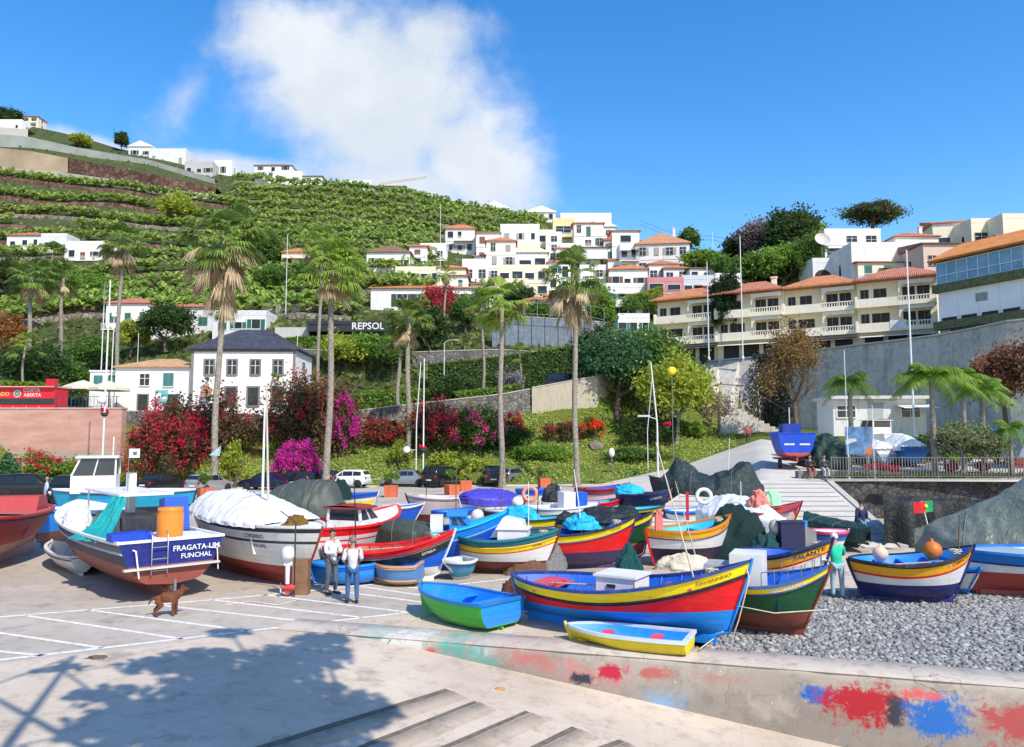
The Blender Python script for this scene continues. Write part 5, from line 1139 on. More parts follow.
# dog
def dog():
    root=thing('dog','brown medium sized dog standing on the parking lines with its head raised','dog',gz(167,616,0),R(18))
    P_={'r':(-.27,0,.46),'m':(0,0,.455),'c':(.22,0,.45),'n':(.36,0,.56),'h':(.43,0,.66),'s':(.52,0,.645),'z':(.60,0,.625),'t1':(-.36,0,.47),'t2':(-.46,0,.40),'t3':(-.52,0,.30)}
    Rr={'r':(.085,.095),'m':(.085,.10),'c':(.09,.13),'n':(.06,.075),'h':(.06,.06),'s':.035,'z':.024,'t1':.025,'t2':.02,'t3':.012}
    E=[('m','r'),('m','c'),('c','n'),('n','h'),('h','s'),('s','z'),('r','t1'),('t1','t2'),('t2','t3')]
    for s,n in ((1,'l'),(-1,'r')):
        f=.03*s
        P_['fs'+n]=(.22,.08*s,.36);P_['fe'+n]=(.19+f,.085*s,.27);P_['fk'+n]=(.21+f,.085*s,.14);P_['fp'+n]=(.20+f,.085*s,.03);P_['ft'+n]=(.25+f,.085*s,.02)
        P_['bh'+n]=(-.26,.08*s,.38);P_['bk'+n]=(-.18-f,.09*s,.27);P_['bo'+n]=(-.33-f,.09*s,.16);P_['bp'+n]=(-.31-f,.09*s,.03);P_['bt'+n]=(-.26-f,.09*s,.02)
        for a,r in (('fs',.05),('fe',.035),('fk',.025),('fp',.022),('ft',.02),('bh',.062),('bk',.045),('bo',.022),('bp',.02),('bt',.02)): Rr[a+n]=r
        E+=[('c','fs'+n),('fs'+n,'fe'+n),('fe'+n,'fk'+n),('fk'+n,'fp'+n),('fp'+n,'ft'+n),('r','bh'+n),('bh'+n,'bk'+n),('bk'+n,'bo'+n),('bo'+n,'bp'+n),('bp'+n,'bt'+n)]
    for q in P_: P_[q]=(P_[q][0]*.82,P_[q][1],P_[q][2]*.97)
    for q in Rr: Rr[q]=tuple(v*1.38 for v in (Rr[q] if isinstance(Rr[q],tuple) else (Rr[q],Rr[q]))) if q[0] not in 'z' else Rr[q]*1.1
    nm=list(P_); ix={n:i for i,n in enumerate(nm)}
    vv,ff=skin_mesh([P_[n] for n in nm],[(ix[a],ix[c]) for a,c in E],[Rr[n] for n in nm],ix['m'])
    b=MB(); b.add(vv,ff,True)
    for s in (1,-1): b.tube([(.34,.05*s,.70),(.31,.08*s,.71),(.30,.10*s,.62)],[.02,.022,.008],6)
    body=b.build('body',M((.17,.055,.02),.85,.45,7,.6,name='fur'),root)
    b=MB(); b.lathe([(.001,-.015),(.015,0),(.001,.015)],8,(.515,0,.61)); b.build('nose',blackm,body)
    for s in (1,-1):
        b=MB(); b.lathe([(.001,-.01),(.01,0),(.001,.01)],8,(.40,.05*s,.665)); b.build('eye',blackm,body)
dog()
# ---------------------------------------------------------------- cars
tyre=M((.015,.015,.015),.85,.2,8,name='rubber'); carglass=M((.015,.02,.025),.06,.2,2,name='car_glass',spec=.7)
def make_car(kind,col,metal=.0):
    L_,W,Hh={'saloon':(4.4,1.72,1.42),'hatch':(3.8,1.66,1.48),'suv':(4.4,1.8,1.75),'van':(4.7,1.85,1.9)}[kind]
    root=thing('parked_car','car','car')
    pt=M(col,.22,.05,2,name='car_paint',metal=metal,spec=.6)
    if kind=='saloon': st=[(0,.42,.80,.80),(.04,.3,.92,.92),(.17,.25,.98,.99),(.30,.22,.95,1.36),(.42,.22,.93,1.42),(.58,.22,.92,1.40),(.73,.22,.92,.95),(.90,.25,.82,.83),(.98,.3,.70,.70),(1,.4,.55,.56)]
    elif kind=='hatch': st=[(0,.42,.85,.86),(.02,.3,.98,1.05),(.10,.25,1.0,1.42),(.30,.22,.98,1.48),(.55,.22,.96,1.46),(.74,.22,.98,1.02),(.92,.25,.84,.85),(.985,.3,.7,.7),(1,.4,.56,.57)]
    else:
        q=Hh/1.75; st=[(0,.5,1.0*q,1.01*q),(.01,.38,1.08*q,1.25*q),(.05,.32,1.1*q,1.68*q),(.30,.3,1.08*q,1.75*q),(.60,.3,1.06*q,1.72*q),(.74,.3,1.08*q,1.12*q),(.93,.32,.98*q,.99*q),(.985,.38,.8,.8),(1,.5,.62,.63)]
    G=[]
    def sec(f,zb,zt,zr):
        hw=W/2*(1-.10*abs(2*f-1)**4); cab=max(0,(zr-zt)/.45); rw=hw*(1-.20*min(1,cab)); x=L_*(f-.5)
        return [(x,-hw*.92,zb),(x,-hw,zb+.16),(x,-hw,zt-.18),(x,-hw*.965,zt),(x,-rw,zr-.03),(x,-rw*.8,zr+.02),(x,0,zr+.035),(x,rw*.8,zr+.02),(x,rw,zr-.03),(x,hw*.965,zt),(x,hw,zt-.18),(x,hw,zb+.16),(x,hw*.92,zb)]
    S_=[sec(*s) for s in st]
    b=MB(); b.grid(S_,True); b.add(S_[0],[tuple(range(13))]); b.add(S_[-1],[tuple(range(13))[::-1]])
    b.grid([[s[0] for s in S_],[s[12] for s in S_]],False)
    # dark wheel arches
    body=b.build('body',pt,root)
    cabs=[i for i,s in enumerate(st) if s[3]-s[2]>.2]; i0,i1=cabs[0],cabs[-1]
    e=.012
    for side in (1,-1):
        b=MB(); a,c=(3,4) if side<0 else (9,8)
        def pp(i,k,f): 
            p=Vector(S_[i][3 if side<0 else 9]); q=Vector(S_[i][4 if side<0 else 8]); r=p.lerp(q,f); return Vector((r.x,r.y+side*e*2,r.z))
        def xt(i,j,f,g): return pp(i,0,g).lerp(pp(j,0,g),f)
        for i in range(i0,i1):
            b.add([xt(i,i+1,.04,.08),xt(i,i+1,.96,.08),xt(i,i+1,.96,.88),xt(i,i+1,.04,.88)],[(0,1,2,3)])
        b.add([xt(i1,i1+1,.02,.08),xt(i1,i1+1,.6,.08),xt(i1,i1+1,.05,.88)],[(0,1,2)])
        b.build('side_windows',carglass,body)
    for nm,i,j in (('rear_window',i0-1,i0),('windscreen',i1+1,i1)):
        b=MB(); A=S_[i]; B2=S_[j]; sgn=-1 if nm=='rear_window' else 1
        def q(y,f): 
            a_=Vector((A[6][0],y*abs(A[8][1])*.92,A[8][2]+.03)); c_=Vector((B2[6][0],y*abs(B2[8][1])*.9,B2[8][2]+.02)); r=a_.lerp(c_,f); return r+Vector((sgn*.03,0,.03))
        b.add([q(-1,.1),q(1,.1),q(1,.85),q(-1,.85)],[(0,1,2,3)]); b.build(nm,carglass,body)
    r=.31 if kind in('saloon','hatch') else .36
    wb=MB(); Q=Matrix.Rotation(R(90),4,'X')
    for xf in (.18,.81):
        for sy in (-1,1):
            b=MB(); b.lathe([(.001,-.10),(r*.92,-.10),(r,-.07),(r,.07),(r*.92,.10),(.001,.10)],18); b.v=[tuple(Q@Vector(v)) for v in b.v]
            w=b.build('wheel',tyre,root); w.location=(L_*(xf-.5),sy*(W/2-.09),r)
            b=MB(); b.lathe([(.001,0),(r*.5,0),(r*.6,-.015),(r*.62,-.03)],14,(0,0,.115)); b.v=[tuple(Matrix.Rotation(R(90)*sy,4,'X')@Vector(v)) for v in b.v]; b.build('rim',M((.4,.41,.42),.3,.1,5,name='alloy',metal=.7),w)
            b=MB(); n=12; x0=L_*(xf-.5); yy=sy*(W/2+.006)
            b.add([(x0+(r+.06)*math.cos(math.pi*i/n),yy,r+(r+.06)*math.sin(math.pi*i/n)) for i in range(n+1)]+[(x0-(r+.06),yy,.26),(x0+(r+.06),yy,.26)],[tuple(range(n+1))+(n+1,n+2)]); b.build('wheel_arch',tyre,body)
    zl=st[-3][2]-.14
    for sy in (-1,1):
        b=MB(); b.cbox((L_/2-.05,sy*W*.34,zl-.02),(.08,.34,.13)); b.build('headlight',M((.7,.72,.75),.15,.05,2,name='lamp_glass'),root)
        b=MB(); b.cbox((-L_/2+.02,sy*W*.38,st[1][2]-.16),(.07,.22,.18)); b.build('tail_light',M((.45,.01,.01),.2,.1,2,name='lamp_glass'),root)
    b=MB(); b.cbox((-L_/2-.015,0,.62),(.03,.5,.11)); b.build('number_plate',M((.8,.8,.8),.5,.02,2,name='plate'),root)
    b=MB(); b.cbox((-L_/2+.02,0,.40),(.12,W*.92,.2)); b.build('bumper',M(mul(col,.6),.5,.1,2,name='bumper'),root)
    return root
carspec=[('suv',(.012,.012,.014),0,(27,499),R(8),'black estate car behind the red boat at the far left'),
 ('suv',(.012,.013,.016),0,(60,503),R(-65),'black car with rounded front beside the walking man'),
 ('saloon',(.02,.02,.022),0,(158,492),R(75),'black car parked behind the white flag'),
 ('hatch',(.45,.46,.47),.5,(206,493),R(70),'silver hatchback half hidden by the left tall palm trunk'),
 ('saloon',(.01,.015,.06),.2,(264,490),R(170),'dark navy car between the two boat masts'),
 ('hatch',(.02,.02,.025),0,(292,489),R(160),'black hatchback in front of the magenta bush'),
 ('hatch',(.03,.035,.05),.2,(316,488),R(160),'dark grey hatchback left of the white one'),
 ('hatch',(.75,.75,.75),0,(346,488),R(170),'white hatchback parked below the grass bank'),
 ('saloon',(.33,.36,.40),.6,(405,487),R(173),'silver grey saloon parked below the grass bank'),
 ('suv',(.012,.012,.013),0,(442,487),R(62),'black off-road car seen from behind with spare plate'),
 ('suv',(.012,.014,.015),0,(492,486),R(95),'black tall car seen from behind beside the thin palm'),
 ('hatch',(.25,.27,.28),.5,(512,484),R(60),'grey car hidden behind the thin palm trunk'),
 ('hatch',(.75,.75,.75),0,(668,478),R(170),'white car glimpsed at the foot of the ramp road')]
for i,(kd,c,mt,g,th,lab) in enumerate(carspec):
    if i==12: continue
    r_=make_car(kd,c,mt); p=gz(*g,0); r_.location=(p.x,p.y+.6,.055 if p.y>66 else 0); r_.rotation_euler=(0,0,th); r_['label']=lab; r_['group']='cars parked along the back of the harbour'
r_=make_car('van',(.012,.016,.035),.2); p=at(566,382,88); r_.location=(p.x,p.y,TZ(p.x,p.y)); r_.rotation_euler=(0,0,R(2)); r_['label']='dark navy minibus on the upper road above the stone wall'
r_=make_car('saloon',(.012,.013,.015),.1); p=at(30,333,126); r_.location=(p.x,p.y,TZ(p.x,p.y)+.1); r_.rotation_euler=(0,0,R(5)); r_['label']='black car parked on the hillside road between palms at the far left'
# ---------------------------------------------------------------- street furniture
pole_m=M((.72,.73,.74),.5,.1,2,name='pole_paint')
def lamp_post(label,px,pyb,Y,pyt,z=None,kind='plain',r=.07,lean=0):
    B=at(px,pyb,Y); zb=TZ(B.x,Y) if z is None else z; T_=at(px,pyt,Y).z
    root=thing('street_lamp',label,'lamp post',(B.x,Y,zb)); h=T_-zb
    b=MB(); b.tube([(0,0,-.2),(0,0,h*.5),(lean,0,h)],[r,r*.8,r*.6],8); b.lathe([(r*2,0),(r*2,.25),(r*1.2,.35)],10); b.build('post',pole_m,root)
    if kind=='arm':
        b=MB(); b.tube([(lean,0,h),(lean+.5,0,h+.35),(lean+1.3,0,h+.4)],.035,6); b.build('arm',pole_m,root)
        b=MB(); b.cbox((lean+1.5,0,h+.38),(.6,.2,.12)); b.build('lamp_head',M((.5,.5,.5),.5,name='lamp_housing'),root)
    if kind=='globe':
        b=MB(); b.lathe([(.001,0)]+[(.28*math.sin(a),.28-.28*math.cos(a)) for a in [math.pi*i/8 for i in range(1,8)]]+[(.001,.56)],14,(lean,0,h)); b.build('globe',M((.85,.85,.83),.3,.03,2,name='opal_glass'),root)
    return root
def basket(root,z,col=(.5,.02,.05),side=.0):
    b=MB(); b.lathe([(.001,0),(.2,.05),(.32,.35),(.001,.36)],12,(side,0,z)); o=b.build('flower_basket',M((.02,.05,.03),.8,.3,5,name='basket'),root)
    leafball('flowers',(side,0,z+.45),(.45,.45,.3),260,.13,leafmat(col,mul(col,1.5),'petals'),o)
# ---------------------------------------------------------------- foliage helpers
def leafquads(C,size,g,droop=.3,elong=1.6,up=.3):
    """one folded leaf (two triangles as a quad) per centre"""
    n=len(C); d=g.normal(size=(n,3)); d[:,2]=d[:,2]*.7-droop; d/=np.linalg.norm(d,axis=1,keepdims=True)
    r=g.normal(size=(n,3)); r[:,2]*=.5; s=np.cross(d,r); s/=np.linalg.norm(s,axis=1,keepdims=True)+1e-9
    L_=(size*g.uniform(.6,1.3,(n,1)))*elong*.5; W=(size*g.uniform(.6,1.3,(n,1)))*.5
    V=np.stack([C-d*L_,C+s*W,C+d*L_,C-s*W],1); return V.reshape(-1,3)
def leafball(name,c,r,n,size,m,parent=None,seed=None,clump=.32,nc=None,shell=.55,droop=.3,elong=1.5,thin=1.0,stretch=None):
    if n>300: nc=nc or max(4,int(n/90)); n=int(n*1.65); size*=.80
    g=np.random.default_rng(seed if seed is not None else rnd.randrange(1<<30))
    nc=nc or max(4,int(n/90)); c=np.array(c); r=np.array(r)
    d=g.normal(size=(nc,3)); d/=np.linalg.norm(d,axis=1,keepdims=True); d[:,2]=np.where(d[:,2]<-.35,-d[:,2]*.7,d[:,2])
    rad=(shell+(1-shell)*g.random((nc,1)))*g.uniform(.78,1.06,(nc,1)); cc=d*rad
    per=n//nc; P=np.repeat(cc,per,0)+g.normal(size=(nc*per,3))*clump*g.uniform(.35,1.0,(nc,1)).repeat(per,0)*.62
    P=c+P*r
    V=leafquads(P,size,g,droop,elong); Fq=np.arange(len(V)).reshape(-1,4)
    return np_mesh(name,V,Fq,m,parent)
bark=M((.16,.12,.09),.95,.35,4,.7,name='bark',spec=.15); palebark=M((.33,.29,.24),.95,.45,5,.9,name='palm_bark',spec=.15)
LG=leafmat((.03,.075,.015),(.12,.20,.035)); LG2=leafmat((.045,.11,.015),(.20,.30,.045)); LD=leafmat((.014,.035,.012),(.06,.10,.025)); LY=leafmat((.12,.18,.02),(.36,.38,.06)); LB=leafmat((.025,.075,.035),(.08,.17,.07)); LBR=leafmat((.12,.07,.03),(.28,.19,.08),'dry_leaves')
RED=leafmat((.22,.008,.025),(.52,.02,.06),'bougainvillea_petals',.2); MAG=leafmat((.26,.01,.13),(.56,.04,.32),'bougainvillea_petals',.2); MXB=leafmat((.035,.055,.018),(.17,.09,.05),'bougainvillea_leaves')
def tree(label,px,pyb,Y,r,h_tr,m,n=3500,size=.32,cat='tree',name='broadleaf_tree',zb=None,group=None,lean=.3,crown_lift=.75,seed=None,bk=None,clump=.34,sparse=False):
    if Y>95 and zb is None: Y=fitY(px,pyb,Y)
    B=at(px,pyb,Y); z=TZ(B.x,Y) if zb is None else zb
    root=thing(name,label,cat,(B.x,Y,z-.1),0,group); g=random.Random(seed or int(px*7+pyb))
    H=h_tr; b=MB(); rt=max(.10,r[0]*.07); top=Vector((g.uniform(-lean,lean),g.uniform(-lean,lean),H))
    b.tube([(0,0,0),top*.5+Vector((g.uniform(-.1,.1),0,0)),top],[rt*1.35,rt,rt*.8],8)
    for k in range(6):
        a=g.uniform(0,6.28); e=top+Vector((math.cos(a)*r[0]*.7,math.sin(a)*r[1]*.7,r[2]*g.uniform(.3,1.2))); mid=top.lerp(e,.5)+Vector((0,0,-.1*r[2]))
        b.tube([top*(.82+.03*k if k<6 else 1),mid,e],[rt*.6,rt*.35,rt*.12],6)
        for q in range(2 if not sparse else 4):
            a2=a+g.uniform(-1,1); e2=mid+Vector((math.cos(a2)*r[0]*.4,math.sin(a2)*r[1]*.4,r[2]*g.uniform(.1,.8))); b.tube([mid,e2],[rt*.25,rt*.08],5)
    b.build('trunk',bk or bark,root)
    leafball('crown',(top.x,top.y,H+r[2]*crown_lift*.8),r,n,size,m,root,seed=int(px*13+pyb),clump=clump)
    return root
def bush(label,px,pyb,Y,r,m,n=2500,size=.28,flow=None,nf=900,fs=.22,cat='bush',name='shrub',zb=None,group=None,fname='flowers',fshift=(0,0,0),frs=None):
    B=at(px,pyb,Y); z=TZ(B.x,Y) if zb is None else zb
    root=thing(name,label,cat,(B.x,Y,z),0,group)
    leafball('foliage',(0,0,r[2]*.42),(r[0],r[1],r[2]*.75),n,size,m,root,seed=int(px*17+pyb),clump=.30,shell=.35)
    b=MB()
    for k in range(5):
        a=k*1.3; b.tube([(0,0,-.2),(math.cos(a)*r[0]*.35,math.sin(a)*r[1]*.35,r[2]*.3),(math.cos(a)*r[0]*.6,math.sin(a)*r[1]*.6,r[2]*.7)],[.08,.05,.02],5)
    b.build('stems',bark,root)
    if flow is not None:
        fr=frs or r; leafball(fname,(fshift[0],fshift[1]-r[1]*.06,r[2]*.44+fshift[2]),(fr[0]*1.03,fr[1]*1.05,fr[2]*.8),nf,fs,flow,root,seed=int(px*19+pyb),clump=.16,shell=.8,nc=max(10,nf//28),elong=1.1)
    return root
# fan palm
def fan_crown(r,n,seed,dead=False,fresh=24):
    g=np.random.default_rng(seed); V=[];Fq=[]
    for k in range(n):
        a=g.uniform(0,6.283); 
        if dead: el=g.uniform(-1.4,-.15); pl=r*g.uniform(.2,.6)
        else: el=g.uniform(-.75,1.4); pl=r*g.uniform(.42,.62)
        d=np.array([math.cos(a)*math.cos(el),math.sin(a)*math.cos(el),math.sin(el)])
        s=np.cross(d,[0,0,1.]); s/=np.linalg.norm(s)+1e-9; up=np.cross(s,d)
        base=d*pl; base[2]-=pl*.12 if not dead else pl*.25
        o=np.zeros(3) if not dead else np.array([0,0,-g.uniform(0,r*.75)])
        # petiole
        w=r*.012; q=len(V)*1
        V+= [o+s*w,o-s*w,o+base-s*w,o+base+s*w]; Fq.append([q,q+1,q+2,q+3])
        nb=18 if not dead else 11; fl=r*g.uniform(.42,.58)*(1 if not dead else .9)
        for j in range(nb):
            t=(j/(nb-1)-.5)*(2.5 if not dead else 1.3)*g.uniform(.9,1.1); dd=d*math.cos(t)+s*math.sin(t); dd=dd-up*.18*abs(math.sin(t))*(1 if not dead else 0)+(np.array([0,0,-.5]) if dead else 0)
            ww=r*.024*(1 if not dead else 1.0); sd=np.cross(dd,up); sd/=np.linalg.norm(sd)+1e-9
            p0=o+base; p1=p0+dd*fl*.55; p2=p1+dd*fl*.42*(.7)+np.array([0,0,-fl*(.30 if not dead else .45)])*g.uniform(.5,1.2)
            q=len(V); V+=[p0-sd*ww*.25,p0+sd*ww*.25,p1+sd*ww,p1-sd*ww]; Fq.append([q,q+1,q+2,q+3])
            q=len(V); V+=[p1-sd*ww,p1+sd*ww,p2+sd*ww*.15,p2-sd*ww*.15]; Fq.append([q,q+1,q+2,q+3])
    return np.array(V),np.array(Fq)
FAN=leafmat((.045,.085,.018),(.20,.27,.06),'palm_leaf',.2,.4); FANY=leafmat((.075,.14,.02),(.30,.38,.07),'palm_leaf',.25,.4); DEAD=leafmat((.16,.11,.06),(.50,.39,.25),'dead_palm_leaf',.15,.8)
fanmesh={}
def fan_palm(label,px,pyb,Y,pyt,r,skirt=1.0,m=FAN,zb=None,seed=1,lean=(0,0),rt=.30,group='tall fan palms',flip=0,nf=36,greenskirt=False,name='fan_palm'):
    B=at(px,pyb,Y); z=TZ(B.x,Y) if zb is None else zb; T_=at(px,pyt,Y); root=thing(name,label,'palm tree',(B.x,Y,z),0,group); H=T_.z-z-r*.55
    top=Vector((lean[0],lean[1],H)); b=MB(); n=70
    pts=[Vector((lean[0]*(i/n)**1.5,lean[1]*(i/n)**1.5,-.2+(H+.2)*i/n)) for i in range(n+1)]
    rad=[rt*(1.5-.5*min(1,i/6))*(1-.28*i/n)*(1+.07*(i%2)+.05*mnoise.noise(Vector((i*.4,seed,0)))) for i in range(n+1)]
    pts=[p+Vector((.12*math.sin(i*.09+seed),.1*math.cos(i*.07+seed),0))*min(1,i/20)*min(1,(n-i)/15) for i,p in enumerate(pts)]
    b.tube(pts,rad,12); b.build('trunk',palebark,root)
    V,Fq=fan_crown(r,nf,seed); np_mesh('crown',V+np.array(top),Fq,m,root)
    if skirt>0:
        V,Fq=fan_crown(r*.95,int(34*skirt),seed+50,True); V[:,2]*=skirt**.5; np_mesh('dead_fronds',V+np.array(top),Fq,DEAD,root)
    return root
def feather_palm(label,px,pyb,Y,pyt,r,zb=None,seed=1,m=LG2,rt=.16,nf=16,group='feather palms on the terrace',lean=(0,0)):
    B=at(px,pyb,Y); z=TZ(B.x,Y) if zb is None else zb; T_=at(px,pyt,Y); root=thing('feather_palm',label,'palm tree',(B.x,Y,z),0,group); H=T_.z-z-r*.35
    g=np.random.default_rng(seed); b=MB(); n=12
    b.tube([(lean[0]*i/n,lean[1]*i/n,-.2+(H+.2)*i/n) for i in range(n+1)],[rt*(1.3-.5*i/n) for i in range(n+1)],10); b.build('trunk',palebark,root)
    V=[];Fq=[]; top=np.array([lean[0],lean[1],H])
    for k in range(nf):
        a=6.283*k/nf+g.uniform(-.2,.2); e=g.uniform(.35,1.42); L_=r*g.uniform(.85,1.2); h=np.array([math.cos(a),math.sin(a),0]); s=np.array([-h[1],h[0],0]); pr=[]
        ns=26
        for i in range(ns+1):
            t=i/ns; x=L_*t*math.cos(e)*(1-.12*t)+L_*.28*t*t*math.sin(e); zz=L_*(t*math.sin(e)*.85-t*t*(.50+.40*math.cos(e))); pr.append(top+h*x+np.array([0,0,zz]))
        for i in range(ns):
            q=len(V); V+=[pr[i]+s*.02,pr[i]-s*.02,pr[i+1]-s*.015,pr[i+1]+s*.015]; Fq.append([q,q+1,q+2,q+3])
            if i<3: continue
            t=i/ns; ll=r*.30*math.sin(math.pi*min(1,t*.9+.12))**.6; tg=(pr[i+1]-pr[i]); tg/=np.linalg.norm(tg)
            for sg in (1,-1):
                d=s*sg*.75+tg*.55+np.array([0,0,-.30-.3*g.random()]); d/=np.linalg.norm(d); w=tg*r*.018
                p=pr[i]; q=len(V); V+=[p-w*.5,p+w*.5,p+d*ll*.55+w+np.array([0,0,.02]),p+d*ll*.55-w]; Fq.append([q,q+1,q+2,q+3])
                m2=p+d*ll*.55; e2=p+d*ll+np.array([0,0,-.16*ll]); q=len(V); V+=[m2-w,m2+w,e2+w*.1,e2-w*.1]; Fq.append([q,q+1,q+2,q+3])
    np_mesh('crown',np.array(V),np.array(Fq),m,root); return root
# ---------------------------------------------------------------- buildings
def roof_mat(c1=(.52,.16,.06),c2=(.68,.29,.14)):
    key=('roof',c1,c2)
    if key in MATS: return MATS[key]
    m,nt,b=nodes_of('clay_roof_tiles'); p=pos_(nt)
    wv=N(nt,'ShaderNodeTexWave'); wv.inputs['Scale'].default_value=1.6; wv.bands_direction='X'; L(nt,p,wv.inputs['Vector'])
    w2=N(nt,'ShaderNodeTexWave'); w2.inputs['Scale'].default_value=.8; w2.bands_direction='Y'; L(nt,p,w2.inputs['Vector'])
    c=mixc(nt,ramp_(nt,noise_(nt,2.2,p,6,.7),.35,.65),c1,c2); c=mixc(nt,math_(nt,'MULTIPLY',ramp_(nt,noise_(nt,.7,p,5,.7),.5,.75),.6),c,mul(c1,.35))
    c=mixc(nt,math_(nt,'MULTIPLY',wv.outputs['Fac'],.35),c,mul(c1,.5))
    L(nt,c,b.inputs['Base Color']); b.inputs['Roughness'].default_value=.85
    bump_(nt,b,math_(nt,'ADD',wv.outputs['Fac'],math_(nt,'MULTIPLY',w2.outputs['Fac'],.3)),.7,.12); MATS[key]=m; return m
RT=roof_mat((.62,.20,.07),(.80,.36,.17)); RT2=roof_mat((.55,.16,.08),(.70,.30,.2)); RTB=roof_mat((.25,.12,.09),(.36,.22,.17)); SLATE=roof_mat((.035,.04,.065),(.09,.1,.14))
WGL=M((.025,.03,.035),.15,.4,1.5,name='window_glass',spec=.5); GSUR=M((.23,.215,.21),.85,.15,2,name='stone_surround')
shut_g=M((.015,.13,.10),.6,.15,3,name='shutter_paint'); shut_t=M((.06,.2,.2),.6,.15,3,name='shutter_paint'); shut_d=M((.05,.06,.05),.6,.15,3,name='shutter_paint')
def window(parent,x,z,w,h,y=0,fm=None,shut=None,ft=.09,arch=False,mull=True,name='window',nrm=(0,-1),blind=0):
    """window on a wall whose outside faces -y (nrm=(0,-1)) or +-x; frame stands proud, pane set back inside it"""
    if nrm[0]==0: T_=Matrix.Translation((x,y,z))@(Matrix.Rotation(math.pi,4,'Z') if nrm[1]>0 else Matrix.Identity(4))
    else: T_=Matrix.Translation((y,x,z))@Matrix.Rotation(R(90)*nrm[0],4,'Z')
    b=MB(); 
    b.box(-w/2-ft,-w/2,-.07,.03,-ft,h+ft,T_); b.box(w/2,w/2+ft,-.07,.03,-ft,h+ft,T_); b.box(-w/2,w/2,-.07,.03,h,h+ft,T_); b.box(-w/2-.03,w/2+.03,-.12,.03,-ft,0,T_)
    o=b.build(name,fm or whitem,parent)
    b=MB(); b.box(-w/2,w/2,-.022,-.005,0,h,T_); b.build('pane',WGL,o)
    if mull:
        b=MB(); b.box(-.03,.03,-.04,-.023,0,h,T_); b.box(-w/2,-.03,-.04,-.023,h*.6,h*.6+.05,T_); b.box(.03,w/2,-.04,-.023,h*.6,h*.6+.05,T_); b.build('glazing_bars',whitem,o)
    if shut:
        for s in (-1,1):
            b=MB(); 
            if shut[1]: b.box(*(sorted((s*(w/2+ft+.01),s*(w/2+ft+w*.5)))),-.06,-.02,0,h,T_)
            else: b.box(*(sorted((s*.01,s*w/2))),-.06,-.024,.01,h-.01,T_)
            b.build('shutter',shut[0],o)
    return o
def roof_geom(kind,w,d,h,rise,ov,m,parent,ridge_along_x=True,th=.14):
    b=MB(); x0,x1,y0,y1=-w/2-ov,w/2+ov,-ov,d+ov; z0=h+.01
    if kind=='hip':
        rl=max(0,(x1-x0)-(y1-y0))/2 if x1-x0>y1-y0 else 0; rd=max(0,(y1-y0)-(x1-x0))/2; cx=0; cy=d/2
        A=[(x0,y0,z0),(x1,y0,z0),(x1,y1,z0),(x0,y1,z0)]; Bt=[(x,y,z0+th) for x,y,_ in A]; R1=(-rl,cy-rd,z0+th+rise); R2=(rl,cy+rd,z0+th+rise)
        V=A+Bt+[R1,R2]
        if rd==0: f=[(4,5,9,8),(5,6,9),(6,7,8,9),(7,4,8)]
        else: f=[(4,5,8),(5,6,9,8),(6,7,9),(7,4,8,9)]
        b.add(V,[(0,1,2,3),(0,1,5,4),(1,2,6,5),(2,3,7,6),(3,0,4,7)]+f)
    elif kind=='gable':
        cy=d/2; b.prism([(y0,z0),(y1,z0),(y1,z0+th),(cy,z0+th+rise),(y0,z0+th)],x0,x1,Matrix(((0,1,0,0),(1,0,0,0),(0,0,1,0),(0,0,0,1))))
    elif kind=='gablef':
        b.prism([(x0,z0),(x1,z0),(x1,z0+th),(0,z0+th+rise),(x0,z0+th)],y0,y1)
    elif kind=='flat':
        b.box(x0,x1,y0,y1,z0,z0+.22); 
        b.box(x0,x1,y0,y0+.15,z0+.221,z0+.75); b.box(x0,x1,y1-.15,y1,z0+.221,z0+.75); b.box(x0,x0+.15,y0+.15,y1-.15,z0+.221,z0+.75); b.box(x1-.15,x1,y0+.15,y1-.15,z0+.221,z0+.75)
    elif kind=='shed':
        b.prism([(y0,z0),(y1,z0),(y1,z0+th+rise),(y0,z0+th)],x0,x1,Matrix(((0,1,0,0),(1,0,0,0),(0,0,1,0),(0,0,0,1))))
    return b.build('roof',m,parent)
WALLW=plaster((.87,.86,.84)); WALLC=plaster((.82,.74,.58)); WALLG=plaster((.55,.54,.52)); WALLP=plaster((.62,.26,.28)); WALLK=plaster((.66,.5,.42)); WALLY=plaster((.78,.66,.36))
HG='houses climbing the hillside'
def fitY(px,pyb,Y,lo=.78,hi=1.28):
    u=ucol(px); y=Y*lo
    while y<Y*hi:
        if proj((u*y,y,TZ(u*y,y)))[1]<=pyb: return y
        y+=.75
    return Y
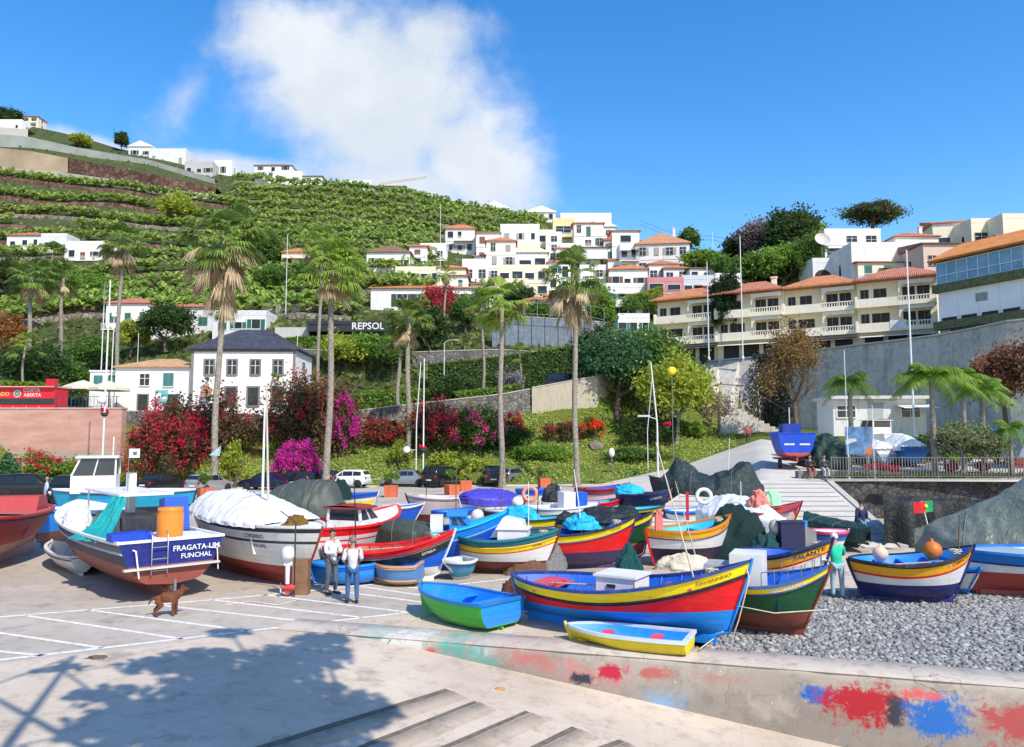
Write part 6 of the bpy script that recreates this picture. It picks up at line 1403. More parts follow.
def house(label,px0,px1,pyt,pyb,Y,wall=None,roof='hip',rm=None,fl=2,nw=3,yaw=0,d=None,rise=None,ov=.35,ww=1.12,wh=1.42,shut=None,doorcol=None,fm=None,balc=None,name='house',group=HG,cat='house',win=True,chim=False,sidewin=1,wins=None,found=4.0,wide=None,mull=False,rail=False,skip=()):
    Y=fitY((px0+px1)/2,pyb,Y); c=at((px0+px1)/2,pyb,Y); w=(px1-px0)/768*Y; h=(pyb-pyt)/768*Y
    d=d or max(5,min(9,w*.75)); root=thing(name,label,cat,c,yaw,group)
    if wall is None: k_=random.Random(label+'w').choice((0,0,1,2,3)); wall=[WALLW,plaster((.8,.79,.76),.5),plaster((.84,.80,.72),.35),plaster((.74,.74,.74),.5)][k_]
    b=MB(); b.box(-w/2,w/2,0,d,-found,h); b.build('wall',wall or WALLW,root)
    rise=rise if rise is not None else min(w,d)*.22
    ro=roof_geom(roof,w,d,h,rise,ov if roof!='flat' else .02,(rm or RT) if roof!='flat' else (wall or WALLW),root)
    if chim: b=MB(); b.box(w*.22,w*.22+.5,d*.4,d*.4+.5,h,h+rise+.9); b.box(w*.22-.08,w*.22+.58,d*.4-.08,d*.4+.58,h+rise+.9,h+rise+1.0); b.build('chimney',wall or WALLW,ro)
    if win:
        fh=h/fl; gq=random.Random(label+'q'); sty=gq.choice((None,None,shut_g,shut_d,M((.2,.09,.05),.7,.2,3,name='shutter_paint'),M((.35,.33,.3),.7,.2,3,name='shutter_paint'))); sty2=gq.random()<.4 and not found>5
        for f in range(fl):
            for i in range(nw):
                if (f,i) in skip: continue
                x=-w/2+w*(i+.5)/nw+gq.uniform(-.12,.12)*min(1.5,w/nw); z=fh*f+fh*.30; hh=min(wh,fh*.55)*gq.choice((.8,1,1,1.1))
                w_=min(wide or ww,w/nw*.7)*gq.choice((.75,1,1,1.12))
                if nw*fl>3 and gq.random()<.1: continue
                if gq.random()<.12: z=fh*f+.02; hh=min(2.1,fh*.75)
                sh_=shut or (((sty,gq.random()<.75) if sty is not None and gq.random()<.7 else None) if w_<1.4 else None)
                window(root,x,z,w_,hh,0,fm or (GSUR if sty2 else None),sh_,mull=mull or sty2,ft=.06)
            if sidewin:
                for sx in (-1,1):
                    window(root,d*.45,fh*f+fh*.3,.8,min(wh,fh*.55),sx*w/2,fm,None,mull=False,nrm=(sx,0),ft=.06)
    if balc:
        for (bx0,bx1,f) in balc:
            z=h/fl*f; b=MB(); xa,xb=-w/2+w*bx0,-w/2+w*bx1; b.box(xa,xb,-1.3,-.005,z-.15,z); o=b.build('balcony',wall or WALLW,root)
            b=MB(); b.box(xa,xb,-1.3,-1.24,z+.85,z+.93); n=max(3,int((xb-xa)/.25))
            for i in range(n+1): x=xa+.03+(xb-xa-.06)*i/n; b.box(x-.03,x+.03,-1.29,-1.25,z+.001,z+.85)
            b.build('railing',whitem,o)
    g_=random.Random(label)
    if fl>=2:
        b=MB(); 
        for f in range(1,fl): b.box(-w/2+.01,w/2-.01,-.06,-.003,h/fl*f-.06,h/fl*f+.06)
        b.build('string_course',plaster((.6,.58,.55)),root)
    if not balc and nw>=2 and g_.random()<.45 and not found>5:
        f=g_.randrange(fl); z=h/fl*f+(.12 if f==0 else 0); i0=g_.randrange(nw-1); xa=-w/2+w*(i0+.08)/nw; xb=-w/2+w*(i0+1.92)/nw
        b=MB(); b.box(xa,xb,-1.2,-.065,z-.14,z); o=b.build('balcony',wall or WALLW,root)
        b=MB(); b.box(xa,xb,-1.2,-1.16,z+.85,z+.92); n=max(4,int((xb-xa)/.18))
        for i in range(n+1): x=xa+.03+(xb-xa-.06)*i/n; b.box(x-.018,x+.018,-1.19,-1.165,z+.001,z+.85)
        b.build('railing',M((.1,.1,.11),.5,name='iron_railing') if g_.random()<.6 else whitem,o)
        if g_.random()<.5: b=MB(); b.add([(xa,-.07,z+2.35),(xb,-.07,z+2.35),(xb,-1.4,z+2.0),(xa,-1.4,z+2.0)],[(0,1,2,3)]); b.build('awning',M([(.55,.2,.1),(.6,.55,.4),(.2,.3,.25)][g_.randrange(3)],.8,name='awning_cloth'),root)
    if roof=='flat' and g_.random()<.6:
        xx=w*g_.uniform(-.35,.2); b=MB(); b.lathe([(.001,0),(.45,0),(.5,.1),(.5,.8),(.001,.95)],12,(xx,d*.6,h+.24)); b.build('water_tank',M((.45,.47,.5),.6,.2,3,name='tank_plastic'),root)
    if g_.random()<.5:
        xx=w*g_.uniform(-.3,.3); b=MB(); zz=h+(.2 if roof=='flat' else rise*.8); b.tube([(xx,d*.5,h),(xx,d*.5,zz+1.9)],.035,5); b.bar((xx-.6,d*.5,zz+1.7),(xx+.6,d*.5,zz+1.7),.04); b.bar((xx-.4,d*.5,zz+1.4),(xx+.4,d*.5,zz+1.4),.04); b.build('aerial',steel,root)
    root['h']=h; root['w']=w; root['d']=d
    return root
# --- hillside and village houses: (label, px0, px1, eave, base, Y, options)
H_=house
H_('white two-storey house with orange roof at the left end of the village',445,475,228,254,184,nw=3,rm=RT,balc=[(.3,.95,1)],rise=1.6)
H_('low white house with flat orange roof joined right of the left end house',476,500,232,262,182,nw=2,roof='shed',rise=.6)
H_('white house with three plain window rows above the gabled villa',486,516,240,282,168,roof='hip',rise=1.3,fl=3,nw=2)
H_('large white flat-roofed house behind the gabled villa',500,540,226,262,178,roof='flat',fl=2,nw=3)
H_('pale gabled villa with a deep shaded balcony and red-brown opening',503,548,252,270,160,roof='gablef',rm=WALLC,fl=1,nw=3,wide=2.2,rise=2.2,balc=[(.05,.6,0)],d=7)
H_('long cream villa with wide windows and columned loggia below the gabled one',497,549,268,298,152,WALLC,roof='flat',fl=2,nw=4,wide=2.0,skip=((0,0),(0,1)))
H_('cream house with wide dark windows on the village top row',532,555,232,258,180,WALLC,roof='flat',fl=2,nw=1,wide=2.6)
H_('cream house with orange balustrade balconies at the village top',553,575,220,255,178,WALLY,roof='flat',fl=2,nw=1,wide=3.0,balc=[(0,1,1),(0,1,0)])
H_('white house with orange roof below the orange balustrades',548,571,262,292,160,nw=2,rise=1.0)
H_('tall white house with two small windows right of the orange balustrades',574,604,222,262,182,roof='shed',rise=1.0,rm=RT2,fl=3,nw=3,skip=((0,0),(0,1),(1,0)))
H_('white house with shallow gabled roof on the village skyline',588,616,226,250,196,roof='gablef',rm=WALLW,nw=2,fl=2,rise=1.5)
H_('small white lean-to house in front of the tall white one',582,608,247,270,165,roof='shed',rise=.8,rm=RTB,fl=1,nw=2)
H_('white house with green alcove and thin red roof below the skyline',612,640,230,262,182,roof='shed',rise=.7,fl=2,nw=1,wide=2.0,rm=RT2)
H_('large white villa with broad pale orange hipped roof on the village crest',636,690,243,275,172,nw=4,fl=2,rise=3.4,chim=True,d=10,rm=roof_mat((.58,.24,.12),(.72,.40,.26)),yaw=R(-8))
H_('small white house with brick-orange lean-to roof at the village centre',608,632,260,276,160,roof='shed',rise=1.5,fl=1,nw=1)
H_('white house with orange hipped roof and dark windows above the terrace shop',609,648,269,290,150,nw=3,fl=1,rise=1.3,yaw=R(-5))
H_('white house with open roof terrace below the orange hipped roof',600,646,287,308,142,roof='flat',fl=1,nw=3,d=6)
H_('pink house with dark open loggia beside the apartment block',648,684,281,306,140,WALLP,roof='flat',fl=2,nw=2,wide=2.6,yaw=R(-6))
H_('small white house with red roof above the pink house',649,680,264,284,152,nw=3,fl=1,rise=1.2,rm=RT2)
H_('pale blue-grey house with white glazed bays right of the pink house',682,716,279,300,142,plaster((.55,.6,.66)),roof='flat',fl=1,nw=3,wide=1.6)
H_('small white boxy house with square window left of the dark conifer top',716,742,277,298,140,roof='flat',fl=1,nw=2)
H_('long white house with orange roof and five arched shuttered windows',370,476,288,314,112,nw=5,fl=1,ww=1.5,wh=2.0,shut=(shut_d,True),rise=1.2,d=9,mull=True)
H_('white house with five tall windows in a row and a brown pyramid roof',366,410,252,274,140,nw=5,fl=1,ww=.95,wh=1.9,roof='hip',rm=RTB,rise=2.4,d=8)
H_('plain white cube house right of the pyramid roof',409,427,246,268,142,roof='gable',rise=.9,fl=2,nw=1)
H_('small cream house with orange roof half hidden above the long white house',428,466,268,288,122,WALLC,nw=2,fl=1,rise=1.1)
H_('small farmhouse with orange roof among the banana terraces',281,309,252,270,150,WALLC,nw=2,fl=1,rise=1.4,rm=RT)
H_('narrow white tower-like house beside the farmhouse in the bananas',331,343,245,268,150,roof='flat',fl=2,nw=1)
H_('white house with terracotta roof and green shutters behind the tall left palm',105,150,303,330,118,nw=3,fl=1,rise=1.2,shut=(shut_g,False),rm=RT2,balc=[(0,.55,0)])
H_('long low white house with dark-edged terracotta roof and green shutters',150,212,307,332,114,nw=3,fl=1,rise=1.0,shut=(shut_g,False),rm=RT2)
H_('white house with a balustraded flat roof above the slate roof',212,266,315,336,104,roof='flat',fl=1,nw=3,balc=[(.4,.95,0)])
H_('white house with faded red roof at the left of the hamlet in the bananas',6,42,235,251,150,nw=3,fl=1,rise=1.3,rm=RT2)
H_('white flat house with dark doorway in the middle of the banana hamlet',40,66,236,254,148,roof='flat',fl=1,nw=2)
H_('white house with two square windows at the right of the banana hamlet',64,102,244,262,146,roof='flat',fl=1,nw=3)
H_('cream house with red roof on the skyline at the far upper left',20,38,116,128,262,WALLC,nw=2,fl=2,rise=1.2,rm=RT2)
H_('long white wall-like house at the upper left edge of the hill',-20,22,121,131,262,roof='flat',fl=1,nw=4,d=6,found=8)
H_('white gabled house at the left end of the ridge',128,152,146,158,246,roof='gablef',rm=WALLW,nw=2,fl=1,rise=1.8,found=8)
H_('long white house with brown windows along the ridge',148,186,150,164,243,roof='flat',fl=1,nw=4,found=8)
H_('low grey house under the ridge with a dark terrace',184,213,163,176,238,plaster((.5,.5,.5)),roof='flat',fl=1,nw=3,wide=1.8,found=8)
H_('plain white windowless box on the ridge edge',214,232,162,173,238,roof='flat',fl=1,nw=1,found=8)
H_('white two-storey house with grey pyramid roof on the ridge',254,292,165,178,232,nw=3,fl=2,rise=2.0,rm=roof_mat((.3,.27,.24),(.4,.36,.32)),found=8)
H_('low white annex on the ridge below the pyramid roof',272,302,173,184,228,roof='flat',fl=1,nw=2,found=8)
H_('small dark-roofed house on the ridge right of the white annex',302,322,176,185,229,rm=RTB,nw=2,fl=1,rise=1.0,found=8)
H_('pale house on the ridge beside the construction crane',345,372,182,191,228,roof='flat',fl=1,nw=3,found=8)
H_('low pale house with dark sloping roof on the ridge',372,404,186,195,226,plaster((.6,.58,.56)),roof='gable',rm=RTB,fl=1,nw=2,rise=1.2,found=8)
H_('white gabled house on the skyline above the village',482,508,208,216,215,roof='gablef',rm=WALLW,fl=1,nw=1,rise=2,found=6)
H_('white skyline house with low pale roof above the cream balconies',526,556,212,222,208,roof='gablef',rm=WALLW,fl=1,nw=3,rise=1.8,found=6)
H_('wide white skyline house behind the orange balustrades',560,612,215,230,206,roof='flat',fl=1,nw=4,found=6)
H_('white flat house with two dark openings above the lone slim palm',462,488,262,284,150,roof='flat',fl=1,nw=2)
H_('cream low house with wide window under the white balconied house',470,500,284,300,138,WALLC,roof='shed',fl=1,nw=2,rise=.7,wide=1.6)
H_('white house with orange roof peeking below the long cream villa',545,572,296,316,132,fl=1,nw=2,rise=.9)
H_('plain white house wall with three windows above the white lean-to',560,584,246,264,174,roof='flat',fl=1,nw=3)
H_('tall narrow white house left of the large crest villa',620,640,246,276,168,roof='flat',fl=2,nw=2)
H_('white house with brown shed roof behind the pale blue-grey bays',690,722,268,284,152,roof='shed',rm=RTB,fl=1,nw=3,rise=.7)
H_('low white building with flat roof under the pink house',606,650,304,322,130,roof='flat',fl=1,nw=4,d=5)
H_('white gabled house between the cream balconies and the skyline',604,628,240,262,176,roof='gablef',rm=RT2,fl=2,nw=2,rise=1.4)
H_('small white house with orange roof left of the gabled villa',474,500,256,276,158,fl=1,nw=2,rise=1.0)
H_('cream stepped house under the five-window house',395,440,270,286,126,WALLC,roof='flat',fl=1,nw=4)
H_('white house with orange roof right of the long white house',478,504,292,310,126,fl=1,nw=2,rise=1.0)
H_('cream two-storey house behind the slender centre palm',505,528,282,304,134,WALLC,roof='flat',fl=2,nw=2)
H_('white lean-to house low in the village behind the straw-skirted palm',570,602,290,312,136,roof='shed',fl=1,nw=2,rise=.8)
H_('white flat house above the white lean-to, left of the roof terrace',580,606,268,290,150,roof='flat',fl=2,nw=2)
H_('white house with orange roof squeezed under the orange balustrades',556,580,248,264,168,fl=1,nw=2,rise=1.0)
H_('plain pale house above the five-window house',420,446,246,262,172,roof='flat',fl=1,nw=2)
H_('small white house with orange roof at the foot of the crest villa',664,690,268,284,156,fl=1,nw=2,rise=.9)
H_('narrow white house between the gabled villa and the orange balustrades',546,562,234,262,176,roof='flat',fl=3,nw=1)
H_('long white garden building left of the apartment block',612,660,340,357,108,roof='flat',fl=1,nw=3,d=4)
H_('cream house low on the slope right of the slender centre palm',524,552,300,318,124,WALLC,roof='hip',fl=1,nw=2,rise=.9,rm=RT2)
H_('small white house with brown roof above the long white house',440,468,276,290,130,roof='gable',rm=RTB,fl=1,nw=2,rise=.8)
H_('white stepped house between the roof terrace and the garden building',618,650,318,338,118,roof='flat',fl=1,nw=3,d=5)
# right-hand upper houses
H_('white modern house with long window bands under the umbrella pine',825,882,232,258,138,roof='flat',fl=2,nw=3,wide=3.0,d=9)
H_('white house with two arches and a small pediment roof beside the satellite dish',813,858,243,262,122,roof='flat',fl=1,nw=3,d=8)
ar=H_('white arcade wing with two dark arches above the apartment roof',813,856,262,284,119,roof='flat',fl=1,nw=2,wide=3.0,wh=2.0,win=False,d=6)
for sx in (-1,1):
    b=MB(); n=12; b.add([(sx*1.75+1.35*math.cos(math.pi*i/n),-.02,1.1+1.2*math.sin(math.pi*i/n)) for i in range(n+1)]+[(sx*1.75-1.35,-.02,0),(sx*1.75+1.35,-.02,0)],[tuple(range(n+3))]); b.build('arch_opening',M((.05,.035,.03),.8,.3,2,name='dark_opening'),ar)
H_('big plain white house with one wide black window above the apartments',852,930,246,282,118,roof='flat',fl=1,nw=3,wide=3.6,wh=1.9,skip=((0,0),),d=9)
H_('cream upper wing with three green-shuttered doors above the apartment roof',858,918,262,284,112,WALLC,nw=3,fl=1,ww=1.0,wh=2.0,shut=(shut_g,False),rise=.8,roof='shed',rm=RT2,d=7)
H_('pinkish house with brown roof and small square windows at the right',924,975,243,275,108,WALLK,nw=3,fl=1,roof='shed',rm=RTB,rise=1.2,d=8)
H_('white house with terracotta shed roof on the right skyline',935,975,222,250,128,WALLC,nw=2,fl=1,roof='shed',rise=1.6,rm=RT2,wide=2,wh=2.2,yaw=R(-12))
H_('cream house with long windows at the upper right skyline',972,1010,222,250,122,WALLC,nw=2,fl=1,wide=3.2,roof='flat')
H_('white house at the far upper right corner behind the blue glass block',1004,1050,217,250,118,WALLC,roof='flat',nw=3,fl=1)
H_('white chimneyed house behind the pinkish one',896,940,236,262,126,nw=2,fl=1,rise=1.2,rm=RT2,chim=True)
sd_=thing('satellite_dish','large pale satellite dish beside the white arcade house','satellite dish',at(822,248,121))
b=MB(); b.lathe([(.001,0),(.6,.08),(1.1,.3),(1.25,.42)],18); b.v=[tuple(Matrix.Rotation(R(62),4,'X')@Vector(v)+Vector((0,0,1.2))) for v in b.v]; b.build('dish',M((.55,.5,.48),.6,.1,3,name='dish_paint'),sd_); b=MB(); b.tube([(0,.1,-1),(0,.1,1.2)],.07,6); b.build('mount',steel,sd_)
# --- white house with slate roof
wh=thing('house','white two-storey house with dark slate hipped roof and grey stone window surrounds','house',at(242,412,80),R(2))
w,h,d=10.8,6.5,7.5
b=MB(); b.box(-w/2,w/2,0,d,-2,h); b.build('wall',WALLW,wh)
ro=roof_geom('hip',w,d,h,2.5,.35,SLATE,wh)
b=MB(); 
for s in (-1,1): b.box(*sorted((s*w/2,s*(w/2-.28))),-.02,-.002,-2,h); 
b.box(-w/2+.28,w/2-.28,-.02,-.002,h-.2,h); b.build('quoins',GSUR,wh)
for x in (-3.5,-1.15,1.25,3.6): window(wh,x,3.95,.85,1.45,0,GSUR,None,ft=.17)
for x in (-1.2,1.1,3.6): window(wh,x,.7,1.05,1.85,0,GSUR,None,ft=.17,mull=False)
for z in (4.0,.8): window(wh,3.5,z,.85,1.4,w/2,GSUR,None,nrm=(1,0),ft=.15)
for x,z in ((-3.6,2.5),(3.6,2.85)):
    b=MB(); b.lathe([(.001,0),(.22,0),(.3,.35),(.001,.36)],12,(x,-.45,z)); 
    if x<0: b.box(x-.42,x+.42,-.7,-.01,z-1.0,z)
    o=b.build('flower_pot',M((.45,.24,.15),.8,.2,3,name='terracotta'),wh); leafball('potted_plant',(x,-.45,z+.7),(.4,.4,.45),200,.16,LG2,o)
# --- restaurant
rs=thing('house','low white restaurant with orange hipped roof beside the slate-roofed house','restaurant',at(153,413,80.5),0)
w,h,d=8.2,4.75,6
b=MB(); b.box(-w/2,w/2,0,d,-2,h); b.build('wall',WALLW,rs)
b=MB(); b.box(-w/2-3.0,-w/2-.003,.6,d,-2,4.4); b.box(-w/2-3.1,-w/2-.003,.5,d,4.4,4.55); b.build('side_wing',WALLW,rs)
roof_geom('hip',w,d,h,1.1,.3,roof_mat((.62,.33,.16),(.75,.48,.28)),rs)
for x,z,ww_,hh,sh in ((-1.0,2.9,1.0,1.2,None),(1.5,2.8,1.1,1.4,(shut_t,False))): window(rs,x,z,ww_,hh,0,whitem,sh,ft=.1)
for x in (-6.2,-4.7): window(rs,x,3.0,.95,1.0,.6,whitem,(shut_t,False),ft=.08)
for x,ww_ in ((-1.1,1.0),(1.9,1.3)): window(rs,x,0,ww_,1.9,0,GSUR,None,ft=.12,mull=False,name='door')
b=MB(); b.box(.2,1.5,-.1,-.03,1.1,2.4); o=b.build('menu_board',M((.15,.5,.52),.6,.3,4,name='sign_paint'),rs)
b=MB(); b.box(.3,.8,-.112,-.101,1.5,2.1); b.box(.95,1.4,-.112,-.101,1.3,1.7); b.build('board_lettering',whitem,o)
# --- pink wall, kiosk, railing, parasols
pk=thing('retaining_wall','tall faded pink plaster wall with crumbling base at the left','wall',at(60,455,71.2),R(-1))
pm_,pnt_,pb_=nodes_of('faded_pink_plaster'); pp_=pos_(pnt_)
mp_=N(pnt_,'ShaderNodeMapping'); mp_.inputs['Scale'].default_value=(.35,1,1.6); L(pnt_,pp_,mp_.inputs[0])
c_=mixc(pnt_,ramp_(pnt_,noise_(pnt_,.7,mp_.outputs[0],7,.65),.35,.65),(.46,.235,.18),(.60,.36,.29)); sz_=N(pnt_,'ShaderNodeSeparateXYZ'); L(pnt_,pp_,sz_.inputs[0])
lowm=ramp_(pnt_,math_(pnt_,'ADD',sz_.outputs[2],math_(pnt_,'MULTIPLY',noise_(pnt_,.9,pp_,6,.7),3.0)),2.1,1.7); c_=mixc(pnt_,math_(pnt_,'MULTIPLY',lowm,.8),c_,(.42,.35,.27)); c_=mixc(pnt_,ramp_(pnt_,noise_(pnt_,1.6,mp_.outputs[0],6,.8),.62,.66),c_,(.16,.09,.07))
L(pnt_,c_,pb_.inputs['Base Color']); pb_.inputs['Roughness'].default_value=.9; bump_(pnt_,pb_,noise_(pnt_,2,pp_,6,.7),.4,.1)
w=(121+60)/768*71; zt=at(60,409,71.2).z-at(60,455,71.2).z
b=MB(); b.box(-w*.85,5.6,0,.9,-4.5,zt); b.build('wall_body',pm_,pk)
b=MB(); b.box(-w*.85-.05,5.65,-.06,.96,zt+.0,zt+.14); b.build('coping',M((.55,.38,.32),.9,.2,2,.1,name='coping_stone'),pk)
px_edge=pk.location.x+w*.5-.2
kp=at(20,412,73.2); ks=thing('kiosk','long red kiosk with white lettering and colourful emblem above the pink wall','kiosk',kp)
b=MB(); b.box(-7,3.2,0,2.2,-1,2.35); b.build('body',M((.7,.015,.03),.5,.1,1,name='red_panel'),ks)
b=MB(); b.box(-7,3.2,-.05,-.003,.75,1.3); b.build('window_band',WGL,ks)
b=MB(); b.box(-7.1,3.3,-.35,2.4,2.351,2.45); b.build('roof',M((.75,.35,.32),.6,name='red_trim'),ks)
b=MB(); b.box(2.5,3.35,-.3,.3,2.46,3.15); b.build('end_post',M((.6,.01,.03),.5,name='red_panel'),ks)
kw=M((.8,.75,.72),.6,name='sign_white')
flat_text('COSTA',.5,(1.0,0,2.08),(1,0,0),(0,0,1),.012,kw,ks); flat_text('ABERTA',.46,(1.1,0,1.60),(1,0,0),(0,0,1),.012,kw,ks); flat_text('MERCADO',.5,(-2.3,0,1.7),(1,0,0),(0,0,1),.012,M((.8,.6,.2),.6,name='sign_yellow'),ks)
for k,(r_,c) in enumerate(((.34,(.8,.8,.8)),(.28,(.02,.15,.4)),(.19,(.02,.4,.2)),(.1,(.7,.3,.05)))):
    b=MB(); b.add([(-.35+r_*math.cos(2*math.pi*i/20),-.012-.004*k,1.75+r_*math.sin(2*math.pi*i/20)) for i in range(20)],[tuple(range(20))]); b.build('emblem',M(c,.6,name='sign_print'),ks)
for i in range(5):
    x=-3.2+1.25*i; b=MB(); b.add([(x+(.22 if q%2==0 else .09)*math.sin(math.pi*q/5),-.014,.35+(.22 if q%2==0 else .09)*math.cos(math.pi*q/5)) for q in range(10)],[tuple(range(10))]); b.build('star_mark',kw,ks)
def railing(label,A,B_,h,step,m,name='railing',postevery=8,cat='railing',r=.012,group=None):
    A=Vector(A); B_=Vector(B_); d=B_-A; Ln=d.length; u=d/Ln; root=thing(name,label,cat,A,0,group); n=int(Ln/step); b=MB()
    for z in (h,.12): b.bar(Vector((0,0,z)),d+Vector((0,0,z)),.04,.04)
    b.build('rails',m,root); b=MB()
    for i in range(n+1):
        p=u*(step*i); b.bar(p+Vector((0,0,.14)),p+Vector((0,0,h-.02)),r*2)
    b.build('bars',m,root)
    for i in range(0,n+1,postevery): b=MB(); p=u*(step*i); b.bar(p,p+Vector((0,0,h+.05)),.06); b.build('post',m,root)
    return root
ra=at(56,409,71.4); rb=at(120,409,71.4); ra.z=rb.z=at(60,409,71.2).z+.14
railing('black metal railing with blue posts on top of the pink wall',ra,rb,1.05,.35,M((.03,.05,.10),.5,name='railing_paint'),postevery=4)
for px,lab in ((82,'left cream parasol on the restaurant terrace'),(108,'right cream parasol on the restaurant terrace')):
    p=at(px,412,77.5); um=thing('parasol',lab,'parasol',(p.x,p.y,TZ(p.x,p.y)+.1),0,'cream parasols on the restaurant terrace')
    b=MB(); b.tube([(0,0,0),(0,0,3.2)],.04,6); b.build('pole',woodm,um); b=MB(); b.lathe([(.001,3.5),(.9,3.2),(2.0,2.75),(2.02,2.5)],8,smooth=False); b.build('canopy',M((.62,.6,.46),.8,.1,2,name='canvas'),um)
for k in range(7):
    p=at(66+k*8,412,76.5+(k%3)); t_=thing('cafe_chair','blue-grey cafe chair on the restaurant terrace behind the railing','chair',(p.x,p.y,TZ(p.x,p.y)),k*1.3,'cafe chairs on the restaurant terrace'); cm_=M((.10,.16,.25),.6,.2,3,name='chair_paint')
    b=MB(); b.box(-.22,.22,-.22,.22,.42,.46); b.build('seat',cm_,t_); b=MB(); b.box(-.22,.22,.18,.22,.46,.9); b.build('backrest',cm_,t_)
    for x in (-.2,.2):
        for y in (-.2,.2): b=MB(); b.box(x-.02,x+.02,y-.02,y+.02,0,.42); b.build('leg',cm_,t_)
# --- apartment block
APa=at(658,348,105.0); APb=at(939,340,88.0); ux=(Vector((APb.x-APa.x,APb.y-APa.y,0))); APL=ux.length; ath=math.atan2(ux.y,ux.x)
ap=thing('apartment_block','long cream apartment block with continuous balconies and red tiled hipped roofs','apartment block',(APa.x,APa.y,13.9),ath)
CR=plaster((.88,.80,.60)); CRB=plaster((.92,.84,.68)); DK=M((.03,.03,.03),.7,.3,1,name='dark_opening')
nb=4; bw=APL/nb; st_=2.95; z1=3.1; roofz=z1+2*st_
for i in range(nb):
    x0=i*bw; off=-.55*(i%2) ; 
    b=MB(); b.box(x0+.003,x0+bw-.003,off,9,-4,roofz); wbody=b.build('wall',CR,ap)
    # roof
    b=MB(); ov=.7; X0,X1,Y0,Y1=x0-(.25 if i else .6),x0+bw+(.2 if i<nb-1 else .6),off-1.5,9.6; z0=roofz+.01+.003*i; cx=(X0+X1)/2
    b.add([(X0,Y0,z0),(X1,Y0,z0),(X1,Y1,z0),(X0,Y1,z0),(X0,Y0,z0+.2),(X1,Y0,z0+.2),(X1,Y1,z0+.2),(X0,Y1,z0+.2),(cx-1.2,(Y0+Y1)/2,z0+2.3),(cx+1.2,(Y0+Y1)/2,z0+2.3)],[(0,1,2,3),(0,1,5,4),(1,2,6,5),(2,3,7,6),(3,0,4,7),(4,5,9,8),(5,6,9),(6,7,8,9),(7,4,8)])
    b.build('roof',RT if i%2==0 else RT2,ap)
    for f in range(2):
        z=z1+st_*f; b=MB(); b.box(x0+.004,x0+bw-.004,off-1.25,off-.003,z-.22,z); 
        b.box(x0+.004,x0+bw*.52,off-1.25,off-1.1,z+.001,z+.82)
        b.box(x0+bw*.52,x0+bw-.004,off-1.25,off-1.1,z+.001,z+.30); b.box(x0+bw*.52,x0+bw-.004,off-1.25,off-1.1,z+.75,z+.86)
        o=b.build('balcony',CRB,ap)
        b=MB()
        for q in range(14): xx=x0+bw*.52+.12+(bw*.48-.24)*q/13; b.box(xx-.05,xx+.05,off-1.22,off-1.13,z+.301,z+.749)
        b.build('balusters',CRB,o)
        # party pier
        b=MB(); b.box(x0-.12,x0+.12,off-1.3,off-.004,z-.2,z+1.15); b.build('pier',CRB,ap)
        for (fx,w_,zz,hh,nm) in ((.10,.9,.95,1.15,'window'),(.30,1.9,.85,1.25,'window'),(.66,1.3,.02,2.05,'door'),(.84,1.3,.02,2.05,'door')):
            if f==1 and fx==.30: w_=1.4
            b=MB(); b.box(x0+bw*fx-w_/2,x0+bw*fx+w_/2,off-.03,off-.002,z+zz,z+zz+hh); o=b.build(nm,DK,ap)
            b=MB(); b.box(x0+bw*fx-.03,x0+bw*fx+.03,off-.06,off-.031,z+zz,z+zz+hh); b.box(x0+bw*fx-w_/2-.06,x0+bw*fx+w_/2+.06,off-.08,off-.031,z+zz-.08,z+zz-.001); b.build('frame',M((.25,.2,.15),.7,name='wood_frame'),o)
        # arch header over loggia
        b=MB(); xa,xb=x0+bw*.55,x0+bw*.97; n=10
        pts=[(xa-.1,z+st_-.24)]+[(xa-.1,z+1.3)]+[(xa+(1-math.cos(math.pi/2*j/n))*.9*.7,z+1.3+.95*math.sin(math.pi/2*j/n)) for j in range(n+1)]+[(xb,z+2.25),(xb,z+st_-.24)]
        b.prism(pts,off-1.02,off-.90); b.build('loggia_arch',CRB,ap)
    for fx in (.2,.5,.8):
        b=MB(); b.box(x0+bw*fx-1.0,x0+bw*fx+1.0,off-.03,off-.002,.2,2.5); b.build('shop_window',DK,ap)
    b=MB(); b.add([(x0+.3,off-.01,2.65),(x0+bw-.3,off-.01,2.65),(x0+bw-.3,off-1.9,2.2),(x0+.3,off-1.9,2.2)],[(0,1,2,3)]); b.build('awning',[M((.1,.1,.18),.8,.2,1,name='awning_cloth'),M((.75,.74,.7),.8,.1,1,name='awning_cloth')][i%2],ap)
# chimney on apartment roof, tv aerials, laundry
b=MB(); b.box(bw*1.75,bw*1.75+.6,2.5,3.1,roofz+.5,roofz+2.4); b.box(bw*1.75-.1,bw*1.75+.7,2.4,3.2,roofz+2.4,roofz+2.55); b.build('chimney',CR,ap)
sh_=thing('laundry','white sheet hanging over the lower balcony rail near the right end','sheet',ap.matrix_basis@Vector((0,0,0)) if False else (0,0,0))
Mx=Matrix.Translation((APa.x,APa.y,13.9))@Matrix.Rotation(ath,4,'Z'); b=MB(); b.grid([[Mx@Vector((bw*3.42+i*.35,-1.84-.03*(i%2),z1+1.0-.5*j)) for i in range(6)] for j in range(3)],True); b.build('cloth',cloth((.8,.8,.8),.8,.2),sh_)
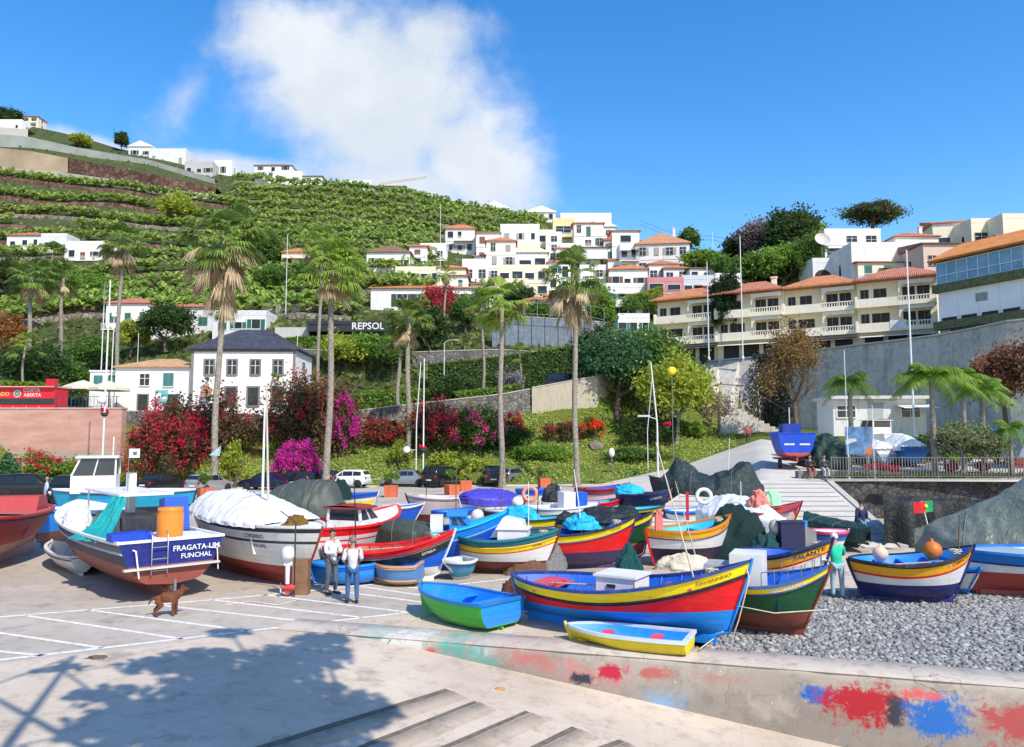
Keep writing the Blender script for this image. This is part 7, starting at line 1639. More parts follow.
# --- blue glass building
GBa=at(942,335,80.0); GBb=at(1075,300,68.5); gx=Vector((GBb.x-GBa.x,GBb.y-GBa.y,0)); GL=gx.length
gb=thing('office_building','modern building with blue glass band, orange tiled roof and white panel wall at the right','building',(GBa.x,GBa.y,14.35),math.atan2(gx.y,gx.x))
zt=at(942,262,80).z-14.35
b=MB(); b.box(0,GL,0,9,-4,zt); b.build('wall',plaster((.6,.62,.62)),gb)
b=MB(); b.box(-.3,GL,-.9,-.004,zt*.60,zt*.70); b.box(-.3,GL,-.9,-.004,zt*.14,zt*.24); b.build('planted_ledge',M((.14,.15,.07),.95,.5,4,.5,name='planted_ledge'),gb)
b=MB(); b.box(.1,GL,-.5,-.003,zt*.70+.002,zt*.97); glz=b.build('glass_band',M((.16,.32,.46),.12,.5,.5,name='blue_glass',spec=.8),gb)
b=MB(); n=int(GL/1.1)
for i in range(n+1): b.box(.1+i*1.1-.05,.1+i*1.1+.05,-.57,-.501,zt*.70+.002,zt*.97)
for f in (.70,.80,.955): b.box(.1,GL,-.60,-.571,zt*f+.003,zt*f+.12)
b.build('mullions',M((.5,.58,.62),.4,name='aluminium',metal=.3),glz)
b=MB(); b.box(.1,GL,-.35,-.003,zt*.24+.002,zt*.60); pnl=b.build('white_panels',M((.84,.86,.86),.5,.06,1,name='white_panel'),gb)
b=MB()
for i in range(int(GL/2.1)+1): b.box(.1+i*2.1-.04,.1+i*2.1+.04,-.39,-.351,zt*.24+.002,zt*.60)
b.build('panel_joints',M((.75,.78,.8),.5,name='aluminium'),pnl)
b=MB()
for i in range(int(GL/2.1)): b.box(.35+i*2.1,1.95+i*2.1,-.38,-.352,zt*.25,zt*.285)
b.build('low_windows',DK,pnl)
b=MB(); b.box(4.0,5.2,-.40,-.353,zt*.42,zt*.52); b.build('vent_sign',M((.3,.33,.3),.6,name='vent'),pnl)
b=MB(); b.add([(-.5,-1.2,zt*.985),(GL,-1.2,zt*.985),(GL,4.5,zt*1.0+2.4),(-.5,4.5,zt*1.0+2.4),(-.5,-1.2,zt*.985+.15),(GL,-1.2,zt*.985+.15),(GL,4.5,zt+2.55),(-.5,4.5,zt+2.55),(-.5,9,zt),(GL,9,zt)],[(0,1,5,4),(4,5,6,7),(7,6,9,8),(0,4,7,8),(1,5,6,9),(0,1,9,8)]); b.build('roof',roof_mat((.78,.25,.05),(.90,.38,.10)),gb)
b=MB(); b.box(1.0,10.5,-.06,-.003,.2,zt*.135); sg=b.build('shop_fascia',M((.015,.03,.14),.5,.1,1,name='navy_sign'),gb)
flat_text('Coral Snack Bar',.75,(5.6,-.06,zt*.085),(1,0,0),(0,0,1),.01,M((.5,.55,.6),.6,name='sign_white'),sg)
# --- long grey retaining wall along the road
gw_m,gnt,gbb,gc=concrete('grey_sea_wall',(.50,.46,.41),(.68,.63,.57),stain=.85,crack=.5)
gp=pos_(gnt,False); mpp=N(gnt,'ShaderNodeMapping'); mpp.inputs['Scale'].default_value=(.8,.8,.12); L(gnt,gp,mpp.inputs[0])
gc=mixc(gnt,math_(gnt,'MULTIPLY',ramp_(gnt,noise_(gnt,1.4,mpp.outputs[0],7,.7),.5,.7),.55),gc,(.16,.15,.14)); L(gnt,gc,gbb.inputs['Base Color'])
lw=thing('retaining_wall','long high grey concrete retaining wall below the apartment road','wall',(0,0,0))
b=MB(); G=[]; G2=[]
us_=[ucol(p) for p in (676,690,705,720,740,760,780,800,820,840,850,870,900,940,975,1010,1035,1060,1150,1260)]
for u in us_:
    Yb,zb_=nodeval(u,2); Yt,zt_=nodeval(u,3); off=-.35; zt_=max(zt_,14.2)
    if u<ucol(700): Yb=Yt-1.0
    ht=14.4
    G.append([(u*(Yb+off),Yb+off,zb_-1.2),(u*(Yt+off+.15),Yt+off+.15,ht),(u*(Yt+.25),Yt+.25,ht),(u*(Yt+.25),Yt+.25,13.8)])
    G2.append([(u*(Yt+off-.05),Yt+off-.05,ht+.01),(u*(Yt+off-.05),Yt+off-.05,ht+.18),(u*(Yt+.4),Yt+.4,ht+.18),(u*(Yt+.4),Yt+.4,ht+.01)])
b.grid(G,False); b.build('wall_face',gw_m,lw); b=MB(); b.grid(G2,False); b.build('coping',M((.55,.54,.52),.9,.2,2,.1,name='coping_stone'),lw)
# stairs up the wall, left of the ramp road
st=thing('staircase','concrete stair with handrail climbing the grey wall behind the ramp road','staircase',(0,0,0))
b=MB(); A=at(720,408,86); n=14
for i in range(n):
    x=A.x+ i*.62; z=TZ(A.x,86)+4.6*(1-i/n); b.box(x,x+.62-.003,86.2,87.2,2,max(5.2,z-.8))
b.build('steps',gw_m,st); b=MB(); b.tube([(A.x,86.2,TZ(A.x,86)+5.6),(A.x+3,86.2,TZ(A.x,86)+5.4),(A.x+n*.62,86.2,6.6)],.05,6); b.build('handrail',blackm,st)
# --- white pavilion on the terrace
pv=thing('pavilion','low white pavilion with flat roof under the grey wall on the terrace','building',at(880,426,61.5),R(-4))
b=MB(); w=7.2; b.box(-w/2,w/2,0,4,-.8,2.15); b.build('wall',plaster((.72,.70,.66),.5),pv); b=MB(); b.box(-w/2-.3,w/2+.3,-.6,4.3,2.15,2.4); b.build('roof',M((.6,.58,.55),.9,.1,2,name='roof_slab'),pv)
for x in (-2.6,2.4): window(pv,x,.7,1.4,.9,0,whitem,None,ft=.08)
b=MB(); b.box(-.9,.3,-.03,-.003,0,1.9); b.build('door',M((.4,.42,.42),.6,name='door_paint'),pv)
b=MB(); b.add([(1.2,-.02,1.7),(3.9,-.02,1.7),(3.9,-1.9,1.35),(1.2,-1.9,1.35)],[(0,1,2,3)]); b.build('awning',whitem,pv)
# --- stone wall along the upper road, left and middle
def road_wall(label,p0,p1,hh,m,name='stone_wall',k=3,dy=-.9,n=16,low=2.0):
    root=thing(name,label,'wall',(0,0,0)); b=MB(); G=[];G2=[]
    for i in range(n+1):
        u=ucol(p0+(p1-p0)*i/n); Y,z=nodeval(u,k); Y+=dy
        G.append([(u*Y,Y,z-low),(u*Y,Y,z+hh),(u*(Y+.45),Y+.45,z+hh),(u*(Y+.45),Y+.45,z-.3)]); G2.append([(u*(Y-.05),Y-.05,z+hh+.005),(u*(Y-.05),Y-.05,z+hh+.12),(u*(Y+.5),Y+.5,z+hh+.12),(u*(Y+.5),Y+.5,z+hh+.005)])
    b.grid(G,False); b.build('stonework',m,root); b=MB(); b.grid(G2,False); b.build('coping',M((.5,.47,.42),.9,.2,2,.1,name='coping_stone'),root); return root
road_wall('grey stone wall along the upper road between the palms',335,530,.7,greystone,low=2.6)
road_wall('cream plastered stretch of the upper road wall behind the right tall palm',532,648,.8,plaster((.5,.44,.34),.6),low=4.2)
road_wall('low dark stone wall below the restaurant terrace',122,330,.5,greystone,low=1.6)
road_wall('rough stone wall of the upper terrace behind the hedge',300,640,.2,greystone,k=5,low=4.5)
# --- fuel station canopy
fs=thing('fuel_station','fuel station canopy with black fascia lettered in white behind the trees','fuel station',at(372,340,106),0)
b=MB(); b.box(-9,7,0,6,1.2,2.6); b.box(-9.2,-3.2,-.1,6.1,2.2,2.7); cn=b.build('canopy',M((.03,.03,.035),.5,.1,1,name='black_fascia'),fs)
for x in (-6,0,5): b=MB(); b.box(x-.2,x+.2,2,2.4,-3,1.199); b.build('column',whitem,fs)
flat_text('REPSOL',1.35,(-.6,-.0,1.92),(1,0,0),(0,0,1),.02,M((.85,.85,.85),.5,name='sign_white'),cn,squash=1.0)
b=MB(); b.box(4.4,6.8,-.03,-.004,1.35,2.5); b.build('logo_panel',M((.75,.72,.66),.5,name='sign_white'),cn)
b=MB(); b.box(-14,-9.2,1.5,7,-3,2.0); b.build('shop_wall',WALLG,fs)
# tennis court fence and other posts
nf=thing('court_fence','tall wire fence of the court above the ivy hedge','fence',(0,0,0)); b=MB(); fm_=M((.2,.24,.22),.5,name='fence_paint')
pts=[]
for i in range(9):
    u=ucol(497+i*13.5); Y=101.5; z=TZ(u*Y,Y); p=Vector((u*Y,Y,z)); pts.append(p); b.tube([p,p+Vector((0,0,6.6))],.06,5)
b.build('posts',fm_,nf); b=MB()
for hh in (5.0,6.5): b.tube([p+Vector((0,0,hh)) for p in pts],.04,5)
b.build('rails',fm_,nf)
cw=road_wall('blue-grey court wall behind the wire fence',492,606,5.2,M((.20,.24,.30),.9,.3,1.5,.2,name='court_wall'),k=5,dy=2.6,n=8,low=1)
# pale retaining walls high on the hill
def hillwall(label,pts,Y,thk,m,name='retaining_wall'):
    root=thing(name,label,'wall',(0,0,0)); b=MB(); G=[]
    for px,pt,pb in pts:
        y=fitY(px,pb,Y,.72,1.25)-1.2; a=at(px,pt,y); c=at(px,pb,y); G.append([(c.x,y,c.z-1),(a.x,y,a.z),(a.x,y+thk*2,a.z),(a.x,y+thk*2,c.z-4)])
    b.grid(G,False); b.build('wall_face',m,root); return root
pl1=M((.46,.44,.40),.9,.15,.15,.1,name='pale_concrete'); pl2=M((.42,.32,.22),.9,.3,.1,.2,name='ochre_concrete'); br=stone_mat('red_earth_wall',(.12,.06,.045),(.2,.12,.1),(.06,.03,.02),.6)
hillwall('long grey-green concrete band crossing the upper hill',[(-60,128,137),(0,134,146),(30,137,149),(75,147,154),(150,160,167),(215,179,184)],236,3,M((.33,.36,.33),.9,.2,.2,name='greenish_concrete'))
hillwall('ochre and grey concrete wall on the upper left hillside',[(-60,140,165),(0,148,168),(30,151,170),(68,158,173)],233,3,pl2)
hillwall('dark red-brown earth wall on the upper hillside',[(69,158,174),(110,166,181),(160,176,191),(216,188,197)],233,3,br)
hillwall('pale concrete road wall crossing under the red-brown earth wall',[(-60,158,165),(0,167,173),(60,172,178),(110,179,186),(160,188,195),(219,195,200)],229,3,pl1)
hillwall('grey concrete wall at the far upper left corner',[(-60,124,136),(0,127,140),(28,129,139)],243,3,pl1)
for i,(pts,Y) in enumerate(((( (0,205,212),(60,206,212),(120,214,219)),196),(((240,252,255),(300,254,258),(345,256,259)),158),(((50,300,306),(100,303,309),(150,306,311)),138),(((230,292,301),(262,292,301),(300,294,300)),128),(((262,303,312),(290,304,313),(330,305,312)),118))):
    hillwall(['brown earth terrace wall high on the left slope','thin pale terrace wall amid the bananas','grey terrace wall above the terracotta-roofed houses','broad grey wall behind the slate roof','grey garden wall right of the balustraded roof'][i],pts,Y,2,[br,pl1,greystone,pl1,pl1][i])
# ---------------------------------------------------------------- vegetation
# tall fan palms in the foreground row
fan_palm('tallest fan palm with shaggy dead skirt, left of the slate-roofed house',214,497,62,213,3.8,.9,zb=0,seed=3,rt=.26,nf=40,lean=(.1,0))
fan_palm('tall fan palm with bright green crown between the white houses',326,494,64,247,3.4,.35,zb=0,seed=5,rt=.29,m=FANY,nf=36,lean=(.25,0))
fan_palm('slender fan palm with fresh green crown right of centre',502,492,67,281,3.1,.1,zb=0,seed=8,rt=.25,m=FANY,nf=36,lean=(-.1,0))
fan_palm('tall fan palm with the broadest straw-coloured skirt',577,490,68,255,3.2,.95,zb=0,seed=9,rt=.26,nf=34,lean=(-.2,0))
fan_palm('thin fan palm just left of the slender centre palm',483,400,86,292,2.6,.2,zb=None,seed=12,rt=.18,m=FAN,nf=26)
fan_palm('shaggy fan palm with thick crown above the red bougainvillea',408,440,76,302,2.8,.4,zb=None,seed=13,rt=.28,m=FAN,nf=34)
fan_palm('fan palm behind the shaggy one, its crown lower',398,420,84,322,2.4,.1,seed=16,rt=.22,m=FAN,nf=24)
fan_palm('fan palm with straw skirt behind the double lamp post',116,400,92,226,3.2,.7,seed=14,rt=.25,nf=30)
fan_palm('fan palm with bright crown left of the green-crowned tall palm',318,405,90,230,2.5,.6,seed=15,rt=.22,nf=26,m=LY and FANY)
fan_palm('old palm with thick fibrous stem at the far left',25,400,92,262,3.4,.4,seed=17,rt=.30,nf=30,m=FAN)
fan_palm('dark fan palm right of the old fibrous palm',58,392,98,265,3.2,.25,seed=18,rt=.26,nf=28,m=FAN)
fan_palm('small yellow-green fan palm among the shrubs at the far left',22,405,84,335,2.2,0,seed=19,rt=.14,nf=20,m=FANY)
fan_palm('low fan palm right of the terracotta-roofed houses',222,330,108,300,2.4,0,seed=20,rt=.16,nf=20,m=LG2)
fan_palm('lone slim palm in front of the long white house',445,315,106,266,1.8,.3,seed=21,rt=.16,nf=22,m=FANY)
fan_palm('short palm half hiding the long white house',418,322,104,296,2.3,0,seed=22,rt=.2,nf=24,m=FANY)
fan_palm('small palm in the hedge garden under the court wall',520,380,92,345,1.9,0,seed=23,rt=.14,nf=18,m=FAN)
fan_palm('small palm in front of the banana hamlet',52,272,140,246,3.2,0,seed=24,rt=.2,nf=18,m=FAN)
feather_palm('tall feather palm rising before the terrace boats',935,466,44.5,361,2.9,seed=3,nf=20,rt=.15)
feather_palm('feather palm right of the tall one, leaning over the hedge',985,462,46,376,2.4,seed=4,nf=16,rt=.14)
feather_palm('spiky feather palm in front of the white pavilion',852,452,54,372,2.3,seed=5,nf=20,rt=.16,m=LG)
feather_palm('feather palm behind the pavilion roof',965,440,57,366,2.6,seed=6,nf=16,rt=.15,m=LG2)
feather_palm('small young palm at the right end of the terrace',1012,470,43.5,420,1.7,seed=7,nf=14,rt=.1)
for px,Y,r,m_,lab in ((838,52,(1.3,1,1.3),LG,'leafy shrub in front of the left end of the pavilion'),(868,53.5,(1.1,1,1.2),LG2,'bright shrub in front of the pavilion door'),(922,52,(1.5,1.1,1.6),LD,'dark shrub beside the tall feather palm'),(1000,50,(1.8,1.2,1.8),LG,'leafy shrub at the right end of the terrace'),(955,50,(1.2,1,1.5),LG2,'bright shrub behind the olive trees')):
    bush(lab,px,455,Y,r,m_,900,.2,group='shrubs on the terrace')
# bougainvillea and shrubs on the bank
BG='flowering shrubs on the bank'
bush('red-flowered bougainvillea mound left of the tallest palm',165,470,66.5,(3.7,2.2,6.6),MXB,5200,.26,RED,2300,.2,group=BG,zb=0)
bush('dark green bougainvillea sprinkled with red behind the tallest palm',215,455,73,(4.0,2.5,7.5),MXB,6000,.27,RED,1100,.2,group=BG,zb=.5)
bush('large olive and maroon bougainvillea dome below the slate-roofed house',310,455,76,(5.6,3,8.6),MXB,9000,.28,RED,1300,.2,group=BG,zb=1)
bush('magenta and red bougainvillea spilling over the right side of the dome',343,425,75,(1.9,1.5,5.2),MXB,900,.25,MAG,1900,.2,group=BG,zb=2.6)
bush('bright magenta bougainvillea ball behind the parked cars',296,480,67.5,(2.3,1.6,3.4),MXB,1200,.22,MAG,4200,.18,group=BG,zb=0)
bush('rusty red shrub on the bank between the tall green palm and the shaggy palm',378,440,78,(3.0,1.6,2.7),leafmat((.05,.05,.015),(.28,.07,.05),'shrub_leaves'),2600,.24,RED,700,.16,group=BG)
bush('crimson bougainvillea bank below the stone wall',437,455,77,(3.9,2,4.4),MXB,4200,.25,RED,1900,.2,group=BG)
bush('maroon and green bougainvillea left of the slender centre palm',475,460,77,(3.5,2,4.6),LG,4200,.25,leafmat((.4,.02,.12),(.75,.12,.3),'petals'),900,.18,group=BG)
bush('small red-flowered bush right of the slender centre palm',512,450,80,(1.6,1,2.6),MXB,900,.22,RED,900,.18,group=BG)
bush('scarlet bush right of the palm with the straw skirt',592,440,81,(1.7,1,1.9),LG,700,.22,leafmat((.55,.02,.01),(.85,.08,.03),'petals'),900,.18,group=BG)
bush('dark olive shrub left of the palm with the straw skirt',562,450,80,(2.4,1.4,2.3),MXB,1800,.22,RED,200,.15,group=BG)
bush('red-flowered hedge below the pink wall',45,478,69,(3.4,1.2,3.0),LG2,2600,.22,RED,900,.18,group=BG,zb=0)
bush('small bushy red shrub at the right end of the pink wall foot',92,470,70,(1.6,1,1.6),MXB,900,.22,RED,300,.15,group=BG,zb=.2)
GB_='green shrubs on the bank'
for i,(px,py,Y,r,m,lab) in enumerate(((128,478,67,(1.3,1.2,2.4),LY,'yellow-green leafy plant right of the turquoise cabin boat'),(235,470,67,(1.3,1,3.4),LY,'yellow-green shrub between the mast and the tallest palm'),(5,480,66,(1.4,1,2.6),LB,'bright green shrub at the far left edge'),(452,446,78,(1.1,.8,1.4),LB,'small round green bush under the crimson bank'),(505,462,78,(2.9,1.3,2.2),LD,'dark feathery plant mass behind the thin palm base'),
    (455,478,73,(3.0,1,1.6),LY,'pale yellow-green shrub row behind the black off-road car'),(540,470,76,(3.6,1.2,1.4),LG2,'bright low greenery right of the black tall car'),(650,455,80,(3.5,2,3.2),LD,'dark shrub under the broad trees'),(400,470,74,(1.3,1,2.2),LY,'thin spiky shrub behind the saloon car'),(690,450,83,(2.5,1.5,1.4),LG2,'low green ground shrub beside the ramp road'),(640,470,76,(3,1.5,1.2),LG,'low green strip beside the planter boxes'),
    (455,402,86,(2.4,1.5,3.0),LD,'dark rounded tree-like shrub on the road wall'),(505,395,88,(1.4,1.5,3.2),leafmat((.10,.10,.10),(.3,.29,.27),'grey_twigs'),'grey leafless bush on the road wall'),(516,398,87,(1.4,1.4,3.6),leafmat((.10,.10,.10),(.3,.29,.27),'grey_twigs'),'second grey leafless bush beside the slender palm'))):
    bush(lab,px,py,Y,r,m,int(900*r[0]),.24,group=GB_)
# broad trees, centre right
TG='trees behind the harbour'
tree('broad blue-green tree left of the yellow-green one',618,440,84,(5.0,3.5,4.0),3.2,LB,9000,.34,group=TG)
tree('broad dark tree behind the leaning white lamp',648,440,86,(4.8,3.5,4.6),3.0,LG,8000,.34,group=TG)
tree('yellow-green tree with thick pale trunk beside the ramp road',676,452,80,(3.7,3,3.9),3.2,LY,6500,.36,group=TG,bk=palebark)
tree('dark tree crown at the left foot of the broad trees',596,425,86,(2.6,2,3.2),1.5,LD,3500,.3,group=TG)
tree('bare brownish shrub tree on the slope beside the stair',712,440,84,(2.2,1.6,2.3),2.0,leafmat((.12,.09,.07),(.34,.27,.2),'dry_leaves'),1700,.2,group=TG,sparse=True)
tree('brown dry-leaved tree against the grey wall',797,428,78,(3.5,2.6,5.0),3.4,LBR,5600,.22,group=TG,zb=4.8,sparse=True)
tree('dark conifer-like tree with bulging crown in front of the apartments',728,362,100,(2.3,2.2,5.2),3.2,leafmat((.01,.028,.012),(.03,.06,.02)),14000,.24,group=TG,zb=14.0,bk=palebark,crown_lift=1.0,clump=.22)
tree('reddish autumn tree over the wall at the right edge',1003,380,58,(2.3,2.2,2.7),2.6,leafmat((.13,.06,.035),(.30,.15,.09),'autumn_leaves'),4500,.22,group=TG,zb=4.5,sparse=True)
tree('second reddish tree partly cut by the right edge',1037,370,56,(2.6,2.2,3.2),2.6,leafmat((.12,.06,.035),(.24,.13,.08),'autumn_leaves'),4500,.22,group=TG,zb=4.4,sparse=True)
tree('olive tree with pale twisted trunks behind the railing',962,474,43.8,(2.0,1.3,1.1),1.3,leafmat((.08,.11,.05),(.22,.25,.13),'olive_leaves'),2600,.14,group='olive trees behind the railing',bk=palebark)
tree('olive tree with pale trunk right of the twisted one',985,474,43.6,(1.5,1.2,1.0),1.2,leafmat((.08,.11,.05),(.22,.25,.13),'olive_leaves'),2000,.14,group='olive trees behind the railing',bk=palebark)
tree('olive tree at the left of the olive group near the tall feather palm',948,470,45.5,(1.3,1.2,1.0),1.2,leafmat((.08,.11,.05),(.22,.25,.13),'olive_leaves'),1700,.14,group='olive trees behind the railing',bk=palebark)
# left slope
for i,(px,py,Y,r,ht,m,lab) in enumerate(((30,395,90,(4.2,3,4.2),2.2,LD,'dark tree mass behind the kiosk'),(62,385,94,(4.0,3,3.4),1.8,LG,'tree with reddish shoots behind the kiosk'),(94,378,98,(3.2,3,2.6),1.4,LG,'mid green tree left of the restaurant roof'),(5,370,96,(3.4,3,3.6),2.5,leafmat((.10,.06,.02),(.35,.15,.05),'orange_leaves'),'orange-leaved tree at the far left edge'),
    (166,352,96,(3.6,3.2,3.4),2.0,LD,'round dark tree above the restaurant roof'),(130,356,96,(2.2,2.2,2.2),1.6,LY,'yellowish tree left of the round dark one'),(45,302,125,(5.5,4,3.0),1.4,LG,'broad tree below the banana hamlet'),(88,302,128,(4.5,4,2.6),1.2,LG2,'lighter tree below the banana hamlet'),(6,304,120,(4.0,4,4.0),2,LD,'tall dark tree at the left under the hamlet'),(175,225,190,(4.6,4,3.6),1.8,LY,'yellow-green tree amid the left banana terraces'),
    (262,272,150,(4.5,4,4.5),1.5,LG,'broad tree between palm and farmhouse'),(275,300,125,(3,3,3),1.5,LG,'small tree right of the balustraded roof'),
    (316,300,122,(3.6,3.4,3.8),1.6,LG,'large tree behind the green-crowned tall palm'),(345,298,120,(3.0,3,3.4),1.4,LG2,'light green tree left of the long white house'),(368,364,100,(3.6,3,1.7),.9,LG2,'leafy tree below the fuel station sign'),(392,372,97,(3.0,3,1.9),1.0,LG,'tree between the fuel station sign and the shaggy palm'),
    (345,376,96,(3.4,3,2.4),1.2,LY,'yellow-green creeper-covered tree left of the shaggy palm'),(430,360,100,(2.6,2.5,3.2),1.4,LD,'dark tree behind the shaggy palm'),(440,325,106,(2.6,2.5,3.0),1.2,leafmat((.04,.06,.02),(.5,.03,.07),'bougainvillea_leaves'),'red-speckled tree before the long white house'),(540,345,102,(3.0,2.5,3.2),1.4,LG,'green tree before the court wall'),(466,335,104,(2.4,2.5,2.8),1.3,LG,'green tree right of the red-speckled one'),
    (600,335,112,(2.4,2.5,3.6),1.6,LG2,'light tree right of the palm with the straw skirt'),
    (740,266,150,(3.2,3,3.0),1.6,LD,'dark round tree on the skyline right of the villa'),(765,266,144,(5.0,4,4.2),2,leafmat((.10,.08,.08),(.22,.18,.17),'bare_twigs'),'greyish bare tree on the skyline'),(795,266,142,(5.6,4.5,5.4),2.2,LD,'large dark tree on the skyline'),(812,262,138,(3.0,3,3.2),1.5,LY,'yellow-green tree on the skyline by the satellite dish'),
    (700,278,150,(3.6,3,2.6),1.2,LG2,'light green tree right of the white villa'),(724,282,142,(2.6,2.5,2.2),1,LG,'green tree behind the white boxy house'),(755,290,132,(5,3.5,3),1.2,LG,'green tree above the apartment roof, left'),(785,288,130,(5,3.5,3.4),1.2,LG2,'banana-like light tree above the apartment roof'),(808,285,128,(2.8,3,4),1.6,LG,'green tree left of the white arcade'),
    (688,240,170,(2.5,3,3),2,LG,'small tree behind the villa roof'),(640,322,118,(3.5,3,2.0),.8,LG,'tree below the white terrace house'),(520,312,124,(3,2.5,2),.8,LD,'dark tree below the cream villa'),(8,122,262,(6,4,4),1,LD,'dark tree on the hilltop at the far left'),(122,152,248,(2.2,2,3.2),1,LD,'small dark tree left of the ridge houses'),(80,150,250,(3.2,3,2.4),1,LY,'spiky plant tree on the ridge'))):
    tree(lab,px,py,Y,r,ht,m,int(1300+900*r[0]),.36 if Y<130 else .5,group='trees on the hillside')
up=tree('umbrella-shaped pine on the skyline at the right',872,250,132,(6.2,5,2.2),6.5,leafmat((.03,.055,.02),(.12,.13,.05)),5500,.4,name='umbrella_pine',crown_lift=.3,lean=1.0)
# hedges
def hedge(label,p0,p1,k,dy,h,th,m,n,size=.24,name='hedge',up_=None,seed=5,zoff=0):
    root=thing(name,label,'hedge',(0,0,0)); g=np.random.default_rng(seed); b=MB(); G=[]; C=[]
    for i in range(13):
        u=ucol(p0+(p1-p0)*i/12); Y,z=nodeval(u,k); Y+=dy; z+=zoff; G.append([(u*Y,Y,z-1),(u*Y,Y,z+h*.9),(u*(Y+th),Y+th,z+h*.9),(u*(Y+th),Y+th,z-1)])
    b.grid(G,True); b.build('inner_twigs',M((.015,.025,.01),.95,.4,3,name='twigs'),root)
    f=g.random(n); kk=g.random(n); P=np.zeros((n,3))
    for i in range(n):
        u=ucol(p0+(p1-p0)*f[i]); Y,z=nodeval(u,k); Y+=dy; z+=zoff
        if kk[i]<.72: hh=g.random()*h; yy=Y-.12+.25*g.random()-.0
        else: hh=h*.95+.2*g.random(); yy=Y+th*g.random()
        P[i]=(u*yy,yy,z+hh)
    V=leafquads(P,size,g,.4,1.3); np_mesh('foliage',V,np.arange(len(V)).reshape(-1,4),m,root); return root
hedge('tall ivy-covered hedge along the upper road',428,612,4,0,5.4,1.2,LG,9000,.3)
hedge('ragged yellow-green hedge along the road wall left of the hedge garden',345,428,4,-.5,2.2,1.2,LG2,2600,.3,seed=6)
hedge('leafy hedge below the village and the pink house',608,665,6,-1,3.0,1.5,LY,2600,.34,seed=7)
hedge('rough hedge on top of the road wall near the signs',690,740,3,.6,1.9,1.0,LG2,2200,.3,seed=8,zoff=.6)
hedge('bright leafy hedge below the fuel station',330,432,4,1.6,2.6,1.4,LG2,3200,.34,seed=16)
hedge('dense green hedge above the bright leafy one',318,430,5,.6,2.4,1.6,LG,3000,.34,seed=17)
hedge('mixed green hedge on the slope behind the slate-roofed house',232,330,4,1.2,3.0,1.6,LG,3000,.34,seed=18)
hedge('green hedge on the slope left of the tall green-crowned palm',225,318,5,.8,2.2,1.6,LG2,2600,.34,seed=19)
hedge('low green hedge left of the ivy hedge garden',455,520,3,1.0,1.6,1.2,LG2,1800,.26,seed=9)
hedge('green strip behind the orange lamp baskets at the far left',-30,58,3,3.5,3.2,1.5,LG2,2600,.34,seed=10)
ivy=thing('climbing_plant','dark ivy covering part of the grey wall behind the brown tree','climbing plant',(0,0,0)); g=np.random.default_rng(4); P=[]
for i in range(5200):
    px=768+g.normal()*17; u=ucol(px); Yt,_=nodeval(u,3); Yb,zb=nodeval(u,2); z=5.3+9.4*g.random(); 
    if abs(px-770)>24*(1.15-.5*abs((z-9)/6)) : continue
    P.append((u*(Yb-.5),Yb-.5-.12*g.random(),z))
V=leafquads(np.array(P),.24,g,.4,1.2); np_mesh('foliage',V,np.arange(len(V)).reshape(-1,4),leafmat((.02,.025,.03),(.07,.085,.07),'ivy_leaves'),ivy)
# banana terraces over the hill: rows of drooping leaves, plus earth ledges
def bananas(name,label,regions,m,seed,ls=2.2):
    g=np.random.default_rng(seed); V=[]
    for (kf0,kf1,rows,p0,p1,sp,skip) in regions:
        for r_ in range(rows):
            kf=kf0+(kf1-kf0)*(r_+.5)/rows; px=p0
            while px<p1:
                u=ucol(px); Y,z=terr(u,kf+g.normal()*.008); px+=sp*768/Y*g.uniform(.7,1.3)
                if mnoise.noise(Vector((px*.02,kf*3,seed)))<skip: continue
                Y+=g.uniform(-.8,.8); X=u*Y; z+=1.0*mnoise.noise(Vector((X*.05,Y*.05,0)))
                nl=g.integers(6,9); hh=g.uniform(1.4,2.6)
                for q in range(nl):
                    a=g.uniform(0,6.283); e=g.uniform(.1,1.2); L_=ls*g.uniform(.7,1.15); W=.34*g.uniform(.8,1.3)
                    d=np.array([math.cos(a)*math.cos(e),math.sin(a)*math.cos(e),math.sin(e)]); s=np.array([-math.sin(a),math.cos(a),0])
                    p0_=np.array([X,Y,z+hh]); p1_=p0_+d*L_*.55; p2_=p1_+np.array([d[0],d[1],-.35-d[2]*.2])*L_*.5
                    V+=[p0_-s*W*.3,p0_+s*W*.3,p1_+s*W,p1_-s*W, p1_-s*W,p1_+s*W,p2_+s*W*.25,p2_-s*W*.25]
    V=np.array(V); o=np_mesh(name,V,np.arange(len(V)).reshape(-1,4),m); return tag(o,label,'banana plants',kind='stuff')
BAN=leafmat((.05,.11,.02),(.34,.42,.10),'banana_leaf',.25,.5,.09)
ROWS=[(6.25+.19*i,-60,232,-.55 if i not in (3,8) else .05) for i in range(12)]+[(6.15+.157*i,228,(355 if i<4 else 432) if i<13 else 545,-.75 if i!=6 else -.1) for i in range(18)]
VB=[]; g=np.random.default_rng(3); led=[]
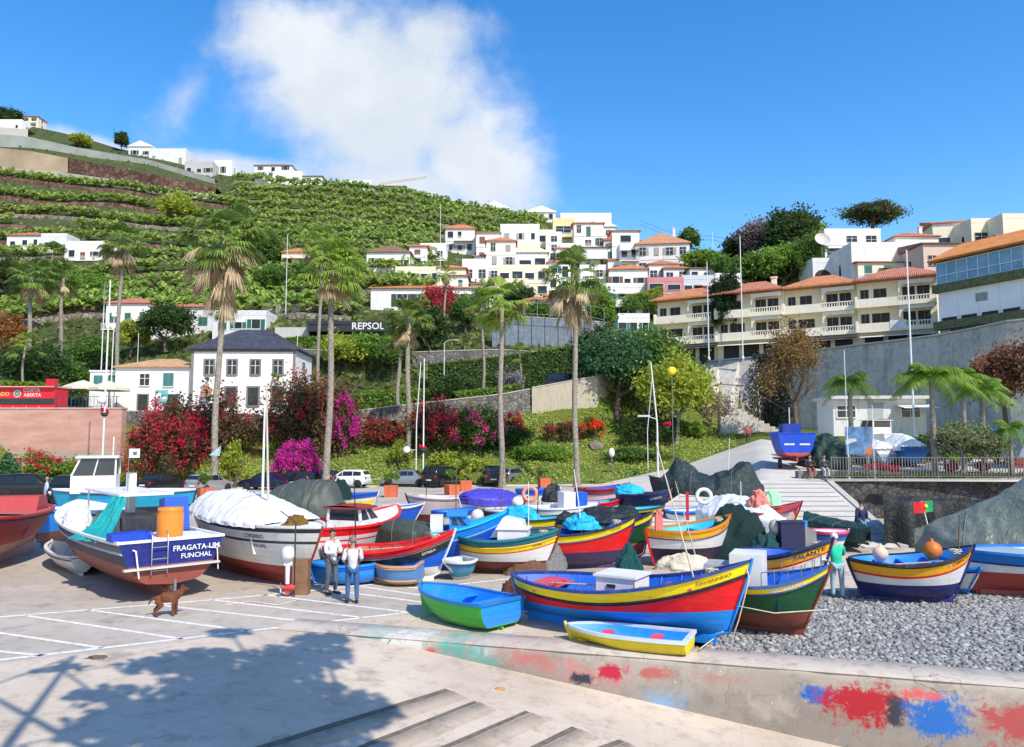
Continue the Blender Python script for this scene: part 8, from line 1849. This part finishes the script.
for ri,(kf,p0,p1,skip) in enumerate(ROWS):
    px=p0; lg=[]
    while px<p1:
        u=ucol(px); kk=kf+.035*mnoise.noise(Vector((px*.012,ri*1.7,0)))+.02*math.sin(px*.013+ri); Y,z0=terr(u,kk); X=u*Y; z0+=1.0*mnoise.noise(Vector((X*.05,Y*.05,0)))
        lg.append((X,Y,z0)); px+=1.15*768/Y*g.uniform(.8,1.25)
        if mnoise.noise(Vector((px*.015,kf*4,9)))<skip: continue
        for rep in range(2):
            Yq=Y+g.uniform(.2,2.6); Xq=X+g.uniform(-.5,.5); hh=g.uniform(1.0,2.3); z=z0+(Yq-Y)*.35+.3
            for q in range(7):
                a=g.uniform(0,6.283); e=g.uniform(.0,1.25); L_=2.3*g.uniform(.7,1.15); W=.36*g.uniform(.8,1.3)
                d=np.array([math.cos(a)*math.cos(e),math.sin(a)*math.cos(e),math.sin(e)]); s=np.array([-math.sin(a),math.cos(a),0])
                p0_=np.array([Xq,Yq,z+hh]); p1_=p0_+d*L_*.55; p2_=p1_+np.array([d[0],d[1],-.45-d[2]*.2])*L_*.5
                VB+=[p0_-s*W*.3,p0_+s*W*.3,p1_+s*W,p1_-s*W, p1_-s*W,p1_+s*W,p2_+s*W*.25,p2_-s*W*.25]
    led.append(lg)
VB=np.array(VB); tag(np_mesh('banana_plants',VB,np.arange(len(VB)).reshape(-1,4),BAN),'rows of banana plants on the terraces covering the left and central hill','banana plants',kind='stuff')
leds=[stone_mat('red_earth_wall',(.12,.06,.045),(.2,.12,.1),(.06,.03,.02),.6),stone_mat('grey_terrace_stone',(.16,.13,.10),(.30,.26,.21),(.07,.06,.05),1.2)]
for i,lg in enumerate(led):
    pos='left part of the banana hill, counted from below' if i<12 else 'central banana hill, counted from below'
    nmb=['lowest','second','third','fourth','fifth','sixth','seventh','eighth','ninth','tenth','eleventh','twelfth','thirteenth','fourteenth','fifteenth','sixteenth','seventeenth','highest'][i if i<12 else i-12]
    root=thing('terrace_wall',nmb+' terrace wall on the '+pos,'terrace wall',(0,0,0),0,'terrace walls of the banana hill')
    b=MB(); b.grid([[(X,Y-1.0,z-1.1),(X,Y-.9,z+.45+.25*mnoise.noise(Vector((X*.3,i,0)))),(X,Y+1.4,z+.75)] for X,Y,z in lg],True); b.build('stone_face',leds[0 if (i%3 and i<12) else 1],root)
# general ground cover: weeds on the grassy bank and hill
g=np.random.default_rng(8); P=[];
for i in range(34000):
    u=g.uniform(CU[1]-.05,ucol(735)); kf=g.uniform(1.0,2.9); Y,z=terr(u,kf); P.append((u*Y,Y,z+.05+.16*g.random()))
V=leafquads(np.array(P),.15,g,-.7,2.2); tag(np_mesh('bank_weeds',V,np.arange(len(V)).reshape(-1,4),leafmat((.13,.22,.03),(.40,.44,.12),'weeds')),'rough grass and weeds on the green bank behind the parked cars','grass',kind='stuff')
P=[]
for i in range(30000):
    u=g.uniform(CU[0],CU[-1]); kf=g.uniform(4.2,8.95); Y,z=terr(u,kf); X=u*Y; P.append((X,Y,z+1.0*mnoise.noise(Vector((X*.05,Y*.05,0)))+.3*g.random()))
V=leafquads(np.array(P),.9,g,-.3,1.3); tag(np_mesh('hill_scrub',V,np.arange(len(V)).reshape(-1,4),leafmat((.045,.08,.02),(.2,.22,.07),'scrub')),'low scrub growing over the hillside','scrub',kind='stuff')
# rocks on the bank
for i,(px,py,Y,s,lab) in enumerate(((402,462,76,.9,'grey-brown boulder on the bank, lowest of the three'),(408,452,78,.7,'grey-brown boulder on the bank, middle of the three'),(595,455,79,.8,'pale boulder at the edge of the shaded bank'),(413,444,79,.7,'grey-brown boulder on the bank, highest of the three'))):
    p=at(px,py,Y); v=iv*(1+.2*np.random.default_rng(i).uniform(-1,1,(len(iv),1)))*np.array([s*1.3,s,s*.8]); o=np_mesh('boulder',v,iff,M((.2,.17,.14),.95,.4,2,.5,name='rock'),smooth=False); o.location=(p.x,Y,TZ(p.x,Y)+.2); tag(o,lab,'boulder')
# terrace planting: red flowers, grass strip
for px,w_,lab in ((876,40,'long bed of dark red flowers under the white covered boats'),(948,16,'short bed of dark red flowers right of the tall feather palm'),(978,14,'short bed of dark red flowers among the olive trees')):
    X=(px-512)/768*44.2; root=thing('flower_bed',lab,'flower bed',(X,44.2,2.1)); ww=w_/768*44.2/2
    b=MB(); b.box(-ww,ww,-.4,.4,0,.25); b.build('kerb',M((.2,.12,.1),.9,.3,3,name='brick_kerb'),root); leafball('flowers',(0,0,.5),(ww,.4,.35),1500,.13,leafmat((.2,.01,.03),(.5,.04,.08),'petals'),root,seed=px,shell=.2)
P=[]
for i in range(9000):
    px=g.uniform(830,1060); Y=g.uniform(42.6,46.5); X=(px-512)/768*Y; P.append((X,Y,2.13+.12*g.random()))
V=leafquads(np.array(P),.16,g,-.6,1.8); tag(np_mesh('terrace_grass',V,np.arange(len(V)).reshape(-1,4),leafmat((.05,.08,.02),(.14,.18,.04),'grass')),'strip of grass behind the railing on the terrace','grass',kind='stuff')
# tree casting the shadow on the slipway: it stands behind the photographer
st_=thing('broadleaf_tree','large tree beside the slipway whose shadow falls across the concrete','tree',(6.8,-4.5,0)); b=MB()
def shp(gx,gy,z): # point at height z whose shadow lands on ground (gx,gy)
    k=z/math.tan(SUN_EL); return Vector((gx+SUN_AZ_FROM.x*k,gy+SUN_AZ_FROM.y*k,z))
lim=[]
blobs=[(235,690,1.25,11.5,1.0),(300,655,.9,11.8,1.),(180,715,1.2,11.2,.9),(330,700,1.0,11.4,.9),(120,725,.8,10.8,.8),(200,660,.8,11.6,.8),(255,728,1.1,11,.9),(318,640,.55,12,.9),(150,665,.55,11.5,.5),(230,632,.4,12.2,.6),(100,695,.5,11,.5),(270,675,.8,11.5,.9),(370,705,.5,11.5,.7),(190,745,1.0,10.6,.8),(350,735,.6,11,.6),(60,668,.35,11,.35)]
for px,py,rr_,z,dn in blobs:
    p=gz(px,py,0); c=shp(p.x,p.y,z); lim.append((c,rr_,dn))
root_t=Vector((6.8,-4.5,0))
fork=Vector((4.6,-.6,8.0)); loc0=Vector(st_.location)
b.tube([Vector((0,0,-.2)),Vector((-.3,.8,3)),Vector((-1.2,2.4,6)),fork-root_t],[.42,.34,.28,.22],10)
for c,rr_,dn in lim: 
    m_=(fork+c)/2+Vector((0,0,.3)); b.tube([fork-root_t,m_-root_t,c-root_t],[.12,.07,.025],6)
for pa_,pb_,r0 in ((( 2,752,11.0),(74,656,11.8),.09),((-20,690,11.6),(74,656,11.8),.05),((20,745,11.2),(120,724,11.2),.05)):
    A_=gz(*pa_[:2],0); B_2=gz(*pb_[:2],0); A_=shp(A_.x,A_.y,pa_[2]); B_2=shp(B_2.x,B_2.y,pb_[2]); b.tube([fork-root_t,(fork*.4+A_*.6)-root_t+Vector((0,0,.5)),A_-root_t,B_2-root_t],[.12,.09,r0,r0*.5],6)
b.build('trunk',bark,st_)
g2=np.random.default_rng(77); P=[]
for c,rr_,dn in lim:
    n=int(560*dn*rr_**1.6); q=g2.normal(size=(n,3)); q/=np.linalg.norm(q,axis=1,keepdims=True); q*=(g2.random((n,1))**.45)*rr_*np.array([1.25,1.0,.6]); P.append(q+np.array(c-root_t))
V=leafquads(np.concatenate(P),.26,g2,.2,1.3); np_mesh('crown',V,np.arange(len(V)).reshape(-1,4),LG,st_)
# ---------------------------------------------------------------- lamps, poles, signs
LPG='white lamp posts around the harbour'
o=lamp_post('white lamp post with globe and red flower basket in front of the pink wall',101,492,62,280,0,'plain',.09); o['group']=LPG; basket(o,6.0)
b=MB(); b.lathe([(.001,0)]+[(.35*math.sin(a),.35-.35*math.cos(a)) for a in [math.pi*i/8 for i in range(1,8)]]+[(.001,.7)],14,(-.1,-.3,7.0)); b.build('globe',M((.85,.85,.83),.3,.03,2,name='opal_glass'),o)
o=lamp_post('dark lamp post with white globe left of the tallest palm',110,412,80,318,None,'globe',.07)
o=lamp_post('slim white flagpole-like post beside the shaggy palm with a red basket',423,487,68,358,0,'plain',.08); basket(o,3.0)
o=lamp_post('white post left of the slim flagpole with an oval mirror',416,470,72,362,0,'plain',.07,lean=.35)
b=MB(); b.lathe([(.001,0),(.35,.03),(.36,.06),(.001,.08)],14); b.v=[tuple(Matrix.Rotation(R(60),4,'X')@Vector(v)+Vector((-.9,0,3.2))) for v in b.v]; b.build('mirror',M((.75,.78,.8),.2,.05,2,name='mirror_glass'),o); b=MB(); b.tube([(0,0,3.2),(-.9,0,3.2)],.03,5); b.build('arm',pole_m,o)
o=lamp_post('white curved street lamp above the hedge garden',444,385,95,343,None,'arm',.07)
o=lamp_post('tall white street lamp with arm beside the slate-roofed house',296,400,86,328,None,'plain',.06)
o=lamp_post('short white street lamp on the road wall by the minibus',590,381,88,352,None,'arm',.07)
o=lamp_post('leaning white lamp post among the broad trees',658,478,70,362,0,'plain',.10,lean=-.5); basket(o,5.0,side=.9)
b=MB(); b.cbox((-1.2,0,6.3),(1.1,.25,.16)); b.build('lamp_head',M((.6,.6,.6),.5,name='lamp_housing'),o); b=MB(); b.tube([(0,0,6.0),(-1.0,0,6.3)],.04,5); b.build('arm',pole_m,o)
o=lamp_post('thin white pole left of the leaning lamp',648,470,74,380,0,'plain',.05,lean=.5)
o=lamp_post('tall white flagpole left of the dark conifer',709,362,97,262,14.2,'plain',.09); o=lamp_post('tall white flagpole right of the dark conifer',743,360,96,236,14.2,'plain',.09)
o=lamp_post('tall pale lamp post rising in front of the apartment block',916,470,60,250,3.0,'plain',.09)
o=lamp_post('white pole in front of the grey wall left of the spiky palm',847,430,62,350,3.2,'plain',.05)
o=lamp_post('thin dark post at the railing, left of the two',849,482,42.2,372,2.1,'plain',.03); o=lamp_post('thin dark post at the railing, right of the two',875,482,42.2,405,2.1,'plain',.03)
o=lamp_post('slim utility pole on the slope left of the farmhouse',286,300,118,235,None,'plain',.07); o=lamp_post('slim utility pole among the bananas by the left end house',440,290,140,205,None,'plain',.07)
o=lamp_post('utility pole on the skyline right of the white villa',713,262,150,232,None,'plain',.10); o=lamp_post('utility mast with crossbars on the skyline beside the grey tree',769,262,148,228,None,'plain',.12)
b=MB()
for z in (.5,1.0): h_=at(769,228,148).z-TZ(at(769,262,148).x,148); b.box(-1.2,1.2,-.05,.05,h_-z-.06,h_-z+.06)
b.build('crossbars',M((.3,.3,.3),.5,name='grey_metal'),o)
o=lamp_post('thin pole left of the white restaurant',136,400,88,333,None,'plain',.05); o=lamp_post('brown wooden pole left of the double lamp post',100,395,94,282,None,'plain',.09); 
# overhead wires
w_=thing('overhead_wires','overhead wires sagging between the skyline poles right of the villa','wires',(0,0,0))
for k,(a,c) in enumerate((((640,220,170),(713,236,150)),((713,236,150),(769,230,148)),((769,230,148),(840,240,138)),((640,224,170),(713,240,150)),((713,240,150),(769,234,148)))):
    A=at(*a); B_=at(*c); b=MB(); b.tube([A.lerp(B_,t/8)-Vector((0,0,1.2*math.sin(math.pi*t/8))) for t in range(9)],.03,4); b.build('wire',blackm,w_)
# construction crane on ridge
cr=thing('tower_crane','thin pale construction crane jib on the ridge','crane',at(385,192,232)); cm=M((.6,.5,.45),.5,.1,2,name='crane_paint')
b=MB(); b.bar((0,0,-6),(0,0,3.2),.5); b.build('mast',cm,cr); b=MB(); b.bar((-2,0,2.4),(13,0,4.6),.22); b.bar((-2,0,2.9),(13,0,5.0),.12)
for i in range(12): b.bar((-2+i*1.25,0,2.4+i*.183),(-1.4+i*1.25,0,2.95+i*.183),.08)
b.build('jib',cm,cr)
# yellow ball in tree = round yellow sign; blue-white round sign
sg=thing('road_sign','round yellow sign on a pole above the yellow-green tree','road sign',(at(673,440,75).x,75,1)); zt=at(673,371,75).z-1
b=MB(); b.tube([(0,0,0),(0,0,zt)],.04,6); b.build('pole',steel,sg); b=MB(); b.lathe([(.001,-.05),(.42,-.05),(.42,.05),(.001,.05)],20); b.v=[tuple(Matrix.Rotation(R(90),4,'X')@Vector(v)+Vector((0,-.1,zt))) for v in b.v]; b.build('disc',M((.9,.65,.01),.5,name='sign_yellow'),sg)
# small oval no-entry style sign by the planter and notice board
sg=thing('road_sign','round white sign on a thin pole beside the pale shrub in its red planter','road sign',(at(612,480,70).x,70,0)); b=MB(); b.tube([(0,0,0),(0,0,3.1)],.035,6); b.build('pole',steel,sg)
b=MB(); b.lathe([(.001,-.02),(.42,-.02),(.42,.02),(.001,.02)],20); b.v=[tuple(Matrix.Rotation(R(90),4,'X')@Vector((v[0]*.6,v[1],v[2]))+Vector((0,-.06,3.0))) for v in b.v]; b.build('disc',whitem,sg)
nb_=thing('notice_board','pale grey notice board on posts above the broad trees','notice board',at(609,368,90)); b=MB(); b.box(-.9,.9,-.05,.05,.6,2.6); b.build('panel',M((.45,.5,.52),.5,.1,2,name='panel'),nb_)
for x in (-.7,.7): b=MB(); b.box(x-.06,x+.06,.055,.15,-3.0,2.6); b.build('post',steel,nb_)
# advertising board on the terrace: generic blue sea picture with orange bow
bb=thing('billboard','picture billboard of blue sea with an orange corner on the terrace','billboard',(at(859,455,45).x,45,2.2)); b=MB(); 
for x in (-.55,.55): b.box(x-.05,x+.05,0,.1,0,1.2)
b.build('posts',steel,bb); b=MB(); b.box(-.78,.78,-.04,0,1.15,2.75); pa=b.build('panel',M((.10,.22,.42),.4,.8,1.6,name='sea_picture'),bb)
b=MB(); b.add([(.2,-.045,1.16),(.77,-.045,1.16),(.77,-.045,1.75)],[(0,1,2)]); b.build('picture_corner',M((.6,.16,.05),.5,.4,4,name='orange_print'),pa)
b=MB(); b.add([(-.77,-.046,1.7),(-.1,-.046,1.95),(-.2,-.046,2.1),(-.77,-.046,2.0)],[(0,1,2,3)]); b.build('picture_cloud',M((.5,.55,.6),.5,.3,4,name='pale_print'),pa)
# railing of the terrace
A=Vector((RTOP.x+.3,41.95,2.1)); railing('long grey metal railing on top of the basalt wall',A,(36,41.95,2.1),1.15,.16,M((.14,.13,.12),.6,.2,3,name='railing_paint'),postevery=12,r=.02)
# red planter boxes
PG='orange planter boxes on the harbour yard'
for k,(px,py,pl,lab) in enumerate(((391,497,0,'orange planter box left of the slim flagpole'),(466,491,1,'orange planter box below the pale yellow shrub row'),(544,488,0,'orange planter box left of the tall palm with straw skirt'),(616,482,2,'orange planter box with a pale flowering shrub near the white sign'),(452,496,0,'small orange planter half hidden beside the black off-road car'),(205,500,3,'tall red post-like planter beside the tallest palm'))):
    p=gz(px,py,0); r_=thing('planter_box',lab,'planter',p,R(8*k),PG); s=.42
    b=MB(); b.prism([(-s,0),(s,0),(s*1.12,.85),(-s*1.12,.85)],-s,s); b.build('box',M((.62,.14,.06),.8,.2,2,.1,name='terracotta'),r_)
    leafball('plant',(0,0,1.35),(.6,.6,.6) if pl!=2 else (.9,.8,1.0),500,.16,[LG2,LY,leafmat((.35,.33,.2),(.6,.55,.4),'pale_flowers'),LG][pl],r_,seed=k)
    b=MB(); b.tube([(0,0,.8),(.05,0,1.6)],.03,5); b.build('stem',bark,r_)
# pole with signs at the left boats, small flags
fp=thing('flag','pale blue pennant on a cane among the boats left of the tallest palm','flag',gz(203,520,0)+Vector((0,2,0))); b=MB(); b.tube([(-.9,0,1.0),(.1,0,3.9)],.02,5); b.build('cane',woodm,fp); b=MB(); b.add([(.1,0,3.9),(-.55,-.05,3.35),(.0,0,3.3)],[(0,1,2)]); b.build('cloth',cloth((.45,.65,.75),.8),fp)
# debris on the ground
g=random.Random(5)
deb=M((.12,.09,.06),.95,.4,9,.4,name='dry_debris')
for i,(px,py,s,lab) in enumerate(((96,658,.14,'small heap of dry debris on the near parking line'),(338,627,.08,'tiny heap of dry debris beside the parking line, near the dog shadow'),(500,664,.08,'small orange-brown stone at the foot of the painted wall'),(606,646,.12,'pale scrap of rope on the wall beside the yellow dinghy'))):
    c=gz(px,py,0); m_=deb if i<2 else (M((.5,.25,.08),.8,name='stone') if i==2 else M((.6,.58,.52),.8,name='scrap'))
    heap('debris' if i<2 else ('stone' if i==2 else 'rope_scrap'),lab,'debris',(c.x,c.y,0.0 if i!=2 else slz((c-P0).dot(UD))) if i!=3 else (c.x,c.y,.03),(s*1.4,s*.7,s*.35),m_,70+i,k=.6,n=8)
P=[]
for i in range(420):
    x=g.gauss(0,1); px=g.uniform(-10,600); py=g.uniform(598,640); p=gz(px,py,0)
    P.append((p.x,p.y,.012))
# mooring ropes lying on the yard
for i,(pts,lab) in enumerate((([(225,606),(250,602),(278,606),(300,600)],'pale rope lying on the yard behind the dog'),([(390,640),(410,622),(440,612),(470,612)],'thin rope lying by the green dinghy'),([(700,655),(720,640),(735,625),(732,606)],'mooring rope trailing over the cobbles at the red boat bow'))):
    b=MB(); b.tube([gz(*p,0)+Vector((0,0,.02 if i<2 else .12)) for p in pts],.014,5); tag(b.build('rope',ropem),lab,'rope')
